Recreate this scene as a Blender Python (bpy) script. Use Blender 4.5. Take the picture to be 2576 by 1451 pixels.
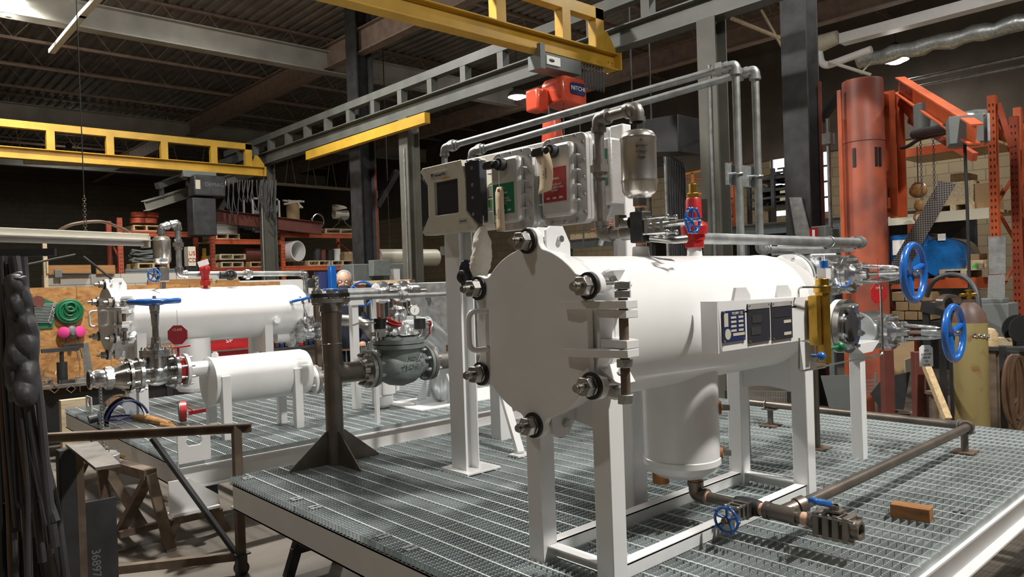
import bpy, math, random
from mathutils import Vector, Matrix
random.seed(7)
for o in list(bpy.data.objects): bpy.data.objects.remove(o)
S = bpy.context.scene
COL = S.collection
V = Vector
R = math.radians
X, Y, Z = V((1,0,0)), V((0,1,0)), V((0,0,1))

# ---------------------------------------------------------------- camera (phone held at eye height on the shop floor)
EYE = V((0, 0, 1.65)); FPX = 1866.0
VA = V((2062, -87.5, FPX)); VT = V((-1688, 36.5, FPX))
_up = VA.cross(VT).normalized()
if _up.y > 0: _up = -_up
_ax = (VA - _up*VA.dot(_up)).normalized(); _ay = _up.cross(_ax)
CR, CD, CF = (V((_ax[i], _ay[i], _up[i])) for i in range(3))      # camera right, down, forward in world axes
cam_data = bpy.data.cameras.new('camera'); cam = bpy.data.objects.new('camera', cam_data); COL.objects.link(cam)
cam_data.sensor_width = 36; cam_data.lens = FPX/2576*36; cam_data.clip_end = 200; cam_data.clip_start = .05
cam.matrix_world = Matrix.Translation(EYE) @ Matrix((CR, -CD, -CF)).transposed().to_4x4()
S.camera = cam
def P(px, py, z=None, d=None, x=None, y=None):
    """the point of the place that the survey sighting (px, py) gives on a known height, depth or plane"""
    r = CR*(px-1288) + CD*(py-725.5) + CF*FPX
    t = (z-1.65)/r.z if z is not None else d/FPX if d is not None else x/r.x if x is not None else y/r.y
    return EYE + r*t

# ---------------------------------------------------------------- world, lights, exposure
S.view_settings.view_transform = 'Standard'; S.view_settings.look = 'None'
S.view_settings.gamma = 1; S.view_settings.use_curve_mapping = False
S.view_settings.exposure = 0.55
W = bpy.data.worlds.new('world'); S.world = W; W.use_nodes = True
W.node_tree.nodes['Background'].inputs[0].default_value = (.8, .85, 1, 1)
W.node_tree.nodes['Background'].inputs[1].default_value = .05
# high-bay lamps: (x, y, height of the lens, watts)
LAMPS = [(2.02, 13.44, 6.2, 200), (5.54, 27.0, 6.2, 60), (11.2, 12.0, 5.7, 60), (13.9, 5.1, 5.3, 25),
         (2.4, 6.6, 6.5, 330), (4.0, -1.1, 6.5, 330), (8.2, 3.4, 6.5, 65), (4.6, 10.8, 6.5, 170), (10.2, -.6, 6.5, 60), (-1.9, 2.6, 6.5, 14)]
COOL = (1.0, .965, .90)

# ---------------------------------------------------------------- materials
def mat(name, col, rough=.5, metal=0., var=.12, scale=6., col2=None, cut=.55, soft=.12, bump=0., bscale=40., coat=0., rvar=.0, stretch=None):
    m = bpy.data.materials.new(name); m.use_nodes = True; t = m.node_tree; b = t.nodes['Principled BSDF']
    b.inputs['Roughness'].default_value = rough; b.inputs['Metallic'].default_value = metal
    b.inputs['Coat Weight'].default_value = coat; b.inputs['Coat Roughness'].default_value = .08
    tc = t.nodes.new('ShaderNodeTexCoord'); mp = t.nodes.new('ShaderNodeMapping')
    t.links.new(tc.outputs['Object'], mp.inputs[0])
    if stretch: mp.inputs['Scale'].default_value = stretch
    n = t.nodes.new('ShaderNodeTexNoise'); n.inputs['Scale'].default_value = scale; n.inputs['Detail'].default_value = 6
    t.links.new(mp.outputs[0], n.inputs['Vector'])
    r = t.nodes.new('ShaderNodeValToRGB'); t.links.new(n.outputs[0], r.inputs[0])
    c2 = col2 if col2 else tuple(c*(1-var) for c in col); c1 = col if col2 else tuple(min(1, c*(1+var*.5)) for c in col)
    lo, hi = (cut-soft, cut+soft) if col2 else (.3, .7)
    r.color_ramp.elements[0].position = lo; r.color_ramp.elements[1].position = hi
    r.color_ramp.elements[0].color = (*c1, 1); r.color_ramp.elements[1].color = (*c2, 1)
    t.links.new(r.outputs[0], b.inputs['Base Color'])
    if rvar:
        q = t.nodes.new('ShaderNodeMapRange'); t.links.new(n.outputs[0], q.inputs[0])
        q.inputs[1].default_value = .3; q.inputs[2].default_value = .7; q.inputs[3].default_value = max(.02, rough-rvar); q.inputs[4].default_value = rough+rvar
        t.links.new(q.outputs[0], b.inputs['Roughness'])
    if bump:
        n2 = t.nodes.new('ShaderNodeTexNoise'); n2.inputs['Scale'].default_value = bscale; n2.inputs['Detail'].default_value = 4
        t.links.new(mp.outputs[0], n2.inputs['Vector'])
        bp = t.nodes.new('ShaderNodeBump'); bp.inputs['Strength'].default_value = bump; bp.inputs['Distance'].default_value = .01
        t.links.new(n2.outputs[0], bp.inputs['Height']); t.links.new(bp.outputs[0], b.inputs['Normal'])
    return m
def glow(name, col, st):
    m = mat(name, col, .4); b = m.node_tree.nodes['Principled BSDF']
    b.inputs['Emission Color'].default_value = (*col, 1); b.inputs['Emission Strength'].default_value = st; return m
def glass(name, col=(.95, .97, 1), alpha=.25, rough=.05):
    m = mat(name, col, rough); b = m.node_tree.nodes['Principled BSDF']
    b.inputs['Transmission Weight'].default_value = 1; b.inputs['IOR'].default_value = 1.12; b.inputs['Base Color'].default_value = (*col, 1)
    for l in list(b.inputs['Base Color'].links): m.node_tree.links.remove(l)
    return m
M = {}
M['white'] = mat('white_gloss_paint', (.80,.80,.80), .28, var=.03, coat=.4, bump=.03, bscale=25)
M['whiteflat'] = mat('white_satin_paint', (.74,.74,.74), .42, var=.05)
M['grey_paint'] = mat('grey_paint', (.20,.20,.19), .55, var=.25)
M['column_grey'] = mat('column_grey_paint', (.115,.112,.095), .6, var=.3, scale=2)
M['dark_steel'] = mat('dark_steel', (.05,.05,.052), .55, .3, var=.4)
M['black'] = mat('black_paint', (.018,.018,.02), .45, var=.3)
M['rubber'] = mat('black_rubber', (.02,.02,.022), .6, var=.3)
M['galv'] = mat('galvanised_steel', (.47,.50,.51), .42, .75, var=.35, scale=30, rvar=.1)
M['grating'] = mat('grating_galvanised', (.44,.49,.50), .42, .4, var=.3, scale=5, rvar=.1)
M['rod'] = mat('grating_rod_bright', (.78,.82,.82), .35, .4, var=.1)
M['conduit'] = mat('galvanised_pipe', (.36,.37,.37), .45, .7, var=.3, scale=14)
M['pipe'] = mat('raw_steel_pipe', (.33,.31,.285), .4, .8, var=.5, scale=9, rvar=.12)
M['rawpipe'] = mat('dark_raw_pipe', (.17,.15,.13), .40, .7, var=.5, scale=7, col2=(.24,.20,.17))
M['chrome'] = mat('aluminium_paint', (.62,.63,.64), .22, .95, var=.2, scale=12, bump=.25, bscale=35)
M['steel'] = mat('bright_steel', (.48,.47,.45), .25, .95, var=.25, scale=20)
M['stainless'] = mat('stainless_bottle', (.60,.56,.51), .25, .9, var=.5, scale=3, col2=(.72,.71,.69), stretch=(3,3,1))
M['zinc'] = mat('zinc_bolt', (.55,.57,.58), .3, .9, var=.2, scale=30)
M['iron'] = mat('dark_cast_iron', (.06,.06,.062), .5, .6, var=.4, scale=20)
M['greycast'] = mat('grey_green_casting', (.20,.23,.22), .5, .15, var=.2, scale=15, bump=.2)
M['alu'] = mat('cast_aluminium', (.62,.61,.60), .40, .5, var=.15, scale=8, bump=.12, bscale=90)
M['silver'] = mat('silver_enamel', (.50,.53,.54), .35, .6, var=.12)
M['tape'] = mat('thread_sealant_pink', (.72,.42,.28), .7, var=.15)
M['blue'] = mat('blue_enamel', (.012,.11,.42), .25, var=.12, coat=.5, bump=.2, bscale=60)
M['red'] = mat('red_enamel', (.42,.018,.02), .35, var=.2)
M['redplate'] = mat('red_plate', (.28,.025,.035), .4, var=.15)
M['brass'] = mat('brass', (.55,.33,.06), .3, .9, var=.35, scale=10)
M['copper'] = mat('rusty_orange_fitting', (.40,.17,.06), .6, .3, var=.4, scale=20)
M['green'] = mat('green_plate', (.01,.14,.06), .4, var=.15)
M['cream'] = mat('cream_enclosure', (.56,.53,.43), .42, var=.05)
M['screen'] = mat('dark_screen', (.035,.036,.045), .15, var=.1)
M['paper'] = mat('manila_tag', (.66,.52,.36), .75, var=.08)
M['whitepaper'] = mat('white_paper', (.90,.90,.88), .7, var=.05)
M['canvas'] = mat('canvas_cloth', (.74,.69,.60), .85, var=.2, scale=10, bump=.5, bscale=30)
M['wood'] = mat('pine_wood', (.55,.40,.22), .7, var=.3, scale=3, stretch=(1,12,12))
M['woodpale'] = mat('pale_pallet_wood', (.60,.50,.34), .75, var=.3, scale=4, stretch=(1,10,10))
M['woodblock'] = mat('stained_timber_block', (.34,.15,.05), .7, var=.5, scale=6, stretch=(6,1,6))
M['woodbrown'] = mat('brown_fir_board', (.36,.18,.06), .7, var=.3, scale=3, stretch=(1,9,9))
M['card'] = mat('cardboard', (.42,.29,.16), .85, var=.12)
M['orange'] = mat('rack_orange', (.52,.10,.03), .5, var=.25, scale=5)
M['rackshade'] = mat('rack_orange_shaded', (.38,.07,.03), .55, var=.25, scale=5)  # darker copy of the rack orange, shade put into the colour
M['jib'] = mat('jib_salmon', (.46,.11,.055), .5, col2=(.14,.045,.04), cut=.56, soft=.12, scale=1.6)
M['yellow'] = mat('crane_yellow', (.54,.32,.035), .45, var=.2, scale=3, bump=.05)
M['brightorange'] = mat('safety_orange', (.85,.28,.01), .45, var=.05)
M['hoist'] = mat('hoist_orange', (.58,.07,.03), .35, var=.2, coat=.3)
M['rust'] = mat('rusty_steel', (.12,.085,.06), .65, .4, col2=(.20,.15,.11), scale=9)
M['oxide'] = mat('red_oxide_primer', (.13,.035,.025), .6, var=.25)
M['deck'] = mat('roof_deck_brown', (.19,.165,.14), .75, .0, var=.3, scale=2)
M['joist'] = mat('joist_primer', (.24,.17,.13), .65, var=.3)
M['beam'] = mat('roof_beam_grey', (.30,.29,.26), .6, var=.25, scale=2)
M['runway'] = mat('runway_grey', (.11,.115,.105), .5, var=.25, scale=3)
M['leather'] = mat('black_leather', (.05,.05,.055), .5, var=.4, bump=.6, bscale=14)
M['hose'] = mat('hose_dark', (.05,.05,.055), .45, var=.3)
M['hosebrown'] = mat('hose_brown', (.10,.055,.03), .5, var=.4)
M['navy'] = mat('navy_cloth', (.012,.016,.03), .85, var=.3, bump=.3, bscale=20)
M['skin'] = mat('skin', (.58,.33,.24), .5, var=.1, scale=20)
M['hair'] = mat('grey_hair', (.30,.29,.28), .7, var=.35, scale=80)
M['pink'] = mat('pink_filter', (.75,.06,.28), .6, var=.1)
M['bluewrap'] = mat('blue_shrink_wrap', (.015,.16,.50), .18, var=.5, scale=4, coat=.6, bump=.8, bscale=9)
M['cyl'] = mat('gas_cylinder_ochre', (.30,.24,.10), .5, col2=(.22,.10,.04), cut=.66, soft=.06, scale=7)
M['cylcap'] = mat('gas_cylinder_shoulder', (.13,.075,.06), .5, var=.4)
M['tube_light'] = mat('unlit_fluorescent_tube', (.55,.54,.52), .3)
M['greycab'] = mat('grey_cabinet', (.15,.165,.165), .5, var=.1)
M['shelfgrey'] = mat('shelf_grey', (.17,.20,.21), .5, var=.2)
M['safetyblue'] = mat('navy_plate', (.02,.03,.11), .35, var=.1)
M['glasspane'] = glass('clear_plastic')
M['glassdark'] = glass('face_shield_visor', (.75,.8,.9))
M['lamp'] = glow('lamp_lens', (1, .97, .92), 60)
M['daylight'] = glow('daylight_outside', (.82, .86, 1), 1.6)

def nodes_of(m): t = m.node_tree; return t, t.nodes['Principled BSDF']
def block_wall(name, c1, c2, mortar, axis, bw=.4, bh=.2):
    m = mat(name, c1, .85); t, b = nodes_of(m)
    tc = t.nodes.new('ShaderNodeTexCoord'); sp = t.nodes.new('ShaderNodeSeparateXYZ'); cb = t.nodes.new('ShaderNodeCombineXYZ')
    t.links.new(tc.outputs['Object'], sp.inputs[0]); t.links.new(sp.outputs[axis], cb.inputs[0]); t.links.new(sp.outputs[2], cb.inputs[1])
    k = t.nodes.new('ShaderNodeTexBrick'); k.inputs['Scale'].default_value = 1; k.inputs['Brick Width'].default_value = bw; k.inputs['Row Height'].default_value = bh
    k.inputs['Mortar Size'].default_value = .006; k.inputs['Mortar Smooth'].default_value = .2
    k.inputs['Color1'].default_value = (*c1, 1); k.inputs['Color2'].default_value = (*c2, 1); k.inputs['Mortar'].default_value = (*mortar, 1)
    t.links.new(cb.outputs[0], k.inputs['Vector'])
    n = t.nodes.new('ShaderNodeTexNoise'); n.inputs['Scale'].default_value = 1.2; n.inputs['Detail'].default_value = 5; t.links.new(tc.outputs['Object'], n.inputs['Vector'])
    mx = t.nodes.new('ShaderNodeMix'); mx.data_type = 'RGBA'; mx.blend_type = 'MULTIPLY'; mx.inputs[0].default_value = .35
    t.links.new(k.outputs['Color'], mx.inputs[6]); t.links.new(n.outputs[0], mx.inputs[7]); t.links.new(mx.outputs[2], b.inputs['Base Color'])
    bp = t.nodes.new('ShaderNodeBump'); bp.inputs['Strength'].default_value = .5; bp.inputs['Distance'].default_value = .01; bp.invert = True
    t.links.new(k.outputs['Fac'], bp.inputs['Height']); t.links.new(bp.outputs[0], b.inputs['Normal'])
    return m
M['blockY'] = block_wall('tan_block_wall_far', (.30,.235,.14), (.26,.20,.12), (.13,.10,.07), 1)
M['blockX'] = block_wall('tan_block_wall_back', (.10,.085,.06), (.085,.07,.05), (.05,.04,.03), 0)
M['blockW'] = block_wall('pale_block_wall', (.56,.55,.50), (.50,.49,.45), (.25,.24,.22), 0)
def osb():
    m = mat('osb_board', (.42,.21,.07), .8); t, b = nodes_of(m)
    tc = t.nodes.new('ShaderNodeTexCoord'); v = t.nodes.new('ShaderNodeTexVoronoi'); v.inputs['Scale'].default_value = 22
    n = t.nodes.new('ShaderNodeTexNoise'); n.inputs['Scale'].default_value = 5; n.inputs['Detail'].default_value = 8; n.inputs['Distortion'].default_value = 2.5
    mp = t.nodes.new('ShaderNodeMapping'); mp.inputs['Scale'].default_value = (1, 1, 1.9); mp.inputs['Rotation'].default_value = (0, .5, 0)
    t.links.new(tc.outputs['Object'], mp.inputs[0]); t.links.new(mp.outputs[0], v.inputs['Vector']); t.links.new(mp.outputs[0], n.inputs['Vector'])
    r = t.nodes.new('ShaderNodeValToRGB'); e = r.color_ramp.elements
    e[0].position = .2; e[0].color = (.22,.095,.03,1); e[1].position = .8; e[1].color = (.50,.27,.10,1); k = e.new(.5); k.color = (.38,.19,.06,1)
    mx = t.nodes.new('ShaderNodeMath'); mx.operation = 'ADD'; mu = t.nodes.new('ShaderNodeMath'); mu.operation = 'MULTIPLY'; mu.inputs[1].default_value = .35
    sp = t.nodes.new('ShaderNodeSeparateColor'); t.links.new(v.outputs['Color'], sp.inputs[0]); t.links.new(sp.outputs[0], mu.inputs[0])
    m2 = t.nodes.new('ShaderNodeMath'); m2.operation = 'MULTIPLY'; m2.inputs[1].default_value = .65; t.links.new(n.outputs[0], m2.inputs[0])
    t.links.new(mu.outputs[0], mx.inputs[0]); t.links.new(m2.outputs[0], mx.inputs[1]); t.links.new(mx.outputs[0], r.inputs[0]); t.links.new(r.outputs[0], b.inputs['Base Color'])
    return m
M['osb'] = osb(); M['joist_dark'] = mat('dark_brown_cladding', (.085,.068,.052), .8, var=.3, scale=2)
def concrete():
    m = mat('concrete_floor', (.30,.265,.22), .6, bump=.15, bscale=30); t, b = nodes_of(m)
    tc = t.nodes.new('ShaderNodeTexCoord')
    n = t.nodes.new('ShaderNodeTexNoise'); n.inputs['Scale'].default_value = 1.1; n.inputs['Detail'].default_value = 9; t.links.new(tc.outputs['Object'], n.inputs['Vector'])
    r = t.nodes.new('ShaderNodeValToRGB'); e = r.color_ramp.elements; e[0].position = .3; e[0].color = (.12,.10,.08,1); e[1].position = .68; e[1].color = (.24,.21,.175,1)
    t.links.new(n.outputs[0], r.inputs[0])
    w = t.nodes.new('ShaderNodeTexWave'); w.inputs['Scale'].default_value = 14; w.inputs['Distortion'].default_value = 1.2; w.bands_direction = 'X'
    mp = t.nodes.new('ShaderNodeMapping'); mp.inputs['Rotation'].default_value = (0, 0, R(92)); t.links.new(tc.outputs['Object'], mp.inputs[0]); t.links.new(mp.outputs[0], w.inputs['Vector'])
    mx = t.nodes.new('ShaderNodeMix'); mx.data_type = 'RGBA'; mx.blend_type = 'MULTIPLY'; mx.inputs[0].default_value = .22
    t.links.new(r.outputs[0], mx.inputs[6]); t.links.new(w.outputs[0], mx.inputs[7]); t.links.new(mx.outputs[2], b.inputs['Base Color'])
    return m
M['concrete'] = concrete()

# ---------------------------------------------------------------- mesh helpers
def basis(a):
    a = V(a).normalized(); t = Z if abs(a.z) < .9 else X
    u = t.cross(a).normalized(); return u, a.cross(u)      # u, v, a right handed
def fil(pts, r=.05, n=5):
    """round the inner corners of a path"""
    pts = [V(p) for p in pts]; out = [pts[0]]
    for i in range(1, len(pts)-1):
        a, b, c = pts[i-1], pts[i], pts[i+1]; d1, d2 = (a-b), (c-b)
        k = min(r, d1.length*.48, d2.length*.48); p, q = b+d1.normalized()*k, b+d2.normalized()*k
        for j in range(n+1):
            s = j/n; out.append(p*(1-s)**2 + b*2*s*(1-s) + q*s*s)
    return out+[pts[-1]]
class MB:
    def __init__(s): s.v = []; s.f = []
    def add(s, vs, fs):
        k = len(s.v); s.v += [tuple(p) for p in vs]; s.f += [tuple(i+k for i in f) for f in fs]; return s
    def box(s, c, d, rz=0, rot=None):
        q = rot if rot else Matrix.Rotation(rz, 3, 'Z'); c = V(c)
        vs = [c + q @ V((x*d[0]/2, y*d[1]/2, z*d[2]/2)) for x in (-1,1) for y in (-1,1) for z in (-1,1)]
        return s.add(vs, [(0,1,3,2),(4,6,7,5),(0,4,5,1),(2,3,7,6),(0,2,6,4),(1,5,7,3)])
    def bx(s, x0, x1, y0, y1, z0, z1): return s.box(((x0+x1)/2,(y0+y1)/2,(z0+z1)/2), (abs(x1-x0),abs(y1-y0),abs(z1-z0)))
    def bar(s, a, b, w, h, up=None):
        a, b = V(a), V(b); d = (b-a).normalized(); up = V(up) if up else (Z if abs(d.z) < .95 else X)
        u = up.cross(d).normalized(); n = d.cross(u); vs = []
        for p in (a, b):
            for i, j in ((-1,-1),(1,-1),(1,1),(-1,1)): vs.append(p+u*(i*w/2)+n*(j*h/2))
        return s.add(vs, [(3,2,1,0),(4,5,6,7),(0,1,5,4),(1,2,6,5),(2,3,7,6),(3,0,4,7)])
    def lathe(s, prof, o, a, n=32, ang=0):
        """prof: (distance along the axis, radius)"""
        u, w = basis(a); a = V(a).normalized(); o = V(o); vs = []; fs = []
        for h, r in prof:
            for i in range(n):
                t = 2*math.pi*i/n+ang; vs.append(o+a*h+(u*math.cos(t)+w*math.sin(t))*max(r, 1e-5))
        for k in range(len(prof)-1):
            for i in range(n):
                j = (i+1)%n; fs.append((k*n+i, k*n+j, (k+1)*n+j, (k+1)*n+i))
        fs.append(tuple(range(n))[::-1]); fs.append(tuple((len(prof)-1)*n+i for i in range(n)))
        return s.add(vs, fs)
    def cyl(s, a, b, r, r2=None, n=20):
        a, b = V(a), V(b); return s.lathe([(0, r), ((b-a).length, r if r2 is None else r2)], a, b-a, n)
    def hexa(s, a, b, r): return s.cyl(a, b, r, n=6)
    def ring(s, c, a, ro, ri, t, n=40):
        return s.hollow([(0, ro), (t, ro), (t, ri), (0, ri)], c, a, n)
    def hollow(s, prof, o, a, n=32):
        u, w = basis(a); a = V(a).normalized(); o = V(o); vs = []; fs = []; m = len(prof)
        for h, r in prof:
            for i in range(n):
                t = 2*math.pi*i/n; vs.append(o+a*h+(u*math.cos(t)+w*math.sin(t))*r)
        for k in range(m):
            for i in range(n):
                j = (i+1)%n; q = (k+1)%m; fs.append((k*n+i, k*n+j, q*n+j, q*n+i))
        return s.add(vs, fs)
    def tube(s, pts, r, n=10, closed=False):
        pts = [V(p) for p in pts]; m = len(pts); vs = []; fs = []
        rs = r if isinstance(r, (list, tuple)) else [r]*m; prev = None
        for i in range(m):
            if closed: d = pts[(i+1)%m]-pts[i-1]
            else: d = pts[min(i+1, m-1)]-pts[max(i-1, 0)]
            d.normalize()
            if prev is None: u, _ = basis(d)
            else:
                u = prev - d*prev.dot(d)
                u = u.normalized() if u.length > 1e-6 else basis(d)[0]
            prev = u; w = d.cross(u)
            for k in range(n):
                t = 2*math.pi*k/n; vs.append(pts[i]+(u*math.cos(t)+w*math.sin(t))*rs[i])
        for i in range(m if closed else m-1):
            a, b = i*n, ((i+1)%m)*n
            for k in range(n):
                j = (k+1)%n; fs.append((a+k, a+j, b+j, b+k))
        if not closed: fs.append(tuple(range(n))[::-1]); fs.append(tuple((m-1)*n+k for k in range(n)))
        return s.add(vs, fs)
    def torus(s, c, a, ra, r, n=40, m=10):
        u, w = basis(a); c = V(c)
        return s.tube([c+(u*math.cos(2*math.pi*i/n)+w*math.sin(2*math.pi*i/n))*ra for i in range(n)], r, m, True)
    def ball(s, c, r, sc=(1,1,1), n=16, m=10, rot=None):
        c = V(c); vs = []; fs = []; q = rot if rot else Matrix.Identity(3)
        for i in range(m+1):
            p = math.pi*i/m
            for k in range(n):
                t = 2*math.pi*k/n; vs.append(c + q @ V((math.sin(p)*math.cos(t)*r*sc[0], math.sin(p)*math.sin(t)*r*sc[1], -math.cos(p)*r*sc[2])))
        for i in range(m):
            for k in range(n):
                j = (k+1)%n; fs.append((i*n+k, i*n+j, (i+1)*n+j, (i+1)*n+k))
        return s.add(vs, fs)
    def prism(s, poly, o, u, w, t):
        """poly of (a, b) in the plane u, w at o, thickened by the vector t"""
        o, u, w, t = V(o), V(u), V(w), V(t); n = len(poly)
        vs = [o+u*a+w*b for a, b in poly]; vs += [p+t for p in vs]
        return s.add(vs, [tuple(range(n))[::-1], tuple(range(n, 2*n))]+[(i, (i+1)%n, (i+1)%n+n, i+n) for i in range(n)])
    def bolts(s, c, a, ra, n, r=.01, h=.05, ph=0, stud=.6):
        """nuts and studs through a pair of flanges: h is the full stud length, centred on c"""
        u, w = basis(a); a = V(a).normalized(); c = V(c)
        for i in range(n):
            t = 2*math.pi*(i+.5)/n+ph; p = c+(u*math.cos(t)+w*math.sin(t))*ra
            s.cyl(p-a*h/2, p+a*h/2, r*stud, n=8); s.hexa(p+a*h*.22, p+a*h*.42, r*1.15); s.hexa(p-a*h*.42, p-a*h*.22, r*1.15)
        return s
    def ibeam(s, a, b, w, h, tf=.015, tw=.01, up=None):
        a, b = V(a), V(b); d = (b-a).normalized(); up = V(up) if up else (Z if abs(d.z) < .95 else X); u = up.cross(d).normalized(); n = d.cross(u)
        for k in (-1, 1): s.bar(a+n*(k*(h/2-tf/2)), b+n*(k*(h/2-tf/2)), w, tf, up)
        return s.bar(a, b, tw, h-2*tf, up)
    def chan(s, a, b, w, h, side, t=.012, up=None):
        """C-channel, its web on the -side edge, flanges pointing to side"""
        a, b, side = V(a), V(b), V(side); d = (b-a).normalized(); up = V(up) if up else Z
        s.bar(a-side*(w/2-t/2), b-side*(w/2-t/2), t, h, up)
        for k in (-1, 1): s.bar(a+up*(k*(h/2-t/2)), b+up*(k*(h/2-t/2)), w, t, up)
        return s

SHARP = R(38)
def build(name, mb, m, parent=None, bevel=0, loc=None, smooth=True):
    me = bpy.data.meshes.new(name)
    org = V(loc) if loc is not None else (V(parent['o']) if parent is not None and 'o' in parent else V((0,0,0)))
    me.from_pydata([(p[0]-org[0], p[1]-org[1], p[2]-org[2]) for p in mb.v], [], mb.f)
    if smooth and me.polygons:
        me.polygons.foreach_set('use_smooth', [True]*len(me.polygons)); me.set_sharp_from_angle(angle=SHARP)
    me.materials.append(M[m] if isinstance(m, str) else m); me.update()
    o = bpy.data.objects.new(name, me); COL.objects.link(o)
    if parent is not None: o.parent = parent; ORG[o.name] = org; o['o'] = tuple(org)
    else: o.location = org; o['o'] = tuple(org)
    if bevel:
        bv = o.modifiers.new('edge', 'BEVEL'); bv.width = bevel; bv.segments = 2; bv.limit_method = 'ANGLE'; bv.angle_limit = R(40)
        bv.harden_normals = False
    return o
ORG = {}
def each(name, mbs, m, parent, bevel=0):
    for q in mbs: build(name, q, m, parent, bevel)
def tag(o, label, cat, group=None, kind=None):
    o['label'] = label; o['category'] = cat
    if group: o['group'] = group
    if kind: o['kind'] = kind
    return o
def thing(name, label, cat, loc=(0,0,0), group=None):
    o = bpy.data.objects.new(name, None); COL.objects.link(o); o.location = loc; o['o'] = tuple(loc); o.empty_display_size = .1
    return tag(o, label, cat, group)
def solo(name, mb, m, label, cat, group=None, bevel=0, kind=None):
    xs, ys, zs = zip(*mb.v); c = ((min(xs)+max(xs))/2, (min(ys)+max(ys))/2, min(zs))
    return tag(build(name, mb, m, loc=c, bevel=bevel), label, cat, group, kind)
def struct(name, mb, m, parent=None, bevel=0):
    o = build(name, mb, m, parent, bevel)
    if parent is None: o['kind'] = 'structure'
    return o
def copy_tree(o, parent=None):
    c = o.copy(); COL.objects.link(c); c.parent = parent
    for ch in list(o.children): copy_tree(ch, c)
    return c
def put(o, loc, rz=0, label=None, group=None):
    o.location = loc; o.rotation_euler = (0, 0, rz)
    if label: o['label'] = label
    if group: o['group'] = group
    return o
_dg = None
def lettering(name, txt, size, o, u, w, m, parent, depth=.0015, align='CENTER'):
    """raised writing: u is the reading direction, w is up, on the plane at o"""
    cu = bpy.data.curves.new(name, 'FONT'); cu.body = txt; cu.size = size; cu.extrude = depth/2; cu.align_x = align; cu.align_y = 'CENTER'
    t = bpy.data.objects.new(name, cu); COL.objects.link(t)
    me = bpy.data.meshes.new_from_object(t, depsgraph=bpy.context.evaluated_depsgraph_get()); bpy.data.objects.remove(t)
    u, w = V(u).normalized(), V(w).normalized(); n = u.cross(w); org = V(parent['o']) if parent is not None else V((0,0,0))
    mt = Matrix((u, w, n)).transposed().to_4x4(); mt.translation = V(o)-org; me.transform(mt)
    me.materials.clear(); me.materials.append(M[m]); ob = bpy.data.objects.new(name, me); COL.objects.link(ob)
    if parent is not None: ob.parent = parent; ob['o'] = tuple(org)
    return ob

# ---------------------------------------------------------------- the building
FL = MB().bx(-8, 26, -8, 34, -.2, 0); struct('floor', FL, 'concrete')
CZ = 7.1
ce = MB(); prof = []; xx = -6.0
while xx < 25:
    prof += [(xx, 0), (xx+.09, 0), (xx+.12, .045), (xx+.19, .045)]; xx += .22
n = len(prof); vs = [(a, -7, CZ+b) for a, b in prof]+[(a, 33, CZ+b) for a, b in prof]
ce.add(vs, [(i, i+1, i+1+n, i+n) for i in range(n-1)]); ce.bx(-6, 25, -7, 33, CZ+.2, CZ+.25)
struct('ceiling', ce, 'deck')
wf = MB(); XW = 15.5
_w0, _w1 = P(1936, 398, x=XW), P(2090, 515, x=XW)
WY0, WY1, WZ0, WZ1 = _w1.y, _w0.y, _w1.z-.15, _w0.z
for y0, y1, z0, z1 in ((-7, WY0, 0, CZ), (WY1, 33, 0, CZ), (WY0, WY1, 0, WZ0), (WY0, WY1, WZ1, CZ)): wf.bx(XW, XW+.25, y0, y1, z0, z1)
struct('wall_right', wf, 'blockY')
struct('trim_1', MB().bx(XW-.04, XW-.002, -7, 33, 4.15, CZ), 'joist_dark')
wi = struct('window_1', MB().bx(XW+.14, XW+.16, WY0, WY1, WZ0, WZ1), 'daylight')
fr = MB()
for k in range(5):
    zz = WZ0+(WZ1-WZ0)*k/4; fr.bx(XW+.06, XW+.12, WY0, WY1, zz-.02, zz+.02)
for k in range(3):
    yy = WY0+(WY1-WY0)*k/2; fr.bx(XW+.06, XW+.12, yy-.02, yy+.02, WZ0, WZ1)
build('window_frame', fr, 'dark_steel', wi)
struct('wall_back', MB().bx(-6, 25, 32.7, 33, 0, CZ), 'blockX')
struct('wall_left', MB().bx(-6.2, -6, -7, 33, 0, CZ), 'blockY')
struct('wall_front', MB().bx(-6, 25, -7.2, -7, 0, CZ), 'blockX')

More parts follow.
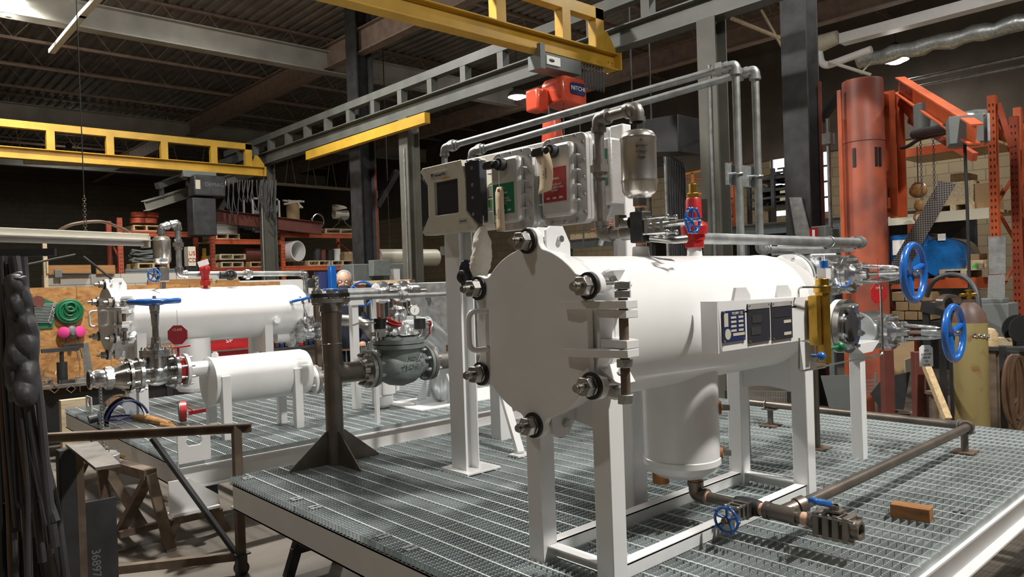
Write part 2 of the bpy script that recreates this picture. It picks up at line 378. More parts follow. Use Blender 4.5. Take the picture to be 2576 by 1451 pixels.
# high-bay lamps
for i, (x, y, z, w) in enumerate(LAMPS):
    who = {0: 'round high-bay lamp glaring at the upper left corner of the view', 1: 'far high-bay lamp seen through the left yellow bridge beam',
           2: 'high-bay lamp shining beside the orange chain hoist', 3: 'high-bay lamp glaring above the salmon jib column'}.get(i, 'round high-bay lamp hanging high over the shop floor')
    t = thing('high_bay_lamp', who, 'lamp', (x, y, z), None if i < 4 else 'overhead high-bay lamps')
    m = MB().hollow([(0, .21), (.02, .22), (.10, .17), (.16, .09), (.14, .08), (.09, .155), (.02, .20)], (x, y, z), Z, 28)
    build('lamp_shade', m, 'galv', t)
    build('lamp_lens', MB().lathe([(-.07,.02),(-.06,.09),(-.03,.15),(0,.185),(.03, .19)], (x, y, z+.012), Z, 28), 'lamp', t)
    build('driver_housing', MB().lathe([(0, .09), (.12, .085), (.17, .03)], (x, y, z+.15), Z, 20), 'dark_steel', t)
    build('hanger', MB().cyl((x, y, z+.3), (x, y, CZ), .006, n=6), 'dark_steel', t)
    L = bpy.data.lights.new('high_bay_light', 'AREA'); L.shape = 'DISK'; L.size = .40; L.energy = w; L.color = COOL; L.spread = R(165)
    lo = bpy.data.objects.new('high_bay_light', L); COL.objects.link(lo); lo.parent = t; lo.location = (0, 0, -.075)
    U = bpy.data.lights.new('high_bay_added_fill', 'POINT'); U.shadow_soft_size = .12; U.energy = w*.22; U.color = COOL  # added unseen point light below each lens, lifts the dark ceiling
    uo = bpy.data.objects.new('high_bay_added_fill', U); COL.objects.link(uo); uo.parent = t; uo.location = (0, 0, -.25)

# ---------------------------------------------------------------- roof steel
for k, yy in enumerate([2.1, 3.9, 5.7, 7.5, 9.3, 11.1, 14.7, 16.6, 18.5, 20.4, 23.5, 25.6, 27.8, 30]):
    t = thing('roof_joist', 'thin open-web steel joist crossing under the brown roof deck', 'joist', (8, yy, CZ-.55), 'open-web roof joists')
    build('top_chord', MB().bx(-5, 15.4, yy-.04, yy+.04, CZ-.06, CZ-.01), 'joist', t)
    b = MB()
    for s in (-.022, .022): b.bx(-5, 15.4, yy+s-.006, yy+s+.006, CZ-.60, CZ-.54)
    b.bx(-5, 15.4, yy-.03, yy+.03, CZ-.60, CZ-.594); build('bottom_chord', b, 'joist', t)
    w = MB(); xx = -5
    while xx < 15:
        w.cyl((xx, yy, CZ-.56), (xx+.42, yy, CZ-.04), .011, n=5); w.cyl((xx+.42, yy, CZ-.04), (xx+.84, yy, CZ-.56), .011, n=5); xx += .84
    w.f = w.f; build('web', w, 'joist', t)
for nm, yy, lab in (('near', 13.4, 'long grey roof beam crossing the upper left of the ceiling'), ('mid', 21.3, 'long grey roof beam above the left yellow bridge beam'),
                    ('far', 28.6, 'farthest grey roof beam, dim behind the left yellow bridge beam')):
    solo('roof_beam', MB().ibeam((-5, yy, 6.12), (15.4, yy, 6.12), .24, .42, .02, .012), 'beam', lab, 'beam')
# transverse roof girder over the runway and braces
solo('roof_girder', MB().ibeam((7.35, -6, 6.2), (7.35, 32, 6.2), .2, .45, .018, .012), 'joist', 'brown roof girder running above the grey crane runway', 'girder')
solo('roof_girder', MB().ibeam((12.4, -6, 6.0), (12.4, 32, 6.0), .2, .4, .018, .012), 'joist', 'brown roof girder near the tan block wall at the right', 'girder')
for i, (a, b) in enumerate((((210, 35), (130, 130)), ((280, -40), (205, 40)))):
    p, q = P(*a, z=5.6), P(*b, z=5.6)
    solo('fluorescent_strip', MB().bar(p, q, .09, .06), 'cream', ['pale strip light hanging at an angle below the upper left roof beam', 'pale strip light at the top edge left of centre'][i], 'strip light')

# ---------------------------------------------------------------- crane runway on columns, along y
RX = 6.9
t = thing('crane_runway', 'grey ladder-girder crane runway crossing from lower left to upper right', 'crane runway', (RX, 10, 4.2))
build('bottom_beam', MB().ibeam((RX, -3, 4.455), (RX, 17.6, 4.455), .18, .25, .016, .012), 'runway', t)
build('top_beam', MB().bar((RX, -3, 4.88), (RX, 17.6, 4.88), .13, .13), 'runway', t)
yy = -2.30
while yy < 17.4:
    build('strut', MB().bar((RX, yy, 4.57), (RX, yy, 4.83), .12, .12), 'runway', t); yy += .83
t = thing('crane_runway', 'farther ladder-girder crane runway with cut end at left of the hanging cables', 'crane runway', (5.1, 18, 3.4))
a, b = P(365, 518, y=15.6), P(660, 425, y=17.6)
a2, b2 = P(395, 468, y=15.6), P(660, 372, y=17.6)
build('bottom_beam', MB().ibeam(a, b, .14, .2, .014, .01), 'beam', t); build('top_beam', MB().bar(a2, b2, .1, .12), 'runway', t)
for k in range(5): build('strut', MB().bar(a.lerp(b, .12+k*.2)+V((0,0,.08)), a2.lerp(b2, .03+k*.215), .09, .09), 'runway', t)
def column(px, y, w, m, lab, top=CZ-.9, x=RX, plates=True):
    t = thing('steel_column', lab, 'column', (x, y, 0)); build('shaft', MB().ibeam((x, y, 0), (x, y, top), w, w, .014, .01, up=X), m, t)
    build('base_plate', MB().bx(x-w*.8, x+w*.8, y-w*.8, y+w*.8, 0, .02), m, t)
    c = MB()
    c.tube([(x-w*.55, y-.04, 1.0), (x-w*.55, y-.04, top-.5)], .014, 8); build('conduit', c, 'conduit', t); return t
column(680, 15.42, .27, 'column_grey', 'grey steel column standing left, in front of the shelf racks', 4.33)
column(1045, 10.0, .24, 'column_grey', 'grey steel column standing just left of the cream screen enclosure', 4.33)
column(1810, 4.36, .22, 'column_grey', 'grey steel column rising behind the red relief valve', 4.33)
# big dark building columns
def bigcol(x, y, w, lab, extra=None):
    t = thing('steel_column', lab, 'column', (x, y, 0))
    build('shaft', MB().ibeam((x, y, 0), (x, y, CZ-.06), w, w, .03, .02, up=X), 'dark_steel', t)
    build('flange_angle', MB().bx(x+w*.35, x+w*.42, y-w*.62, y-w*.5, 0, 3.9), 'oxide', t)
    build('base_plate', MB().bx(x-w*.8, x+w*.8, y-w*.8, y+w*.8, 0, .03), 'dark_steel', t)
    return t
c1 = P(2024, 560, d=8.9); bigcol(c1.x, c1.y, .31, 'big dark building column just left of the salmon jib column')
c2 = P(918, 560, y=12.2); bigcol(c2.x, c2.y, .36, 'big dark building column at the end of the orange racks')
kb = MB(); kb.bar(P(948, 520, y=12.1), P(1000, 430, y=12.1), .1, .1); solo('knee_brace', kb, 'black', 'dark diagonal knee brace on the column beside the orange racks', 'brace')

# ---------------------------------------------------------------- yellow bridge beams
def bridge(y, x0, x1, zb, lab, step, first, tail):
    t = thing('crane_bridge', lab, 'crane bridge', ((x0+x1)/2, y, zb))
    build('bottom_beam', MB().ibeam((x0, y, zb+.1), (x1, y, zb+.1), .16, .2, .016, .014), 'yellow', t, .003)
    build('top_beam', MB().bar((x0, y, zb+.60), (x1-tail, y, zb+.60), .12, .13), 'yellow', t, .003)
    xx = first; 
    while xx < x1-tail-.35:
        build('strut', MB().bar((xx, y, zb+.2), (xx, y, zb+.54), .12, .13), 'yellow', t, .003); xx += step
    build('strut', MB().bar((x1-tail-.07, y, zb+.2), (x1-tail-.07, y, zb+.66), .12, .14), 'yellow', t, .003)
    build('stop_plate', MB().prism([(0,0), (.3,0), (.3,.06), (.16,.24), (.1,.24)], (x1-.30, y-.02, zb+.2), X, Z, (0,.03,0)), 'yellow', t)
    b = MB()
    for k in range(2): b.cyl((x1-.12+k*.06, y-.02, zb+.1), (x1-.12+k*.06, y+.02, zb+.1), .012)
    b.bx(x1-.02, x1, y-.11, y+.11, zb, zb+.2); build('end_plate', b, 'yellow', t)
    return t
YB = 5.6
bridge(YB, -3, 6.80, 4.05, 'yellow ladder-type crane bridge overhead carrying the orange chain hoist', .95, -2.61, .24)
YL = 15.3
bridge(YL, -3, 6.80, 4.05, 'yellow ladder-type crane bridge crossing the far left of the shop', .96, -1.95, .28)
a, b = P(775, 392, z=4.16), P(1075, 296, z=4.16)
solo('rail_beam', MB().bar(a, b, .1, .16), 'yellow', 'short yellow rail bar hung under the grey crane runway', 'rail')
# ladder struts' positions follow the photograph: end truck and trolley
t = thing('chain_hoist', 'orange electric chain hoist hanging from the right yellow bridge', 'hoist', tuple(P(1410, 230, y=YB-.05)))
h = P(1412, 226, y=YB-.05); hx, hz = h.x, h.z
build('trolley', MB().bx(hx-.34, hx+.24, YB-.13, YB+.1, 3.87, 4.02).bx(hx-.40, hx-.33, YB-.15, YB-.1, 3.84, 4.10), 'greycab', t)
tp = build('trolley_plate', MB().bx(hx-.30, hx-.10, YB-.145, YB-.13, 3.90, 3.99), 'whitepaper', t)
build('emblem', MB().ball((hx-.23, YB-.148, 3.945), .03, (1.4,.1,.6)), 'black', tp)
bd = MB(); 
for r in (0,): bd.prism([(-.15,-.13),(.18,-.17),(.23,-.12),(.23,.10),(.17,.15),(-.11,.15),(-.17,.09)], (hx+.02, YB-.2, hz-.03), X, Z, (0,.32,0))
build('motor_housing', bd, 'hoist', t, .03)
bdg = build('badge', MB().prism([(-.10,-.058),(.10,-.065),(.115,-.046),(.115,.046),(.10,.065),(-.10,.058),(-.115,.042),(-.115,-.042)], (hx+.09, YB-.212, hz-.01), X, Z, (0,.012,0)), 'safetyblue', t)
lettering('badge_letters', 'NITCHI', .066, (hx+.09, YB-.214, hz-.01), X, Z, 'whitepaper', bdg)
build('gear_housing', MB().box((hx-.22, YB+.10, hz-.12), (.18,.20,.24)), 'hoist', t, .03)
build('hook_block', MB().lathe([(0,.02),(.02,.09),(.25,.12),(.50,.10),(.56,.04)], (hx-.16, YB-.05, hz-.85), Z, 20), 'hoist', t)
ch = MB()
for s, l in ((.28,1.5),(-.20,1.9),(.02,.4)): 
    ch.cyl((hx+s, YB-.05, hz-.2), (hx+s, YB-.05, hz-.2-l), .009, n=6)
build('load_chain', ch, 'dark_steel', t)
fe = thing('festoon_cable', 'festoon cable loops hanging under the right end of the yellow bridge', 'cable', (hx+.7, YB, 3.9))
fc = MB(); ft = MB()
for k in range(8):
    x0 = hx+.36+k*.05; ft.box((x0, YB-.02, 4.02), (.03,.05,.05)); 
    fc.tube([V((x0+.05*j/8, YB-.02, 4.0-.22*math.sin(math.pi*j/8))) for j in range(9)], .008, 6)
build('cable', fc, 'rubber', fe); build('cable_trolley', ft, 'steel', fe)

# left hoist under the far bridge
g = P(520, 470, y=YL-.1)
t = thing('wire_rope_hoist', 'dark grey hoist hanging under the left yellow bridge end', 'hoist', tuple(g))
hb = build('housing', MB().box(g, (.62,.4,.42)), 'dark_steel', t, .03)
build('trolley', MB().bx(g.x-.45, g.x+.2, YL-.12, YL+.12, 3.92, 4.05), 'greycab', t, .01)
build('side_panel', MB().bx(g.x-.29, g.x-.2, g.y-.212, g.y-.2, g.z-.08, g.z+.1), 'cream', t)
lettering('housing_letters', 'DEMAG', .11, (g.x+.08, g.y-.205, g.z+.02), X, Z, 'greycab', hb)
build('lower_box', MB().box((g.x-.12, g.y, g.z-.62), (.46,.36,.75)), 'dark_steel', t, .02)
t = thing('hanging_cables', 'bundle of dark festoon cables looping below the left yellow bridge', 'cable', tuple(P(640, 480, y=YL)))
for k in range(11):
    px = 562+k*12; c = MB(); a = P(px, 452, y=YL-.05); dz = .45+.5*random.random(); w = .10+.1*random.random()
    c.tube([V((a.x+w*j/10-.02*math.sin(j), a.y, a.z-dz*math.sin(math.pi*j/10)**.7)) for j in range(11)], .012, 6); build('cable', c, 'hose', t)
# pendant and the cords at the column
solo('pendant_control', MB().box(P(558, 522, y=16.4), (.10,.08,.26), rot=Matrix.Rotation(.5,3,'Y')).cyl(P(562, 512, y=16.4), P(568, 455, y=16.4), .012), 'steel', 'small pendant control hanging under the left yellow bridge', 'pendant')
cc = MB(); q = [(672,455),(680,480),(668,510),(690,530),(672,545)]
cc.tube(fil([P(a, b, x=6.72) for a, b in q], .1), .012, 6); solo('cord', cc, 'hose', 'dark cord looped around the left grey column', 'cord')

# ---------------------------------------------------------------- roof ducts and bright conduits at the right
a, b = P(2115, 110, x=13.0), P(2600, 10, z=4.85)
dz = P(2118, 100, x=12.2); 
t = solo('air_duct', MB().bar((12.2, dz.y, dz.z), (12.2, -3, dz.z), .22, .16), 'whiteflat', 'long white rectangular duct under the roof at the upper right', 'duct')
fd = MB(); q = []
for k in range(60):
    yy = dz.y-.1-k*.14; q.append((12.55, yy, dz.z-.32+.02*math.sin(k*1.7)))
fd.tube(q, [.12+.015*math.sin(k*2.1) for k in range(60)], 12); solo('foil_duct', fd, 'galv', 'crinkled foil flexible duct beneath the white duct, upper right', 'duct')
t = thing('electric_motor', 'pale motor and pipe bend at the left end of the white duct', 'motor', (12.1, dz.y+.2, dz.z-.1))
build('motor_body', MB().cyl((12.1, dz.y+.32, dz.z), (12.1, dz.y+.02, dz.z+.03), .14, .11), 'cream', t); build('bend', MB().tube(fil([(12.1, dz.y+.35, dz.z-.05),(12.1, dz.y+.3, dz.z-.4),(12.1, dz.y-.5, dz.z-.3)], .25), .06, 12), 'whiteflat', t)
m = MB()
for s in (0, .14): m.cyl((13.5, P(2270, 205, x=13.5).y, P(2270, 205, x=13.5).z-s), (13.5, -3, P(2270, 205, x=13.5).z-s), .028, n=8)
solo('overhead_conduits', m, 'conduit', 'pair of bright straight conduits under the roof right of the salmon jib', 'conduit')
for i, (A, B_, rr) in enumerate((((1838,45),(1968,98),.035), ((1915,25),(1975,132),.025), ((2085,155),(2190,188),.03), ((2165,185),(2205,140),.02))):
    solo('joist_brace', MB().bar(P(*A, d=12), P(*B_, d=12), rr*1.6, rr*1.2), 'woodpale' if i < 2 else 'cream', ['bright joist chord lit left of the big dark column', 'crossing brace lit left of the big dark column', 'bright bottom chord above the salmon jib column', 'short diagonal web rod above the salmon jib column'][i], 'brace')  # steel members in pale colours, lamp light put into the colour
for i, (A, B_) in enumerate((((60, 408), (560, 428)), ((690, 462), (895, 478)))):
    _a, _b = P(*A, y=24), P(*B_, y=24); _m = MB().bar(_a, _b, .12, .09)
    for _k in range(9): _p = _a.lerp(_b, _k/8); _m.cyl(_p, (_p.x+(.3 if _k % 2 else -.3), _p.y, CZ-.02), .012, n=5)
    solo('lit_joist_chord', _m, 'woodpale', ['lit joist chord just below the left yellow bridge beam', 'bright lit joist chord right of the left grey column'][i], 'joist')  # pale colour stands in for light falling on the steel chord

# ================================================================ the near skid
ZS = .60                                     # top of the grating
GP = .797                                    # panel width (bars every 30 mm, rods every 100 mm)
def grating_panel(x0, x1, y0, lab, zt=ZS, group=None):
    t = thing('grating_panel', lab, 'grating', (x0, y0, zt), group)
    m = MB(); nb = 27; H = .034; th = .0045; pitch = .0165; n = int((x1-x0)/pitch)
    for k in range(nb):
        y = y0+.004+k*(GP-.008)/(nb-1); pts = []
        for i in range(n):
            a = x0+(x1-x0)*i/n; q = (x1-x0)/n
            pts += [(a, 0), (a+q*.48, 0), (a+q*.6, -.0048), (a+q*.88, -.0048)]
        pts.append((x1, 0)); N = len(pts); s = len(m.v)
        for yy in (y-th/2, y+th/2):
            m.v += [(p, yy, zt+h) for p, h in pts]
        for yy in (y-th/2, y+th/2):
            m.v += [(p, yy, zt-H) for p, h in pts]
        f = m.f
        for i in range(N-1):
            f.append((s+i, s+i+1, s+N+i+1, s+N+i)); f.append((s+2*N+i, s+2*N+i+1, s+i+1, s+i)); f.append((s+N+i, s+N+i+1, s+3*N+i+1, s+3*N+i))
        f.append((s, s+N, s+3*N, s+2*N)); f.append((s+N-1, s+3*N-1, s+4*N-1, s+2*N-1))
    build('bearing_bars', m, 'grating', t, smooth=False)
    r = MB(); xx = x0+.09
    while xx < x1-.02:
        r.bar((xx, y0, zt-.003), (xx, y0+GP, zt-.003), .0065, .0065); xx += .1
    build('cross_rods', r, 'rod', t, smooth=False)
    e = MB().bx(x1-.004, x1, y0, y0+GP, zt-H, zt); build('end_band', e, 'grating', t)
    for cy, cx in ((y0+.1, x0+.06), (y0+GP-.1, x0+.06), (y0+.1, x1-.1), (y0+GP-.1, x1-.1), (y0+.1, (x0+x1)/2), (y0+GP-.1, (x0+x1)/2)):
            c = MB()
            for s in (-.015, .015): c.bx(cx-.03, cx+.03, cy+s-.009, cy+s+.009, zt, zt+.003)
            c.cyl((cx, cy, zt), (cx, cy, zt+.008), .007, n=8); build('saddle_clip', c, 'zinc', t)
    return t
SX0, SX1, SY0, SY1 = 1.59, 5.49, .985, 4.175
names = ['the nearest right edge, holding the timber block', 'below the big vessel and its legs', 'under the screen enclosure post', 'the left corner, under the raw standpipe']
pans = [grating_panel(SX0, SX1, SY0+GP*k, 'galvanised serrated grating panel of the near skid at '+names[k]) for k in range(1)]
for k in range(1, 4):
    c = copy_tree(pans[0]); put(c, (SX0, SY0+GP*k, ZS), label='galvanised serrated grating panel of the near skid, '+['', 'beneath the near white vessel', 'beneath the panel post foot', 'at left under the raw standpipe'][k])
pans[0]['label'] = 'galvanised serrated grating panel of the near skid holding the timber block'
def skid_frame(x0, x1, y0, y1, zt, lab, m='whiteflat'):
    t = thing('skid_frame', lab, 'skid frame', ((x0+x1)/2, (y0+y1)/2, zt-.2)); z0, z1 = zt-.034-.145, zt-.034; zc = (z0+z1)/2; h = z1-z0
    build('side_channel', MB().chan((x0, y0+.015, zc), (x1, y0+.015, zc), .055, h, -Y), m, t, .002)
    build('side_channel', MB().chan((x0, y1-.015, zc), (x1, y1-.015, zc), .055, h, Y), m, t, .002)
    build('end_channel', MB().chan((x0+.028, y0+.04, zc), (x0+.028, y1-.04, zc), .055, h, X), m, t, .002)
    build('end_channel', MB().chan((x1-.028, y0+.04, zc), (x1-.028, y1-.04, zc), .055, h, -X), m, t, .002)
    k = x0+.78
    while k < x1-.3:
        build('cross_beam', MB().ibeam((k, y0+.05, zc), (k, y1-.05, zc), .07, h-.005, .01, .007), m, t); k += .78
    return t
skid_frame(SX0, SX1, SY0, SY1, ZS, 'white channel frame of the near skid carrying the galvanised grating')
b = MB().bx(SX0+.25, SX1-.25, SY0-.0, SY0+.05, ZS-.25, ZS-.18)
# timber block
bl = P(2293, 1285, z=ZS+.03)
solo('timber_block', MB().box((bl.x, bl.y, ZS+.0285), (.07,.15,.055), rz=R(8)), 'woodblock', 'short brown timber block lying on the grating near the right corner', 'block', bevel=.003)

# ---------------------------------------------------------------- the near vessel
VY, VZ, VR = 1.86, 1.467, .265
def clover(ear, body, hole, n=6, ph=90, flat=None):
    """cover outline: a disc with rounded ears blended by fillets"""
    out = []; body *= 1.04
    for i in range(360):
        t = 2*math.pi*i/360; r = body
        for k in range(n):
            a = R(ph+360/n*k); d = (t-a+math.pi) % (2*math.pi)-math.pi
            s = ear*math.sin(d)
            if abs(d) < .6 and abs(s) < hole: r = max(r, ear*math.cos(d)+math.sqrt(hole**2-s**2))
            elif abs(d) < .245:
                e = (.245-abs(d))/.095; r = max(r, body+.022*max(0, min(1, e))**2)
        u, w = r*math.cos(t), r*math.sin(t)
        if flat is not None and u < flat and abs(w) < .13: u = flat
        out.append((u, w))
    return out
def vessel_cover(t, xc, cy, cz, s=1., side=-1, studs=6):
    """closure on the -x end: cover with ears, swing bolts and lugs, hinge on the side given (-1 = -y), handle opposite"""
    cv = build('cover', MB().prism(clover(.318*s, .283*s, .047*s, flat=-.262*s), (xc, cy, cz), Y, Z, (.028*s, 0, 0)), 'white', t, .003)
    build('closure_ring', MB().hollow([(0,.262*s),(0,.284*s),(.06*s,.284*s),(.075*s,.268*s),(.075*s,.25*s),(0,.25*s)], (xc+.034*s, cy, cz), X, 56), 'white', t, .002)
    for k in range(studs):
        a = R(90+60*k); dy, dz = math.cos(a), math.sin(a); c = V((xc, cy+dy*.318*s, cz+dz*.318*s))
        b = MB().cyl(c-X*.075*s, c+X*.13*s, .0155*s, n=14).cyl(c-X*.082*s, c-X*.075*s, .012*s, n=14)
        sb = build('swing_bolt', b, 'steel', t)
        build('nut', MB().hexa(c-X*.048*s, c-X*.012*s, .034*s).cyl(c-X*.016*s, c-X*.008*s, .033*s), 'steel', sb, .003*s)
        build('washer', MB().cyl(c-X*.010*s, c-X*.002*s, .044*s, n=28), 'iron', sb)
        rad = V((0, dy, dz)); tan = V((0, -dz, dy)); lg = MB()
        for q in (-1, 1):
            o = V((xc+.055*s, cy, cz))+rad*.255*s+tan*(q*.028*s-.005*s)
            lg.prism([(0,0),(.105*s,0),(.115*s,.012*s),(.115*s,.10*s),(.06*s,.12*s),(0,.10*s)] if False else [(0,0),(.12*s,0),(.12*s,.055*s),(.085*s,.115*s),(.02*s,.115*s),(0,.10*s)], o, X, rad, tan*.010*s)
        lo = build('bolt_lug', lg, 'white', t, .0015)
        pc = V((xc+.12*s, cy, cz))+rad*.325*s; build('lug_pin', MB().cyl(pc-tan*.045*s, pc+tan*.045*s, .012*s, n=12).hexa(pc-tan*.047*s, pc-tan*.036*s, .017*s), 'zinc', lo)
    # hinge
    hy = cy+side*.365*s; hx = xc+.055*s
    for zz in (.085, -.068):
        pl = [(xc-.03*s, cy+side*.17*s), (xc, cy+side*.17*s), (xc+.03*s, cy+side*.27*s), (hx+.035*s, hy-side*.04*s), (hx+.035*s, hy+side*.03*s), (hx-.028*s, hy+side*.035*s), (xc-.035*s, cy+side*.23*s)]
        if side > 0: pl = pl[::-1]
        build('hinge_plate', MB().prism(pl, (0,0,cz+zz*s), X, Y, (0,0,.026*s)), 'white', t, .002)
    for zz in (.055, -.04):
        pl = [(xc+.04*s, cy+side*.20*s), (xc+.17*s, cy+side*.20*s), (xc+.16*s, cy+side*.26*s), (hx+.035*s, hy+side*.03*s), (hx-.025*s, hy+side*.03*s), (hx-.02*s, hy-side*.03*s)]
        if side > 0: pl = pl[::-1]
        build('hinge_lug', MB().prism(pl, (0,0,cz+zz*s), X, Y, (0,0,.026*s)), 'white', t, .002)
    pb = MB().cyl((hx, hy, cz-.20*s), (hx, hy, cz+.155*s), .0155*s, n=14)
    pn = build('hinge_pin', pb, 'rust', t)
    for z0, z1 in ((.118,.142),(.146,.170),(-.10,-.074),(-.215,-.185)): build('hinge_nut', MB().hexa((hx, hy, cz+z0*s), (hx, hy, cz+z1*s), .028*s), 'zinc', pn, .002)
    # handle
    y0 = cy-side*.235*s; hp = fil([(xc, y0, cz+.075*s), (xc-.078*s, y0+.012, cz+.078*s), (xc-.078*s, y0+.012, cz-.068*s), (xc, y0, cz-.065*s)], .045*s, 6)
    build('handle', MB().tube(hp, .0105*s, 10), 'white', t)
    return cv
t = v1 = thing('pressure_vessel', 'large glossy white horizontal vessel in front with bolted cover facing left', 'vessel', (2.6, VY, ZS))
build('shell', MB().lathe([(0,VR),(.045,VR),(.05,VR+.004),(.06,VR+.004),(.065,VR),(1.42,VR),(1.425,VR+.003),(1.435,VR+.003),(1.44,VR),(1.56,VR*.975),(1.66,VR*.87),(1.73,VR*.68),(1.77,VR*.42),(1.785,.02)], (1.845, VY, VZ), X, 72), 'white', t)
vessel_cover(t, 1.765, VY, VZ)
LX = (1.905, 3.30)
for i, x in enumerate(LX):
    for y in (VY+.16, VY-.18): build('leg', MB().bx(x, x+.076, y-.038, y+.038, ZS-.03, VZ-.085), 'white', t, .004)
    pl = [(.145,-.42),(.145,0),(-.145,0),(-.145,-.37)] if i == 0 else [(.145,-.36),(.145,0),(-.145,0),(-.145,-.36)]
    pl = [(VY+.13 if i == 0 else VY+.13, VZ-.345)] + [(VY+.13-.27*k/12, VZ-.39+.02*math.sin(math.pi*k/12)+(.045 if i == 0 else .0)) for k in range(13)] + [(VY-.145, VZ-.15),(VY+.13, VZ-.15)]
    build('saddle_plate', MB().prism(pl[1:], (x+.03, 0, 0), Y, Z, (.012, 0, 0)), 'white', t)
fz = ZS+.03
for a, b in (((LX[0]+.05, VY+.12), (LX[0]+.05, VY-.14)), ((LX[1]+.04, VY+.12), (LX[1]+.04, VY-.14)), ((LX[0]+.08, VY+.16), (LX[1], VY+.16)), ((LX[0]+.08, VY-.18), (LX[1], VY-.18))):
    a, b = V((*a, fz)), V((*b, fz)); m = MB().bar(a+Z*.022, b+Z*.022, .05, .006).bar(a+(X*.022 if a.y != b.y else -Y*.022), b+(X*.022 if a.y != b.y else -Y*.022), .006, .05)
    build('base_angle', m, 'white', t)
SXc = 2.62
build('sump', MB().lathe([(0,.03),(.01,.11),(.035,.150),(.06,.158),(.062,.162),(.085,.162),(.088,.158),(.48,.158)], (SXc, VY, .80), Z, 48), 'white', t)
for (zz, an) in ((1.09, -52), (.90, -52)):
    d = V((math.cos(R(an)), math.sin(R(an)), 0)); c = V((SXc, VY, zz))+d*.155
    o = build('side_port', MB().lathe([(0,.033),(.012,.028)], c, d, 20), 'copper', t); build('plug', MB().hexa(c+d*.012, c+d*.018, .014).box(c+d*.032, (.03,.022,.022), rot=Matrix.Rotation(R(an),3,'Z')), 'steel', o)
build('sump_plug', MB().cyl((SXc-.07, VY+.06, .775), (SXc-.07, VY+.06, .82), .035), 'copper', t)
for xx, rr in ((2.385,.030),(2.76,.028)): build('top_coupling', MB().lathe([(0,rr*1.3),(.02,rr*1.15),(.045,rr*1.1),(.05,rr)], (xx, VY, VZ+VR-.012), Z, 24), 'white', t)
# nameplate bracket
t = thing('nameplate_bracket', 'white bracket board on the near vessel carrying three data plates', 'nameplate bracket', (2.8, 1.53, 1.36))
ny = 1.5; q = [P(1805,758,y=ny), P(2062,745,y=ny), P(2040,853,y=ny), P(1818,884,y=ny)]
build('board', MB().prism([(p.x, p.z) for p in q][::-1], (0, ny, 0), X, Z, (0, .006, 0)), 'white', t)
build('side_return', MB().bx(q[0].x-.004, q[0].x+.002, ny, ny+.07, 1.36, 1.55), 'white', t)
for xx in (2.52, 2.85): build('mounting_lug', MB().prism([(0,0),(.12,0),(.12,.02),(.09,.05),(.02,.05)], (xx, ny+.03, 1.545), X, Z, (0,.012,0)).bx(xx+.02, xx+.1, ny+.0, ny+.12, 1.50, 1.506), 'whiteflat', t)
def plate(pxs, m, nm, rows=()):
    c = [P(a, b, y=ny-.003) for a, b in pxs]; x0, x1 = c[0].x, c[1].x; z1, z0 = (c[0].z+c[1].z)/2, (c[2].z+c[3].z)/2
    o = build(nm, MB().bx(x0, x1, ny-.006, ny-.001, z0, z1), m, t); W_, H_ = x1-x0, z1-z0
    for i, (u0, u1, w0, w1, mm) in enumerate(rows): build('plate_field', MB().bx(x0+W_*u0, x0+W_*u1, ny-.0075, ny-.006, z0+H_*w0, z0+H_*w1), mm, o)
    for u in (.05, .95):
        for w in (.04, .96): build('rivet', MB().cyl((x0+W_*u, ny-.009, z0+H_*w), (x0+W_*u, ny-.005, z0+H_*w), .004, n=8), 'zinc', o)
    return o, x0, x1, z0, z1
rows = [(.04,.22,.5,.93,'cream')]+[(.34,.58,.32+.14*k,.39+.14*k,'cream') for k in range(4)]+[(.68,.9,.32+.14*k,.39+.14*k,'cream') for k in range(4)]+[(.42,.95,.18,.27,'cream')]
o, x0, x1, z0, z1 = plate([(1816,782),(1872,779),(1818,861),(1873,857)], 'safetyblue', 'blue_data_plate', rows)
build('plate_stamp', MB().cyl((x0+.03, ny-.0075, z0+.03), (x0+.03, ny-.006, z0+.03), .02), 'cream', o)
lettering('plate_title', 'MAWP 150', .016, ((x0+x1)/2+.02, ny-.0075, z1-.012), X, Z, 'cream', o)
plate([(1880,764),(1934,761),(1883,862),(1935,858)], 'screen', 'black_data_plate', [(.0,1,.86,1,'alu'),(.1,.55,.2,.4,'dark_steel'),(.15,.6,.5,.7,'dark_steel')])
plate([(1940,760),(1990,756),(1942,856),(1992,850)], 'screen', 'black_data_plate', [(.0,1,.88,1,'alu'),(.55,.92,.42,.5,'cream'),(.55,.92,.1,.18,'cream'),(.1,.9,.6,.62,'dark_steel')])

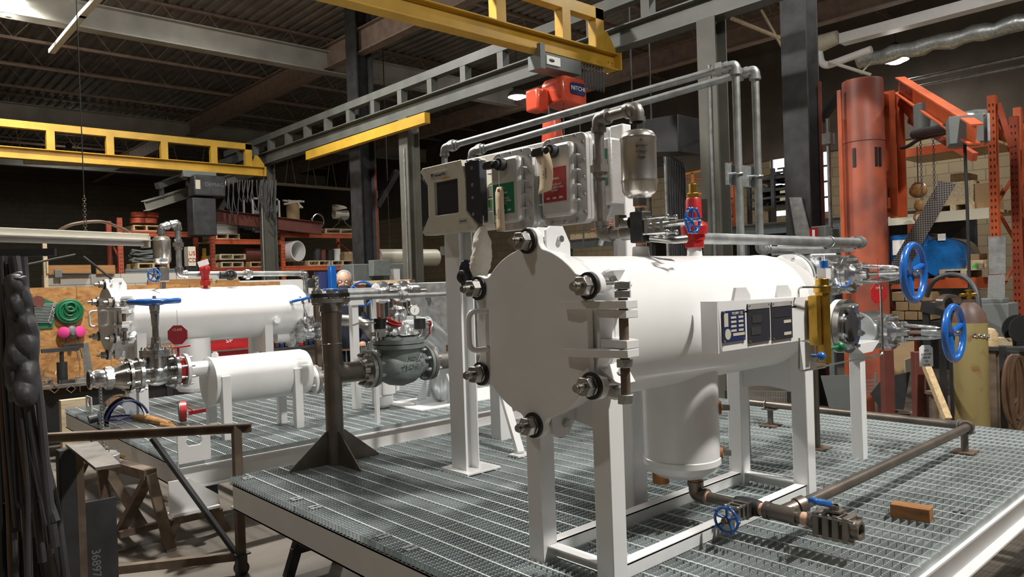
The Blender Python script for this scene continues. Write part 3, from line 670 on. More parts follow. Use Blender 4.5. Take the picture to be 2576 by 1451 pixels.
# ---------------------------------------------------------------- valves
def wheel(c, a, ra, r, spokes=3, lugs=0, hub=.03, dish=.0, ph=.3):
    m = MB().torus(c, a, ra, r, 48, 12); u, w = basis(a); a = V(a).normalized(); c = V(c); h = c-a*dish
    for k in range(spokes):
        t = 2*math.pi*k/spokes+ph; e = c+(u*math.cos(t)+w*math.sin(t))*ra; m.tube([h, h.lerp(e, .5)-a*dish*.2, e], [r*1.05, r*.85, r*.8], 8)
    for k in range(lugs):
        t = 2*math.pi*k/lugs; e = c+(u*math.cos(t)+w*math.sin(t))*(ra+r*.6); m.ball(e, r*1.5, n=8, m=6)
    return m.cyl(h-a*hub*.7, h+a*hub*.5, hub, n=16)
def gate_valve(name, lab, c, flow, stem, s, wr, length, m='chrome', wm='blue', tagm=None, group=None):
    """flanged gate valve: s = bore radius, length from the body centre to the handwheel"""
    c = V(c); f = V(flow).normalized(); a = V(stem).normalized(); k = f.cross(a)
    t = thing(name, lab, 'valve', tuple(c), group)
    L = s*2.1
    b = MB().lathe([(-L,s*1.15),(-L*.6,s*1.15),(-L*.4,s*1.45),(0,s*1.6),(L*.4,s*1.45),(L*.6,s*1.15),(L,s*1.15)], c, f, 32)
    b.ball(c, s*1.55, n=20, m=14).lathe([(0,s*1.5),(s*1.4,s*1.35),(s*2.3,s*1.3)], c, a, 28)
    build('body', b, m, t)
    for q in (-1, 1): build('flange', MB().lathe([(0,s*2.2),(s*.42,s*2.2)] if q > 0 else [(-s*.42,s*2.2),(0,s*2.2)], c+f*(L*q-(s*.2*q)), f, 40).bolts(c+f*(L*q), f, s*1.82, 8, s*.17, s*1.5), m, t)
    o = c+a*s*2.2
    build('bonnet_flange', MB().lathe([(0,s*1.95),(s*.38,s*1.95),(s*.40,s*1.88),(s*.44,s*1.88),(s*.46,s*1.95),(s*.84,s*1.95)], o, a, 40).bolts(o+a*s*.42, a, s*1.62, 8, s*.17, s*1.5), m, t)
    y0 = s*3.0; y1 = length-s*.9; ym = MB().lathe([(0,s*1.1),(s*.3,s*.8),(s*.5,s*.62)], c+a*y0, a, 20)
    for q in (-1, 1): ym.tube(fil([c+a*(y0+s*.2)+k*q*s*.75, c+a*(y0+s*1.3)+k*q*s*.72, c+a*(y1-s*.9)+k*q*s*.55, c+a*y1+k*q*s*.3], s*.4), s*.2, 8)
    ym.cyl(c+a*(y1-s*.6), c+a*(y1+s*.25), s*.55, n=14).lathe([(0,s*.95),(s*.5,s*.6),(s*1.6,s*.5)], c+a*y0, a, 20).lathe([(-s*2.2,s*.42),(-s*.6,s*.5),(0,s*.62),(s*.4,s*.62)], c+a*y1, a, 20)
    g = c+a*(y0+s*1.0); ym.bar(g-k*s*1.15, g+k*s*1.15, s*.45, s*.28, a)
    for q in (-1, 1): ym.cyl(g+k*q*s*.95-a*s*.9, g+k*q*s*.95+a*s*.5, s*.12, n=8); ym.hexa(g+k*q*s*.95+a*s*.15, g+k*q*s*.95+a*s*.4, s*.22)
    build('yoke', ym, m, t)
    build('stem', MB().cyl(c+a*y0, c+a*(length+s*.7), s*.22, n=12).hexa(c+a*(length+s*.05), c+a*(length+s*.4), s*.36), 'steel', t)
    build('handwheel', wheel(c+a*length, a, wr, wr*.125, 3, 0, s*.42, s*.25), wm, t)
    return t
# near the far end of the near vessel
F1 = V((3.97, 1.86, 1.625))
g1 = gate_valve('gate_valve', 'silver gate valve with the larger, upper blue handwheel at right', F1, X, -Y, .052, .138, .46)
F2 = V((4.50, 1.86, 1.285))
g2 = gate_valve('gate_valve', 'silver gate valve with the lower blue handwheel farthest right', F2, X, -Y, .052, .145, .47)
t = thing('vessel_nozzle_pipe', 'flanged white nozzle and short pipe at the far end of the near vessel', 'nozzle', (3.6, 1.9, 1.6))
build('nozzle', MB().cyl((3.45, 1.87, 1.6), (3.75, 1.87, 1.62), .057), 'white', t)
build('flange', MB().lathe([(0,.06),(.03,.125),(.06,.125)], (3.58, 1.88, 1.615), X, 40), 'white', t)
build('mating_flange', MB().lathe([(0,.125),(.025,.125),(.08,.06)], (3.645, 1.87, 1.62), X, 40).bolts((3.635, 1.88, 1.618), X, .10, 8, .011, .09), 'chrome', t)
t = thing('blind_flange_nozzle', 'white side nozzle closed by a bolted round flange beside the brass gauge', 'flange', (3.79, 1.7, 1.36))
fc = P(2120, 820, y=1.66); build('nozzle', MB().cyl(fc+Y*.22, fc, .062), 'white', t)
build('flange', MB().lathe([(0,.07),(.02,.135),(.045,.135)], fc+Y*.045, -Y, 44), 'white', t)
bf = build('blind', MB().lathe([(0,.135),(.03,.135),(.031,.085),(.036,.085)], fc-Y*.004, -Y, 44), 'steel', t)
build('gasket_face', MB().lathe([(0,.078),(.004,.078)], fc-Y*.042, -Y, 36), 'dark_steel', bf)
build('studs', MB().bolts(fc-Y*.0, Y, .108, 8, .0135, .13), 'zinc', t)
# pipe between the nozzle and the lower valve
t = thing('header_pipe', 'short silver painted elbow pipe feeding the lower blue-wheeled valve', 'pipe', (4.2, 1.86, 1.28))
build('pipe', MB().tube(fil([(3.6,1.86,1.33),(3.9,1.86,1.31),(4.39,1.86,1.287)], .1), .052, 20), 'chrome', t)
build('flange', MB().lathe([(0,.06),(.03,.115),(.055,.115)], (4.32,1.86,1.288), X, 36), 'silver', t)
# pipe stand under it
sp = P(2163, 1150, z=ZS)
t = thing('pipe_support_post', 'white square post with flared head under the blind flange', 'support post', (sp.x, sp.y, ZS))
build('post', MB().bx(sp.x-.032, sp.x+.032, sp.y-.032, sp.y+.032, ZS-.02, 1.20), 'white', t, .003)
build('head_plate', MB().prism([(-.06,0),(.06,0),(.15,.045),(.15,.055),(-.15,.055),(-.15,.045)], (sp.x, sp.y-.06, 1.19), X, Z, (0,.12,0)), 'white', t)
# red octagonal valve tags, white paper tag
def octag(nm, c, u, w, r, lab, m='redplate', txt=None):
    n = V(u).cross(V(w)); o = solo(nm, MB().cyl(V(c)+V(w)*r*.9, V(c)+V(w)*(r+.12), .0015, n=5).prism([(r*math.cos(R(22.5+45*k)), r*math.sin(R(22.5+45*k))) for k in range(8)], c, u, w, n*.003), m, lab, 'tag')
    if txt: lettering('tag_writing', txt, r*.32, V(c)+V(w)*r*.5+n*.004, u, w, 'paper', o, .001)
    return o
vd = (CR*.9+CF*.43).normalized()
octag('valve_tag', P(2210, 738, d=3.62), V((.9,-.43,0)).normalized(), Z, .052, 'red octagonal tag hanging under the upper blue-wheeled valve', 'red', 'OPEN')
wt = P(2330, 895, d=4.15)
o = solo('paper_tag', MB().prism([(-.035,-.06),(.035,-.06),(.035,.045),(.02,.06),(-.02,.06),(-.035,.045)], wt, V((.6,-.8,0)), Z, (.002,.002,0)), 'whitepaper', 'white printed paper tag hanging from the lower blue-wheeled valve', 'tag')
for k in range(5): lettering('tag_writing', ['38.2','6 IN 150','VALVE','CS','GATE'][k], .014, wt+Z*(.03-.02*k)+V((-.0012,-.0012,0)), V((.6,-.8,0)), Z, 'dark_steel', o, .001)

# brass differential gauge
bg = P(2070, 800, y=1.46); bx_, by_ = bg.x, bg.y
zt, zb = P(2075, 700, y=1.46).z, P(2075, 912, y=1.46).z
t = thing('brass_level_gauge', 'tall gold brass level gauge column at the far end of the nameplate board', 'gauge', (bx_, by_, zb))
build('column', MB().hexa((bx_, by_, zb), (bx_, by_, zt-.03), .033).cyl((bx_, by_, zt-.03), (bx_, by_, zt), .028).cyl((bx_, by_, zt-.06), (bx_, by_, zt-.03), .036), 'brass', t, .002)
build('back_plate', MB().bx(bx_-.07, bx_-.035, by_-.01, by_+.03, zb+.08, zt-.07), 'brass', t, .002)
build('rod', MB().cyl((bx_+.028, by_+.01, zb+.02), (bx_+.028, by_+.01, zt-.06), .008), 'black', t)
build('top_valve', MB().box((bx_+.02, by_, zt+.02), (.045,.04,.045)).cyl((bx_+.02, by_, zt+.04), (bx_+.02, by_, zt+.10), .006).cyl((bx_-.03, by_+.03, zt+.10), (bx_+.07, by_-.03, zt+.10), .006), 'whiteflat', t)
build('blue_cap', MB().cyl((bx_+.02, by_, zt+.045), (bx_+.02, by_, zt+.075), .018), 'blue', t)
k1 = P(2066, 896, y=1.42); build('blue_knob', MB().ball(k1, .019).cyl(k1, k1+Y*.04, .008), 'blue', t)
k2 = P(2112, 872, y=1.46); build('green_knob', MB().ball(k2, .024).cyl(k2, V((bx_, by_, k2.z)), .008), 'green', t)
t = thing('impulse_tubing', 'thin bright bent tubes running from the brass gauge to the valves', 'tubing', (bx_, by_, 1.6))
build('tube', MB().tube(fil([P(2010,775,y=1.52), P(2008,725,y=1.5), P(2020,722,y=1.46), P(2062,722,y=1.45)], .02), .004, 6), 'steel', t)
build('tube', MB().tube(fil([P(2135,708,y=1.5), P(2215,712,y=1.42), P(2221,890,y=1.40), P(2185,902,y=1.42)], .02), .005, 6), 'steel', t)
build('strap', MB().tube(fil([P(2102,702,y=1.5), P(2108,720,y=1.46), P(2130,722,y=1.44), P(2140,702,y=1.45)], .03), .0045, 6), 'blue', t)
t = thing('tubing_bracket', 'thin grey plate bracket below the brass gauge on the far leg', 'bracket', (3.2, 1.5, 1.2))
q = [P(2012,858,y=1.5), P(2078,868,y=1.5), P(2078,925,y=1.5), P(2022,935,y=1.5)]
build('plate', MB().prism([(p.x, p.z) for p in q][::-1], (0,1.5,0), X, Z, (0,.004,0)), 'whiteflat', t)
build('edge_rod', MB().tube(fil([P(2010,850,y=1.49), P(2010,935,y=1.49), P(2100,915,y=1.46), P(2222,890,y=1.40)], .02), .0045, 6), 'steel', t)

# ================================================================ piping on top of the near vessel
def pipe_run(name, lab, pts, r, m, fr=.06, n=16, fit=(), fitm=None, cat='pipe', group=None):
    """a pipe with threaded elbows (bulges) at its corners and at the listed points"""
    t = thing(name, lab, cat, tuple(V(pts[0])), group); build('pipe', MB().tube(fil(pts, fr, 6), r, n), m, t)
    for i in range(1, len(pts)-1):
        a, b, c = V(pts[i-1]), V(pts[i]), V(pts[i+1]); d1, d2 = (a-b).normalized(), (c-b).normalized(); L = r*2.3
        e = MB().tube(fil([b+d1*L, b, b+d2*L], fr*.9, 6), r*1.32, n)
        for d in (d1, d2): e.cyl(b+d*L*.75, b+d*L*1.12, r*1.5, n=20)
        build('elbow', e, fitm or m, t)
    for p, d in fit:
        p, d = V(p), V(d).normalized(); e = MB().cyl(p-d*r*1.8, p-d*r*.7, r*1.4, n=20).lathe([(-r*.7,r*1.9),(r*.7,r*1.9)], p, d, 8).cyl(p+d*r*.7, p+d*r*1.8, r*1.4, n=20)
        build('union', e, fitm or m, t)
    return t
ex, ey = 2.39, VY
t = thing('air_eliminator', 'tall stainless steel air eliminator bottle standing above the near vessel', 'air eliminator', (ex, ey, 1.95))
b0, b1 = 1.962, 2.238
build('bottle', MB().lathe([(0,.018),(.004,.045),(.018,.062),(.03,.069),(.06,.071),(.066,.0735),(.074,.0735),(.08,.071),(.232,.071),(.236,.0735),(.244,.0735),(.248,.071),(.262,.063),(.272,.045),(.277,.02)], (ex, ey, b0), Z, 44), 'stainless', t)
lg = build('stamp_field', MB().cyl((ex-.062, ey-.042, 2.16), (ex-.056, ey-.038, 2.16), .004, n=6), 'iron', t)
for k in range(4): lettering('stamped_writing', ['A', 'ARMSTRONG', 'AUTOMATIC', 'AIR VENT'][k], [.018,.008,.008,.008][k], (ex-.0485, ey-.0525, 2.185-.022*k), V((.74,-.68,0)), Z, 'iron', lg, .002)
build('neck', MB().cyl((ex, ey, b1-.004), (ex, ey, b1+.05), .021).hexa((ex, ey, b1+.0), (ex, ey, b1+.025), .03).cyl((ex, ey, b1+.03), (ex, ey, b1+.045), .0215), 'iron', t)
build('neck', MB().hexa((ex, ey, b0-.03), (ex, ey, b0+.002), .03).cyl((ex, ey, b0-.05), (ex, ey, b0-.03), .021), 'steel', t)
yb = P(1505, 292, x=ex).y; zl = 2.325
pipe_run('vent_loop_pipe', 'brown-grey steel vent pipe looping from the air eliminator down the left side', [(ex, ey, b1+.045), (ex, ey, zl), (ex, yb, zl-.005), (ex, yb, 1.832), (ex, ey+.085, 1.832)], .0215, 'pipe', .03, 18, [((ex, yb, P(1508,425,x=ex,).z), Z)], 'pipe')
t = thing('vent_gate_valve', 'small dark steel block valve with spoked blue wheel under the air eliminator', 'valve', (ex, ey, 1.74))
zc = 1.848
build('body', MB().box((ex, ey, zc), (.062,.066,.125)).box((ex, ey, zc), (.05,.08,.06)), 'iron', t, .006)
build('inlet_hub', MB().cyl((ex, ey+.03, 1.832), (ex, ey+.09, 1.832), .032).cyl((ex-.02, ey+.035, zc+.02), (ex-.02, ey+.09, zc+.02), .024).box((ex-.02, ey+.085, zc+.03), (.05,.02,.05)), 'steel', t)
s = MB(); 
for k in range(3): s.box((ex, ey-.05-.035*k, zc+.004), (.066-.006*k,.014,.075-.008*k))
for k in range(4): 
    dx, dz = (.028,-.028)[k%2], (.030,-.030)[k//2]; s.cyl((ex+dx, ey-.035, zc+dz), (ex+dx, ey-.15, zc+dz), .006, n=8); s.ball((ex+dx, ey-.15, zc+dz), .010, n=8, m=6)
s.cyl((ex, ey-.04, zc), (ex, ey-.22, zc+.005), .012)
build('bonnet', s, 'chrome', t)
build('stem', MB().cyl((ex, ey-.2, zc+.005), (ex, ey-.285, zc+.008), .006), 'steel', t)
build('handwheel', wheel((ex, ey-.245, zc+.007), -Y, .045, .0055, 5, 6, .012, .006), 'blue', t)
build('lower_elbow', MB().tube(fil([(ex+.01,ey-.04,zc-.045),(ex+.03,ey-.13,zc-.06),(ex+.09,ey-.15,zc-.055)], .04), .016, 10), 'steel', t)
for z0, z1, r, m, nm in ((1.925,1.945,.022,'tape','thread_tape'),(1.765,1.785,.022,'tape','thread_tape'),(1.745,1.755,.030,'steel','coupling'),(1.755,1.765,.026,'steel','coupling'),(1.735,1.747,.022,'tape','thread_tape')):
    build(nm, MB().cyl((ex, ey, z0), (ex, ey, z1), r), m, t)
build('thread_tape', MB().cyl((ex, ey+.088, 1.832), (ex, ey+.10, 1.832), .024), 'tape', t)
rx = 2.762
t = thing('relief_valve', 'red relief valve with brass cap standing on the near vessel', 'valve', (rx, ey, 1.735))
zz = lambda py: P(1745, py, y=VY).z
build('body', MB().lathe([(0,.034),(.028,.036),(.030,.045),(.055,.045),(.057,.055),(.09,.060),(.105,.050),(.115,.036),(.205,.033),(.215,.028)], (rx, ey, zz(622)), Z, 28), 'red', t)
build('hex_base', MB().hexa((rx, ey, zz(623)), (rx, ey, zz(600)), .045), 'red', t, .002)
build('outlet', MB().cyl((rx, ey+.03, zz(600)), (rx+.05, ey+.06, zz(600)), .028), 'red', t)
tz = zz(622)+.213
build('brass_cap', MB().hexa((rx, ey, tz), (rx, ey, tz+.022), .027).cyl((rx, ey, tz+.02), (rx, ey, tz+.062), .018, n=8), 'brass', t, .001)
build('thread_tape', MB().cyl((rx, ey, 1.745), (rx, ey, zz(621)), .022), 'tape', t)
build('data_label', MB().prism([(-.012,-.05),(.012,-.05),(.014,.05),(-.012,.05)], (rx+.03, ey-.036, tz-.055), V((.7,-.7,0)), Z, (.002,.002,0)), 'steel', t)
gz = P(1900, 603, y=1.95).z; gx = P(2170, 610, y=1.95)
pipe_run('discharge_pipe', 'long straight galvanised pipe running right from behind the relief valve', [(rx+.06, 1.95, gz), (gx.x, 1.95, gz), (gx.x, 2.5, gz)], .0265, 'conduit', .05, 18)
pp = (4.25, 2.06)
t = thing('pipe_post', 'slim raw steel pipe post with foot plate behind the right rear leg', 'support post', (*pp, ZS))
build('pipe', MB().cyl((*pp, ZS), (*pp, 1.74), .022), 'rawpipe', t); build('foot_plate', MB().box((*pp, ZS+.004), (.13,.13,.008)), 'rust', t)
build('strut_arm', MB().bar((4.25, 1.82, 1.762), (4.25, 2.3, 1.762), .04, .022), 'galv', t); build('pipe_clamp', MB().torus((4.25, 1.95, gz), X, .030, .004, 24, 6), 'zinc', t); build('pipe_clamp', MB().torus((4.0, 2.2, gz-.03), X, .026, .004, 24, 6), 'zinc', t)

# the two conduits around the panel
la, lb = P(1118, 372, x=3.1), P(1187, 382, x=3.27)
ra, rb = P(1850, 163, y=2.2), P(1899, 176, y=2.2)
gb = P(1928, 628, y=2.2)
pipe_run('conduit', 'outer galvanised conduit arching over the panel, its right leg to the left', [(la.x, la.y, ZS), la, ra, (ra.x, ra.y, ZS)], .0215, 'conduit', .03, 18, [(la.lerp(ra, .035), ra-la), (la.lerp(ra, .955), ra-la)])
pipe_run('conduit', 'inner galvanised conduit arching over the panel, bending right behind the vessel', [(lb.x, lb.y, 1.2), lb, rb, (rb.x, rb.y, gb.z), (rb.x+1.0, rb.y, gb.z)], .0215, 'conduit', .03, 18, [(lb.lerp(rb, .035), rb-lb), (lb.lerp(rb, .955), rb-lb)])
bp = P(1880, 440, y=2.2)
t = thing('conduit_bracket', 'grey strut bracket clamping the two conduits above the near vessel', 'bracket', tuple(bp))
build('plate', MB().bar((ra.x-.07, 2.235, bp.z), (rb.x+.06, 2.235, bp.z), .012, .12), 'galv', t)
for c in (ra, rb): build('clamp', MB().torus((c.x, 2.2, bp.z), Z, .027, .005, 24, 6).cyl((c.x-.04, 2.19, bp.z), (c.x-.04, 2.24, bp.z), .006), 'zinc', t)
bl_ = P(1132, 630, x=3.1)
t = thing('conduit_bracket', 'grey strut bracket clamping the conduit left of the panel post', 'bracket', tuple(bl_))
build('plate', MB().box((3.07, la.y-.03, bl_.z), (.012,.14,.06)), 'galv', t); build('clamp', MB().torus((3.1, la.y, bl_.z), Z, .027, .005, 24, 6).cyl((3.05, la.y-.06, bl_.z), (3.065, la.y-.06, bl_.z), .012), 'zinc', t)

# ================================================================ panel stand and enclosures
t = st = thing('panel_stand', 'white steel post and beam stand holding the three enclosures', 'stand', (2.62, 2.7, ZS))
py0 = 3.27
build('post', MB().bx(2.60, 2.608, py0-.07, py0+.075, ZS, 2.30).bx(2.608, 2.69, py0+.04, py0+.05, ZS, 2.30).bx(2.53, 2.60, py0-.004, py0+.006, ZS, 2.30).bx(2.52, 2.532, py0-.06, py0+.07, ZS, 2.30), 'white', t, .001)
build('base_plate', MB().box((2.6, py0, ZS+.006), (.24,.24,.012)), 'white', t, .002)
build('post', MB().bx(2.60, 2.70, 2.105, 2.185, ZS, 2.335), 'white', t, .008)
build('backing_beam', MB().bx(2.605, 2.66, 2.19, 3.34, 1.93, 2.335), 'white', t, .008)
build('brace', MB().bar((2.60, 2.145, 2.05), (2.60, 2.26, 1.80), .02, .012), 'white', t)
t = thing('rear_panel_support', 'white post with diagonal brace and foot standing behind the panel post', 'support post', (3.2, 3.7, ZS))
q = P(1262, 1100, z=ZS)
build('post', MB().bx(q.x-.05, q.x+.05, q.y-.05, q.y+.05, ZS-.02, 1.0), 'white', t, .004); build('cap', MB().bx(q.x-.09, q.x+.07, q.y-.09, q.y+.07, 1.0, 1.012), 'white', t)
e = P(1310, 1145, z=ZS); build('brace', MB().bar((q.x-.05, q.y-.03, 1.05), (e.x, e.y, ZS+.01), .045, .045), 'white', t, .003); build('brace_foot', MB().box((e.x, e.y, ZS+.006), (.12,.09,.01)), 'white', t)
def rrect(w, h, r, n=5):
    o = []
    for cx, cy, a in ((w/2-r, h/2-r, 0), (-w/2+r, h/2-r, 90), (-w/2+r, -h/2+r, 180), (w/2-r, -h/2+r, 270)):
        for k in range(n+1): o.append((cx+r*math.cos(R(a+90*k/n)), cy+r*math.sin(R(a+90*k/n))))
    return o
NY = -Y
XH = 2.40
# HMI: read from the front (facing -x), reading direction is -y
a, b, c_, d_ = P(1057,425,x=XH), P(1200,405,x=XH), P(1075,592,x=XH), P(1205,577,x=XH)
hy, hzc = (a.y+b.y)/2, (a.z+c_.z)/2; hw, hh = a.y-b.y, a.z-c_.z
t = thing('screen_enclosure', 'cream operator screen enclosure with black corner panels at the left end of the stand', 'enclosure', (XH, hy, hzc-hh/2))
build('back_box', MB().prism(rrect(hw*.94, hh*.94, .02), (XH+.06, hy, hzc), NY, Z, (.14,0,0)), 'cream', t, .006)
w2, h2 = hw/2, hh/2; cc = .055
build('front_frame', MB().prism([(-w2+.01,h2-.02),(-w2+.03,h2),(w2-.12,h2),(w2-.035,h2-.05),(w2-.005,h2-.05)] if False else rrect(hw, hh, .035), (XH+.03, hy, hzc), NY, Z, (.04,0,0)), 'cream', t, .004)
wx0, wx1, wz0, wz1 = -w2+.12, w2-.165, -h2+.10, h2-.09
fo = [(-w2+.02,h2),(w2-.13,h2),(w2-.125,h2-.02),(w2-.105,h2-.10),(w2-.105,-h2+.10),(w2-.02,-h2+.02),(w2-.03,-h2),(-w2+.02,-h2),(-w2,-h2+.02),(-w2+.065,-h2+.10),(-w2+.065,h2-.10),(-w2,h2-.02)]
def holed(outer, inner, o, u, w, t_):
    m = MB(); o, u, w, t_ = V(o), V(u), V(w), V(t_); n = len(inner)
    vs = [o+u*a+w*b for a, b in outer]; vi = [o+u*a+w*b for a, b in inner]
    # inner has the same count as outer: bridge them
    k = len(outer); m.add(vs+vi+[p+t_ for p in vs]+[p+t_ for p in vi], [])
    for i in range(k):
        j = (i+1)%k; m.f += [(i, j, k+j, k+i), (2*k+j, 2*k+i, 3*k+i, 3*k+j), (j, i, 2*k+i, 2*k+j), (k+i, k+j, 3*k+j, 3*k+i)]
    return m
inn = [(wx0,wz1),(wx1-.01,wz1),(wx1,wz1-.004),(wx1,wz1-.06),(wx1,wz0+.05),(wx1,wz0+.004),(wx1-.01,wz0),(wx0+.01,wz0),(wx0,wz0+.004),(wx0,wz0+.05),(wx0,wz1-.05),(wx0,wz1-.01)]
build('bezel', holed(fo, inn, (XH, hy, hzc), NY, Z, (.035,0,0)), 'cream', t, .003)
build('screen', MB().prism([(wx0-.01,wz0-.01),(wx1+.01,wz0-.01),(wx1+.01,wz1+.01),(wx0-.01,wz1+.01)], (XH+.02, hy, hzc), NY, Z, (.006,0,0)), 'screen', t)
for sgn, nm in ((1, 'side_panel'), (-1, 'side_panel')):
    if sgn > 0: pl = [(w2-.11,h2-.02),(w2-.06,h2-.01),(w2+.01,h2-.02),(w2+.01,-h2+.04),(w2-.015,-h2+.03),(w2-.10,-h2+.105),(w2-.10,h2-.10)]
    else: pl = [(-w2-.008,h2-.04),(-w2+.062,h2-.11),(-w2+.062,-h2+.11),(-w2-.008,-h2+.04)][::-1]
    sp_ = build(nm, MB().prism(pl[::-1] if sgn > 0 else pl, (XH+.004, hy, hzc), NY, Z, (.05,0,0)), 'screen', t, .004)
    if sgn > 0:
        for k in (-.105,-.02,.045,.13): build('screw', MB().cyl((XH-.001, hy-w2+.045, hzc+k), (XH+.006, hy-w2+.045, hzc+k), .0085, n=14), 'zinc', sp_)
s = []
for k in range(5):
    yy = hy+w2-.05-k*(hw-.13)/4
    for zq in (hzc+h2-.014, hzc-h2+.016): s.append(MB().cyl((XH-.002, yy, zq), (XH+.004, yy, zq), .0065, n=12))
each('bezel_screw', s, 'alu', t)
npz = build('name_label', MB().prism([(-.075,-.017),(.075,-.017),(.075,.017),(-.075,.017)], (XH-.003, hy+.075, hzc+h2-.055), NY, Z, (.003,0,0)), 'alu', t)
lettering('name_letters', 'TechnipFMC', .021, (XH-.0035, hy+.066, hzc+h2-.055), NY, Z, 'black', npz)
build('logo_mark', MB().prism([(-.012,.011),(.012,.011),(.004,-.002),(0,-.013),(-.004,-.002)], (XH-.004, hy+.135, hzc+h2-.055), NY, Z, (.002,0,0)), 'black', npz)
np2 = build('model_label', MB().prism([(-.04,-.013),(.04,-.013),(.04,.013),(-.04,.013)], (XH-.003, hy-.12, hzc-h2+.055), NY, Z, (.003,0,0)), 'alu', t)
lettering('model_letters', 'AccuLoad IV', .011, (XH-.0035, hy-.12, hzc-h2+.053), NY, Z, 'black', np2)
build('warning_strip', MB().prism([(-.035,-.004),(.035,-.004),(.035,.004),(-.035,.004)], (XH-.001, hy+.02, hzc+wz1+.012), NY, Z, (.002,0,0)), 'yellow', t)
def box_encl(pxs, lab, side, platem, rot_py, tilt=0.):
    (a, b, c, d) = [P(*q, x=XH+.0) for q in pxs]; cy, cz = (a.y+b.y)/2, (a.z+c.z)/2; w, h = a.y-b.y, a.z-c.z
    t = thing('explosion_proof_enclosure', lab, 'enclosure', (XH, cy, cz-h/2))
    build('rear_case', MB().prism(rrect(w*.86, h*.9, .04), (XH+.075, cy, cz), NY, Z, (.13,0,0)), 'alu', t, .006)
    build('rear_flange', MB().prism(rrect(w, h, .035), (XH+.052, cy, cz), NY, Z, (.022,0,0)), 'alu', t, .003)
    cvr = build('cover_flange', MB().prism(rrect(w, h, .035), (XH+.028, cy, cz), NY, Z, (.022,0,0)), 'alu', t, .003)
    build('cover_dome', MB().prism(rrect(w*.72, h*.82, .03), (XH-.012, cy+.015, cz), NY, Z, (.045,0,0)), 'alu', t, .014)
    for k in (-.3, -.1, .1, .3):
        for sg in (-1, 1): build('rib', MB().box((XH+.012, cy+.015+sg*(w*.40), cz+h*k*.82), (.036, w*.12, .006)), 'alu', t, .001)
    s = []
    for k in range(5):
        for sg in (-1, 1): s.append(MB()); s[-1].cyl((XH+.018, cy+sg*(w/2-.013), cz+h*(k-2)*.19), (XH+.028, cy+sg*(w/2-.013), cz+h*(k-2)*.19), .0065, n=10)
    for k in (-.28, 0, .28):
        for sg in (-1, 1): s.append(MB()); s[-1].cyl((XH+.018, cy+w*k, cz+sg*(h/2-.013)), (XH+.028, cy+w*k, cz+sg*(h/2-.013)), .0065, n=10)
    each('cover_bolt', s, 'zinc', cvr)
    pw, ph = w*.52, h*.38; pz = cz+side
    pl = build('warning_plate', MB().prism([(-pw/2,-ph/2),(pw/2,-ph/2),(pw/2,ph/2),(-pw/2,ph/2)], (XH-.015, cy+.022, pz), NY, Z, (.003,0,0)), platem, t)
    lettering('plate_writing', 'WARNING\n\nOPEN CIRCUIT\nBEFORE REMOVING\nCOVER', .013, (XH-.0155, cy+.022, pz), NY, Z, 'alu', pl)
    fl = MB()
    for k in range(3): fl.bx(XH-.0165, XH-.015, cy+.022-pw*.35+k*pw*.28, cy+.022-pw*.2+k*pw*.28, pz-ph*.42, pz-ph*.36)
    build('plate_fields', fl, 'alu', pl)
    o = V((XH-.012, cy+.02, P(0, 0, x=XH).z if False else cz+h*.32))
    build('switch_operator', MB().cyl(o, o-X*.035, .030, n=24).cyl(o-X*.035, o-X*.05, .018).bar(o-X*.045-Y*.0+Y*.02, o-X*.045+Y*.08+Z*.0, .03, .035).torus(o-X*.045+Y*.085, X, .012, .006, 14, 6), 'rubber', t, .002)
    return t, cy, cz, w, h
t, cy1, cz1, w1, h1 = box_encl([(1228,388),(1327,372),(1238,583),(1330,575)], 'grey cast enclosure with green plate in the middle of the stand', -.04, 'green', 400)
t2, cy2, cz2, w2b, h2b = box_encl([(1352,352),(1462,332),(1362,570),(1475,556)], 'grey cast enclosure with red plate at the right of the stand', -.02, 'redplate', 380)
for yy, zz in ((cy1-w1/2-.05, cz1+.08), (cy2-w2b/2-.045, cz2+.08)):
    pass
t = thing('rear_junction_box', 'silver rear case with green plate between the two cast enclosures', 'enclosure', (2.52, (cy1+cy2)/2, 1.95))
build('case', MB().bx(2.50, 2.60, cy2+w2b/2-.02, cy1-w1/2+.02, cz1-.16, cz1+.15), 'alu', t, .012); build('green_plate', MB().bx(2.493, 2.50, cy2+w2b/2+.01, cy1-w1/2-.01, cz1-.03, cz1+.12), 'green', t)
t = thing('rear_junction_box', 'silver rear case with green plate right of the red-plated enclosure', 'enclosure', (2.52, cy2-w2b/2-.06, 1.95))
build('case', MB().bx(2.50, 2.60, cy2-w2b/2-.075, cy2-w2b/2+.02, cz2-.12, cz2+.17), 'alu', t, .012); build('green_plate', MB().bx(2.493, 2.50, cy2-w2b/2-.055, cy2-w2b/2-.005, cz2-.04, cz2+.12), 'green', t)
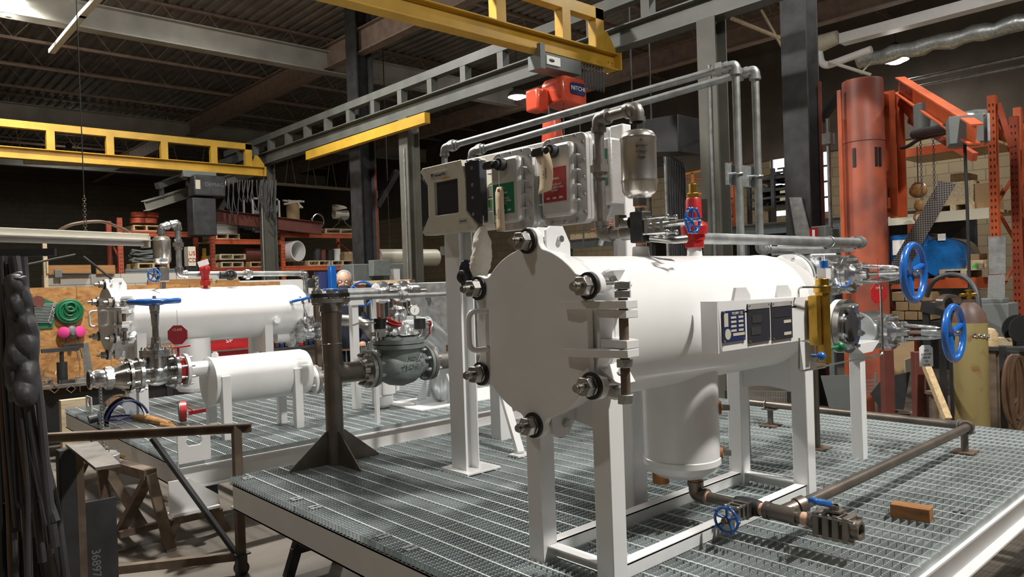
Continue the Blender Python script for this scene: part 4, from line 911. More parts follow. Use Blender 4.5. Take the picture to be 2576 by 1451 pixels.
# tags hung on the enclosures
def hangtag(lab, top, u, w, h, m, txt, bend=0., string=.0, ang=0.):
    top = V(top); u = V(u).normalized(); t = thing('hang_tag', lab, 'tag', tuple(top)); m_ = MB(); n = 8; vs = []
    for k in range(n+1):
        f = k/n; off = u*(bend*math.sin(f*3.0)); wd = w*(.6 if k == 0 else 1); c = top-Z*h*f+off-X*(.004+.012*math.sin(f*4)*(1 if bend else .1))
        vs += [c-u*wd/2, c+u*wd/2]
    m_.add(vs, [(2*k, 2*k+1, 2*k+3, 2*k+2) for k in range(n)]); o = build('card', m_, m, t)
    sd = o.modifiers.new('thick', 'SOLIDIFY'); sd.thickness = .0012
    e = top-Z*.018+(u*bend*math.sin(.3))-X*.010; build('eyelet', MB().torus(e, X, .006, .003, 16, 6), 'copper', o)
    if string: build('string', MB().tube([top-Z*.012-X*.006, top+Z*string*.5-X*.004, top+Z*string-X*.002], .0016, 5), 'canvas', t)
    for i, s in enumerate(txt): lettering('tag_writing', s, .013, top-Z*(h*.62)+u*(bend*math.sin(1.86)+.006-.016*i)-X*.022, -Z if True else u, u, 'dark_steel', o, .001)
    return t
g1_ = P(1258, 470, x=XH-.02)
hangtag('long manila tag hanging on a string over the green plate', g1_, NY, .062, .215, 'paper', ['0ASK0P2', '2 OF 2'], 0, .14)
g2_ = P(1362, 378, x=XH-.05)
hangtag('curled manila tag hanging from the switch of the red-plated enclosure', g2_, V((0,-.9,.12)), .085, .19, 'paper', ['0ASK0P2', '1 OF 2'], -.05 if False else .04, 0)
g3 = P(1228, 488, x=2.47)
solo('inspection_label', MB().prism([(-.035,-.055),(.02,-.075),(.045,-.03),(.045,.06),(-.0,.045),(-.035,.0)], g3, NY, Z, (.003,0,0)), mat('lime_label', (.25,.72,.22), .5, var=.05), 'lime green inspection label between the cream and middle enclosures', 'label')
lb_ = bpy.data.objects['inspection_label']
build('white_field', MB().bx(g3.x-.004, g3.x-.001, g3.y-.04, g3.y+.01, g3.z-.015, g3.z+.04), 'whitepaper', lb_)
# canvas bag
ca = P(1216, 567, x=2.42); cb_ = P(1206, 700, x=2.40)
m = MB(); pts = []; rad = []
for k in range(17):
    f = k/16; p = ca.lerp(cb_, f); pts.append(p+V((0,.006*math.sin(f*9),0))); rad.append([.012,.022,.03,.037,.042,.046,.049,.051,.052,.053,.053,.053,.052,.05,.046,.038,.012][k])
m.tube(pts, rad, 22); o = solo('canvas_bag', m, 'canvas', 'off-white canvas bag tied under the cream screen enclosure', 'bag')
ds = o.modifiers.new('sub', 'SUBSURF'); ds.levels = ds.render_levels = 1
tx = bpy.data.textures.new('folds', 'CLOUDS'); tx.noise_scale = .035; dp = o.modifiers.new('folds', 'DISPLACE'); dp.texture = tx; dp.strength = .016; dp.mid_level = .5
build('drawstring', MB().tube([ca+Z*.05, ca], .003, 6).torus(ca-Z*.012, Z, .02, .003, 16, 6), 'canvas', o)
# transmitter on the post
tr = P(1170, 690, x=2.42)
t = thing('pressure_transmitter', 'round grey transmitter with black bezel bolted on the panel post', 'transmitter', tuple(tr))
build('bezel', MB().prism([(.062*math.cos(R(k*10))*(.92 if True else 1), .078*math.sin(R(k*10))) for k in range(36)], tr, NY, Z, (.022,0,0)), 'screen', t, .006)
build('housing', MB().lathe([(0,.052),(.05,.052),(.10,.045)], tr+X*.02, X, 28), 'silver', t)
build('lens', MB().lathe([(0,.018),(.004,.034),(.03,.040)], tr-X*.028-Z*.012+Y*.006, X, 28), 'iron', t, .003)
build('lens_bore', MB().lathe([(0,.021),(.004,.021)], tr-X*.032-Z*.014+Y*.010, X, 24), 'black', t)
build('blue_badge', MB().prism([(-.03,.035),(.03,.035),(.022,.055),(0,.062),(-.022,.055)], tr-X*.002+Z*.004, NY, Z, (.003,0,0)), 'safetyblue', t)

# ================================================================ raw standpipe, control valve
sx, sy = 2.151, 3.99
t = thing('standpipe', 'dark raw steel standpipe with flanged top and triangular foot gussets', 'standpipe', (sx, sy, ZS))
build('riser', MB().tube(fil([(sx,sy,1.56),(sx,sy,1.135),(2.36,sy,1.135)], .17, 10), .0575, 28), 'rawpipe', t)
build('dummy_leg', MB().cyl((sx,sy,ZS),(sx,sy,1.22), .052, n=28), 'rawpipe', t)
build('weld_seam', MB().torus((sx,sy,1.315), Z, .0575, .0035, 32, 6).torus((2.33,sy,1.135), X, .0575, .0035, 32, 6), 'steel', t)
for d in (X, -X, Y, -Y): build('gusset', MB().prism([(.045,.0),(.29,.0),(.29,.012),(.062,.195),(.045,.195)], (sx,sy,ZS), d, Z, d.cross(Z)*.008), 'rawpipe', t)
build('flange', MB().lathe([(0,.058),(.006,.068),(.05,.062),(.058,.115),(.082,.115)], (sx,sy,1.50), Z, 44), 'pipe', t)
build('blind_flange', MB().lathe([(0,.114),(.024,.114)], (sx,sy,1.588), Z, 44), 'rubber', t)
build('studs', MB().bolts((sx,sy,1.588), Z, .093, 8, .0115, .10), 'zinc', t)
t = thing('control_valve', 'grey-green cast control valve with pilot piping right of the standpipe', 'valve', (2.63, sy, 1.0))
az = 1.135
build('inlet_flange', MB().lathe([(0,.06),(.03,.068),(.035,.115),(.058,.115)], (2.34,sy,az), X, 40), 'steel', t)
bm = MB().lathe([(0,.115),(.022,.115),(.024,.07),(.06,.075),(.14,.115),(.22,.13),(.30,.115),(.37,.075),(.40,.07),(.402,.115),(.424,.115)], (2.404,sy,az), X, 40)
bm.lathe([(0,.12),(.05,.135),(.09,.14),(.095,.165),(.12,.165)], (2.62,sy,az+.02), Z, 40)
build('body', bm, 'greycast', t)
build('bonnet', MB().lathe([(0,.165),(.026,.165),(.03,.135),(.055,.11),(.075,.07),(.10,.05)], (2.62,sy,az+.145), Z, 40).bolts((2.62,sy,az+.145), Z, .15, 8, .01, .075), 'greycast', t)
build('outlet_flange', MB().lathe([(0,.115),(.024,.115),(.03,.068),(.07,.06)], (2.832,sy,az), X, 40), 'pipe', t)
build('studs', MB().bolts((2.402,sy,az), X, .094, 8, .0115, .12).bolts((2.83,sy,az), X, .094, 8, .0115, .12), 'zinc', t)
wf_ = build('wrapping_film', MB().lathe([(0,.13),(.03,.10),(.07,.06),(.12,.045),(.16,.05),(.18,.02)], (2.62,sy,az+.20), Z, 40), mat('crumpled_foil', (.42,.44,.44), .3, .5, var=.5, scale=22, bump=1.0, bscale=22), t)
sd = wf_.modifiers.new('sub', 'SUBSURF'); sd.levels = sd.render_levels = 2; sd.subdivision_type = 'SIMPLE'; tx2 = bpy.data.textures.new('crumple', 'VORONOI'); tx2.noise_scale = .035; dp = wf_.modifiers.new('crumple', 'DISPLACE'); dp.texture = tx2; dp.strength = .035
bd = lettering('cast_letters', 'TECHNIF', .04, (2.64, sy-.137, az+.005), X, Z, 'greycast', t, .006)
bd = lettering('cast_letters', 'FLO-DA', .032, (2.66, sy-.135, az+.055), X, Z, 'greycast', t, .006)
bd = lettering('cast_letters', '150', .03, (2.52, sy-.128, az-.035), X, Z, 'greycast', t, .006)
for px, lab in ((955, 'l'), (1056, 'r')):
    c = P(px, 815, y=sy-.02); o = build('pilot_solenoid', MB().cyl(c-Z*.03, c+Z*.035, .037, n=26), 'black', t)
    build('pilot_body', MB().box(c-Z*.055, (.05,.05,.05)).cyl(c-Z*.11, c-Z*.06, .016).cyl(c+X*.03, c+X*.075, .013).cyl(c-X*.06-Z*.06, c+X*.06-Z*.06, .012), 'steel', t)
    if lab == 'l': build('valve_lever', MB().bar(c-X*.05+Z*.03, c-X*.12+Z*.045, .012, .008), 'blue', t); build('red_cap', MB().cyl(c+Z*.035, c+Z*.045, .014), 'red', t)
    else: build('red_key', MB().cyl(c+X*.075, c+X*.082, .02).bar(c+X*.08, c+X*.075-Z*.07, .012, .004), 'red', t)
q = lambda a, b: P(a, b, y=sy-.04)
build('pilot_tubing', MB().tube(fil([q(925,880),q(924,862),q(945,858),q(948,830),q(955,828)], .02), .007, 8).tube(fil([q(1012,850),q(1050,850),q(1062,838),q(1062,818)], .02), .007, 8).tube(fil([q(888,818),q(905,812),q(945,812)], .02), .005, 8), 'steel', t)
w = MB(); c = q(992, 815)
for k in range(4): w.torus(c+V((0,0,.008*k)), V((.1*k,-.3,1)), .04+.006*(k%2), .0055, 24, 6)
solo('coiled_wire', w, 'red', 'coil of red wire lying on the control valve pilots', 'wire')
t = pipe_run('outlet_pipe', 'thick raw steel pipe leaving the control valve toward the panel post', [(2.90,sy,az),(4.6,sy,az)], .058, 'pipe', .05, 28)
oo = P(1133, 880, y=sy); build('branch_fitting', MB().cyl((oo.x,sy,az+.05),(oo.x,sy,az+.10), .03).cyl((oo.x,sy,az+.10),(oo.x,sy,az+.16), .016), 'copper', t)
build('pipe_leg', MB().cyl((4.0,sy,ZS),(4.0,sy,az), .03), 'rawpipe', t)

# ================================================================ drain line of the near vessel
dz = P(1900, 1285, y=1.55).z
dx = SXc+.05
pts = [(dx, VY-.02, .80), (dx, VY-.02, .705), (dx+.02, 1.42, .690)]
# the drain runs toward the camera side and right
A0 = V((dx, VY-.03, .80)); 
q0 = P(1742, 1262, y=VY-.03); q1 = P(2048, 1312, z=q0.z-.012)
z_d = .715
e0 = V((dx, VY-.03, z_d)); 
e1 = P(2050, 1310, z=z_d)
dirn = (e1-e0).normalized()
t = pipe_run('drain_pipe', 'short brown drain pipe running right from below the vessel sump', [(dx, VY-.03, .79), e0, e1], .0225, 'rawpipe', .03, 16)
for f in (.10, .60, .93): c = e0.lerp(e1, f); build('thread_tape', MB().cyl(c-dirn*.012, c+dirn*.012, .0245), 'tape', t)
build('thread_tape', MB().cyl((dx, VY-.03, .765), (dx, VY-.03, .785), .0255), 'tape', t); build('coupling', MB().cyl((dx, VY-.03, .78), (dx, VY-.03, .80), .03), 'copper', t)
side = dirn.cross(Z)
c = e0.lerp(e1, .47)
t = thing('drain_gate_valve', 'small steel drain valve with five-spoke blue wheel facing the viewer', 'valve', tuple(c))
build('body', MB().lathe([(-.055,.030),(-.03,.034),(0,.036),(.03,.034),(.055,.030)], c, dirn, 20).box(c+side*.03, (.07,.07,.06), rot=Matrix((dirn, side, Z)).transposed()), 'iron', t, .002)
s = MB(); rt = Matrix((dirn, side, Z)).transposed()
for k in range(3): s.box(c+side*(.06+.026*k), (.07-.006*k,.012,.066-.008*k), rot=rt)
for k in range(4): p = c+dirn*(.026,-.026)[k%2]+Z*(.024,-.024)[k//2]; s.cyl(p+side*.05, p+side*.125, .0055, n=8); s.ball(p+side*.125, .009, n=8, m=6)
build('bonnet', s.cyl(c+side*.05, c+side*.15, .012), 'pipe', t)
hwc = P(1827, 1308, d=(c-EYE).dot(CF)-.15)
build('stem', MB().cyl(c+side*.10, hwc+side*.01, .0075).hexa(hwc+side*.0, hwc+side*.018, .013), 'rust', t)
build('handwheel', wheel(hwc, (hwc-c).normalized()*.6+side*.4, .047, .0055, 5, 5, .014, .006), 'blue', t)
c = e0.lerp(e1, .74)
t = thing('drain_tee', 'brown threaded tee joining the long drain pipe beside the sump', 'fitting', tuple(c))
long0, long1 = P(2035, 1262, z=z_d+.03), P(2440, 1072, z=.745)
build('run', MB().cyl(c-dirn*.055, c+dirn*.055, .031).cyl(c-dirn*.065, c-dirn*.045, .035).cyl(c+dirn*.045, c+dirn*.065, .035), 'rawpipe', t)
bd_ = (long0-c); build('branch', MB().cyl(c, c+bd_.normalized()*.10, .029).cyl(c+bd_.normalized()*.075, c+bd_.normalized()*.11, .035), 'rawpipe', t)
bvc = e1+dirn*.075
t = thing('ball_valve', 'dark bolted ball valve with blue lever at the end of the drain', 'valve', tuple(bvc))
m = MB()
for k in (-.055, -.018, .018, .055): m.box(bvc+dirn*k, (.026,.085,.092), rot=rt)
m.cyl(bvc-dirn*.09, bvc-dirn*.05, .030)
build('body', m, 'rawpipe', t, .004)
build('open_end', MB().hollow([(0,.034),(.035,.034),(.035,.024),(0,.022)], bvc+dirn*.06, dirn, 24), 'rawpipe', t)
build('body_bolts', MB().cyl(bvc-dirn*.085+side*.036+Z*.036, bvc+dirn*.085+side*.036+Z*.036, .007, n=8).cyl(bvc-dirn*.085+side*.036-Z*.038, bvc+dirn*.085+side*.036-Z*.038, .007, n=8).cyl(bvc-dirn*.085-side*.036+Z*.036, bvc+dirn*.085-side*.036+Z*.036, .007, n=8), 'steel', t)
tp_ = bvc+Z*.075; build('stem', MB().cyl(bvc+Z*.04, tp_, .017).hexa(tp_-Z*.012, tp_, .016).box(bvc+Z*.055, (.06,.05,.008), rot=rt), 'rawpipe', t)
le = P(2040, 1258, z=tp_.z+.03); lm = tp_.lerp(le, .45)
lm = tp_.lerp(le, .22); build('lever', MB().bar(tp_-Z*.003, lm, .024, .006), 'steel', t); build('grip', MB().bar(lm, le, .042, .022), 'blue', t, .008)
# long drain pipe loop along the far right
c2_ = P(2440, 1072, z=.745); c3 = P(1885, 1003, z=.745); c3 = V((c2_.x+.0, c3.y, .745))
t = pipe_run('drain_loop_pipe', 'long brown pipe running right then turning back along the far skid edge', [c+bd_.normalized()*.11, long1, (long1.x+.0, c3.y, .745), (long1.x, c3.y, .90)], .0235, 'rawpipe', .04, 18)
for i, (a, b_) in enumerate(((2430, 1075), (1937, 1012))):
    f = P(2430, 1142, z=ZS) if i == 0 else V((long1.x, P(1937, 1012, x=long1.x).y, ZS))
    tt = thing('pipe_stand', ['small pipe support foot near the corner of the brown drain pipe', 'small pipe support foot at the far left of the brown drain pipe'][i], 'support', tuple(f))
    px_, py_ = (long1.x-.03, long1.y+.02) if i == 0 else (f.x, f.y)
    build('post', MB().cyl((px_, py_, ZS), (px_, py_, .715), .019), 'rawpipe', tt); build('foot_plate', MB().box((px_, py_, ZS+.004), (.13,.11,.008)), 'rust', tt); build('saddle', MB().box((px_, py_, .714), (.09,.09,.006)), 'rawpipe', tt)
    build('u_bolt', MB().torus((px_, py_+.03, .745), Y if i else Y, .030, .0035, 20, 6), 'zinc', tt)

# ================================================================ the far skid
S2X0, S2X1, S2Y0 = 1.53, 5.43, 4.84; ZT = .585
for k, lab in enumerate(('far skid, its near edge under the small tank legs', 'far skid, between the small tank and the far vessel', 'far skid, beneath the helmet and the far vessel legs', 'far skid, along its far edge by the work bench')):
    c = copy_tree(pans[0]); put(c, (S2X0, S2Y0+GP*k, ZT), label='galvanised serrated grating panel of the '+lab)
skid_frame(S2X0, S2X1, S2Y0, S2Y0+4*GP, ZT, 'white channel frame of the far skid under the small tank')
ep = MB(); o = V((S2X0-.012, S2Y0-.05, 0))
t = thing('lifting_lug', 'white lifting lug plate with round hole at the far skid corner', 'lug', tuple(P(480, 1150, x=S2X0)))
q = P(488, 1105, y=S2Y0-.055)
build('plate', holed([(-.10,-.14),(.10,-.14),(.10,-.02),(.10,.06),(.085,.075),(-.085,.075),(-.10,.06),(-.10,-.02)], [(-.035,-.035),(.035,-.035),(.05,-.012),(.035,.035),(.012,.05),(-.012,.05),(-.035,.035),(-.05,-.012)], (q.x, S2Y0-.06, q.z), X, Z, (0,.012,0)), 'white', t, .002)
build('corner_gusset', MB().prism([(0,0),(.30,0),(.30,.06),(.12,.20),(0,.20)], (S2X0-.09, S2Y0-.075, ZT-.29), X, Z, (0,.012,0)).bx(S2X0-.09, S2X0+.20, S2Y0-.12, S2Y0-.03, ZT-.30, ZT-.285), 'white', t)
t = thing('lifting_lug', 'white lifting lug with round hole at the left end of the far skid', 'lug', tuple(P(225, 1015, z=ZT)))
q = P(222, 1012, x=S2X0+.1)
build('plate', holed([(-.10,-.08),(.10,-.08),(.10,-.02),(.10,.04),(.085,.055),(-.085,.055),(-.10,.04),(-.10,-.02)], [(-.03,-.035),(.03,-.035),(.045,-.012),(.03,.025),(.012,.035),(-.012,.035),(-.03,.025),(-.045,-.012)], q, -Y, Z, (.012,0,0)), 'white', t, .002)
# far vessel: same family as the near one
v2y, v2z = 7.15, 1.43
t = thing('pressure_vessel', 'large glossy white horizontal vessel at left on the far skid', 'vessel', (2.5, v2y, ZT))
build('shell', MB().lathe([(0,.255),(.04,.255),(.045,.259),(.055,.259),(.06,.255),(1.62,.255),(1.66,.25),(1.72,.20),(1.74,.02)], (1.79, v2y, v2z), X, 60), 'white', t)
vessel_cover(t, 1.70, v2y, v2z, .96)
for x in (1.88, 3.03):
    for dy in (.16, -.18): build('leg', MB().bx(x, x+.08, v2y+dy-.04, v2y+dy+.04, ZT-.02, v2z-.09), 'white', t, .004)
    build('saddle_plate', MB().bx(x+.03, x+.042, v2y-.15, v2y+.13, v2z-.40, v2z-.15), 'white', t)
build('sump', MB().lathe([(0,.03),(.02,.13),(.05,.155),(.5,.155)], (P(485,880,y=v2y-.1).x, v2y-.10, .72), Z, 40), 'white', t)
build('side_plug', MB().hexa(P(697,806,y=v2y-.27), P(697,806,y=v2y-.22), .03).cyl(P(697,806,y=v2y-.235), P(697,806,y=v2y-.2), .036), 'white', t)
for i, py in enumerate((752, 845)):
    c = P(728, py, y=v2y-.05)
    build('end_flange', MB().lathe([(0,.06),(.02,.115),(.045,.115)], V((c.x-.02, v2y-.05, c.z)), X, 36).cyl(V((c.x-.15, v2y-.05, c.z)), V((c.x, v2y-.05, c.z)), .06), 'white', t)
    build('end_studs', MB().bolts(V((c.x+.03, v2y-.05, c.z)), X, .095, 8, .012, .11), 'zinc', t)
    tt = thing('flanged_reducer', ['upper raw steel flange and cone at the far vessel end', 'lower raw steel flange and cone at the far vessel end'][i], 'fitting', (c.x+.05, v2y-.05, c.z))
    build('flange', MB().lathe([(0,.115),(.03,.115),(.05,.075),(.16,.048),(.40,.048)], V((c.x+.03, v2y-.05, c.z)), X, 36), 'pipe', tt)
c = P(780, 812, y=7.0)
gate_valve('gate_valve', 'silver gate valve with half-hidden blue wheel beside the far vessel end', P(778, 835, y=6.9), X, V((-.2,.1,1)), .045, .12, .34)
# vents on the far vessel
x_e, y_e = P(410, 700, y=7.15).x, 7.15
t = thing('air_eliminator', 'stainless air eliminator bottle standing above the far vessel', 'air eliminator', (x_e, y_e, 1.9))
zb0, zb1 = P(410, 666, y=7.15).z, P(410, 592, y=7.15).z; hh_ = zb1-zb0
build('bottle', MB().lathe([(0,.02),(.01,.055),(.03,.072),(.05,.076),(.055,.079),(.062,.076),(hh_-.05,.076),(hh_-.045,.079),(hh_-.04,.076),(hh_-.02,.066),(hh_,.02)], (x_e, y_e, zb0), Z, 36), 'stainless', t)
build('riser', MB().cyl((x_e, y_e, v2z+.24), (x_e, y_e, zb0+.01), .022), 'steel', t)
xr, xl = P(447, 575, y=7.15).x, x_e
pipe_run('vent_loop_pipe', 'bright steel vent pipe loop on top of the far vessel', [(xl, y_e, zb1-.01), (xl, y_e, P(0,572,y=7.15).z if False else P(430,572,y=7.15).z), (xr, y_e, P(437,560,y=7.15).z), (xr, y_e, P(447,690,y=7.15).z), (P(768,692,y=7.15).x, y_e, P(600,691,y=7.15).z), (P(768,692,y=7.15).x, y_e, 1.42)], .026, 'conduit', .04, 16, [((xr, y_e, P(447,615,y=7.15).z), Z), ((P(622,690,y=7.15).x, y_e, P(622,690,y=7.15).z), X)], 'chrome')
t = thing('vent_gate_valve', 'small grey valve with blue wheel below the far air eliminator', 'valve', (x_e, y_e, 1.72))
zc = P(410, 690, y=7.15).z
build('body', MB().box((x_e, y_e, zc), (.085,.085,.13)), 'steel', t, .006); build('handwheel', wheel(P(387, 692, y=7.05), V((-.75,-.6,0)), .058, .007, 5, 5, .014, .005), 'blue', t)
build('stem', MB().cyl((x_e, y_e, zc), P(385, 692, y=7.04), .012), 'steel', t)
for pz in (664+10, 706): zt_ = P(410, pz, y=7.15).z; build('thread_tape', MB().cyl((x_e, y_e, zt_-.012), (x_e, y_e, zt_+.012), .026), 'tape', t)
xq = P(510, 690, y=7.15).x
t = thing('relief_valve', 'red relief valve with brass cap on the far vessel', 'valve', (xq, y_e-.03, 1.69))
build('body', MB().lathe([(0,.02),(.03,.02),(.031,.045),(.075,.045),(.08,.035),(.13,.035),(.17,.05),(.20,.05),(.22,.035),(.28,.033)], (xq, y_e-.06, v2z+.24), Z, 22), 'red', t)
build('brass_cap', MB().hexa((xq, y_e-.06, v2z+.52), (xq, y_e-.06, v2z+.545), .03).cyl((xq, y_e-.06, v2z+.545), (xq, y_e-.06, v2z+.62), .018, n=8), 'brass', t); build('data_label', MB().box((xq-.03, y_e-.11, v2z+.48), (.1,.004,.05), rot=Matrix.Rotation(-.3,3,'Y')), 'whiteflat', t)
t = thing('sight_gauge', 'black wafer valve with star wheel on the far vent pipe', 'valve', tuple(P(575, 692, y=7.1)))
c = P(573, 692, y=7.12); build('body', MB().cyl(c-X*.075, c+X*.075, .036), 'rubber', t); build('wheel', wheel(c-Y*.06, -Y, .042, .010, 5, 0, .014, 0).cyl(c-Y*.05, c, .018), 'rubber', t)
octag('valve_tag', P(447, 842, y=6.4), V((.80,-.60,0)), Z, .085, 'red octagonal tag behind the gate valve of the far skid', 'redplate', 'CLASS')
# small tank
cy_ = 5.49
t = thing('strainer_tank', 'small glossy white horizontal tank on short legs on the far skid', 'tank', (2.35, cy_, ZT))
z1, z2 = P(519, 957, y=cy_).z, P(760, 938, y=cy_).z; zc = (z1+z2)/2; tx0, tx1 = P(522, 957, y=cy_).x, P(768, 938, y=cy_).x+.02
build('shell', MB().lathe([(0,.165),(.004,.183),(.02,.183),(.022,.178),(tx1-tx0-.06,.178),(tx1-tx0-.03,.168),(tx1-tx0-.008,.13),(tx1-tx0,.02)], (tx0, cy_, zc), X, 56), 'white', t)
zn = P(487, 929, y=cy_).z
build('inlet_nozzle', MB().cyl((tx0-.12, cy_, zn), (tx0+.02, cy_, zn), .055), 'white', t)
build('inlet_flange', MB().lathe([(0,.118),(.022,.118),(.04,.06)], (tx0-.165, cy_, zn), X, 40), 'white', t)
zo = P(790, 955, y=cy_).z
build('outlet_flange', MB().cyl((tx1-.06, cy_, zo), (tx1+.03, cy_, zo), .057).lathe([(0,.06),(.02,.118),(.042,.118)], (tx1+.0, cy_, zo), X, 40), 'white', t)
build('outlet_studs', MB().bolts((tx1+.045, cy_, zo), X, .096, 8, .0125, .12), 'zinc', t)
build('top_coupling', MB().cyl((tx0+.06, cy_, zc+.17), (tx0+.06, cy_, zc+.205), .024).cyl((tx0+.06, cy_, zc+.205), (tx0+.06, cy_, zc+.215), .015), 'white', t)
for x in (1.99, 2.54):
    for dy in (.13, -.16): build('leg', MB().bx(x, x+.062, cy_+dy-.03, cy_+dy+.03, ZT-.02, zc+.05 if dy < 0 else zc-.1), 'white', t, .003)
t = thing('flanged_reducer', 'raw steel flange on the right end of the small white tank', 'fitting', (tx1+.1, cy_, zo)); build('flange', MB().lathe([(0,.118),(.028,.118),(.05,.075),(.13,.058),(.5,.058)], (tx1+.045, cy_, zo), X, 36), 'pipe', t)
# inlet line: camlock, gate valve, red wafer valve
gx_ = P(395, 935, y=cy_).x
gate_valve('gate_valve', 'upright silver gate valve with level blue handwheel left of the small tank', (gx_, cy_, zn), X, Z, .055, .155, P(385, 758, y=cy_).z-zn, 'chrome')
t = thing('inlet_coupling', 'bright steel hose coupling with pink sealant at the far left end', 'coupling', (1.2, cy_, zn))
fx = gx_-.055*2.1-.04
build('flange', MB().lathe([(0,.118),(.02,.118)][::1], (fx-.035, cy_, zn), X, 40).lathe([(0,.058),(.10,.10)], (fx-.14, cy_, zn), X, 36).bolts((fx-.0, cy_, zn), X, .10, 8, .012, .12), 'steel', t)
cx0 = P(222, 952, y=cy_).x
build('pipe', MB().cyl((cx0+.16, cy_, zn), (fx-.1, cy_, zn), .0565, n=30), 'steel', t)
build('sealant_band', MB().cyl((cx0+.145, cy_, zn), (cx0+.175, cy_, zn), .060, n=30), 'tape', t)
build('coupler', MB().hollow([(0,.062),(.012,.066),(.02,.056),(.035,.056),(.045,.062),(.09,.062),(.095,.07),(.145,.07),(.145,.05),(0,.052)], (cx0, cy_, zn), X, 32).lathe([(.1,.078),(.14,.078)], (cx0, cy_, zn), X, 8), 'chrome', t)
build('bore', MB().cyl((cx0+.03, cy_, zn), (cx0+.034, cy_, zn), .051), 'black', t)
rx_ = P(470, 930, y=cy_).x
t = thing('wafer_valve', 'red ring valve clamped between two flanges by long studs', 'valve', (rx_, cy_, zn))
ra_, rb_ = gx_+.055*2.1, tx0-.165
build('ring', MB().lathe([(0,.08),(.02,.088),(rb_-ra_-.02,.088),(rb_-ra_,.08)], (ra_, cy_, zn), X, 28).box(((ra_+rb_)/2, cy_-.08, zn), (.04,.03,.06)), 'red', t)
s = MB()
for k in range(8):
    a = R(22.5+45*k); s.cyl((ra_-.05, cy_+.1*math.cos(a), zn+.1*math.sin(a)), (rb_+.05, cy_+.1*math.cos(a), zn+.1*math.sin(a)), .0085, n=10)
build('studs', s, 'zinc', t)
build('lever', MB().bar(((ra_+rb_)/2-.09, cy_-.03, zn+.165), ((ra_+rb_)/2+.07, cy_-.03, zn+.175), .03, .01).cyl(((ra_+rb_)/2-.07, cy_-.03, zn+.08), ((ra_+rb_)/2-.07, cy_-.03, zn+.16), .006).cyl(((ra_+rb_)/2+.0, cy_, zn+.08), ((ra_+rb_)/2+.0, cy_, zn+.17), .008), 'red', t)
# loose red wafer valve on the grating
wv = P(460, 1065, z=ZT)
t = thing('wafer_valve', 'loose red wafer valve standing on the grating before the small tank', 'valve', tuple(wv))
build('ring', MB().hollow([(0,.085),(.045,.085),(.045,.055),(0,.055)], (wv.x-.02, wv.y, ZT+.10), V((1,-.25,0)), 32).box((wv.x, wv.y, ZT+.17), (.05,.05,.02)), 'red', t)
build('disc', MB().cyl((wv.x-.02, wv.y, ZT+.10), (wv.x-.015, wv.y-.001, ZT+.10), .056, n=28).ring((wv.x-.028, wv.y+.002, ZT+.10), V((1,-.25,0)), .075, .05, .01), 'greycab', t)
build('handle', MB().bar((wv.x+.03, wv.y-.05, ZT+.085), (wv.x+.17, wv.y-.10, ZT+.10), .02, .03).cyl((wv.x+.02, wv.y-.06, ZT+.14), (wv.x+.06, wv.y-.09, ZT+.10), .005), 'red', t)
build('green_sticker', MB().box((wv.x-.0, wv.y, ZT+.184), (.05,.03,.004)), 'green', t)
# face shield helmet and glove on the grating
hc = P(305, 1030, z=ZT+.11); 
t = thing('face_shield', 'blue-rimmed clear plastic face shield lying on the far grating', 'face shield', (hc.x, hc.y, ZT))
vis = MB(); pr = [(.20*math.cos(R(k)), .23*math.sin(R(k))) for k in range(0, 181, 12)]; n_ = len(pr); rr_ = []
for a_, sc_ in ((-.10,.85),(-.04,1.0),(.04,1.02),(.10,.92),(.15,.6)):
    rr_ += [(hc.x+u_*sc_*.8, hc.y+a_*1.6, ZT+.005+w_*sc_*.95) for u_, w_ in pr]
vis.add(rr_, [(i*n_+j, i*n_+j+1, (i+1)*n_+j+1, (i+1)*n_+j) for i in range(4) for j in range(n_-1)])
o = build('visor', vis, 'glassdark', t); sd = o.modifiers.new('thick', 'SOLIDIFY'); sd.thickness = .003
band = MB(); band.tube([V((hc.x+.165*math.cos(R(k)), hc.y-.17, ZT+.012+.19*math.sin(R(k)))) for k in range(20, 176, 12)], .010, 8)
band.tube([V((hc.x-.05+.12*math.cos(R(k)), hc.y-.02+.10*math.sin(R(k)), ZT+.05)) for k in range(0, 361, 20)], .009, 8)
build('headband', band, 'safetyblue', t); build('knob', MB().cyl((hc.x-.24, hc.y, ZT+.06), (hc.x-.18, hc.y, ZT+.07), .035), 'black', t)
gp = P(385, 1055, z=ZT+.02)
m = MB(); m.tube([P(330,1048,z=ZT+.03), P(365,1052,z=ZT+.03), P(400,1060,z=ZT+.025), P(425,1066,z=ZT+.02)], [.022,.032,.03,.015], 10); 
for k in range(4): m.tube([P(405,1056+4*k,z=ZT+.02), P(432+4*k,1062+4*k,z=ZT+.015)], [.014,.011], 8)
solo('work_glove', m, 'woodbrown', 'crumpled tan leather work glove beside the face shield', 'glove')
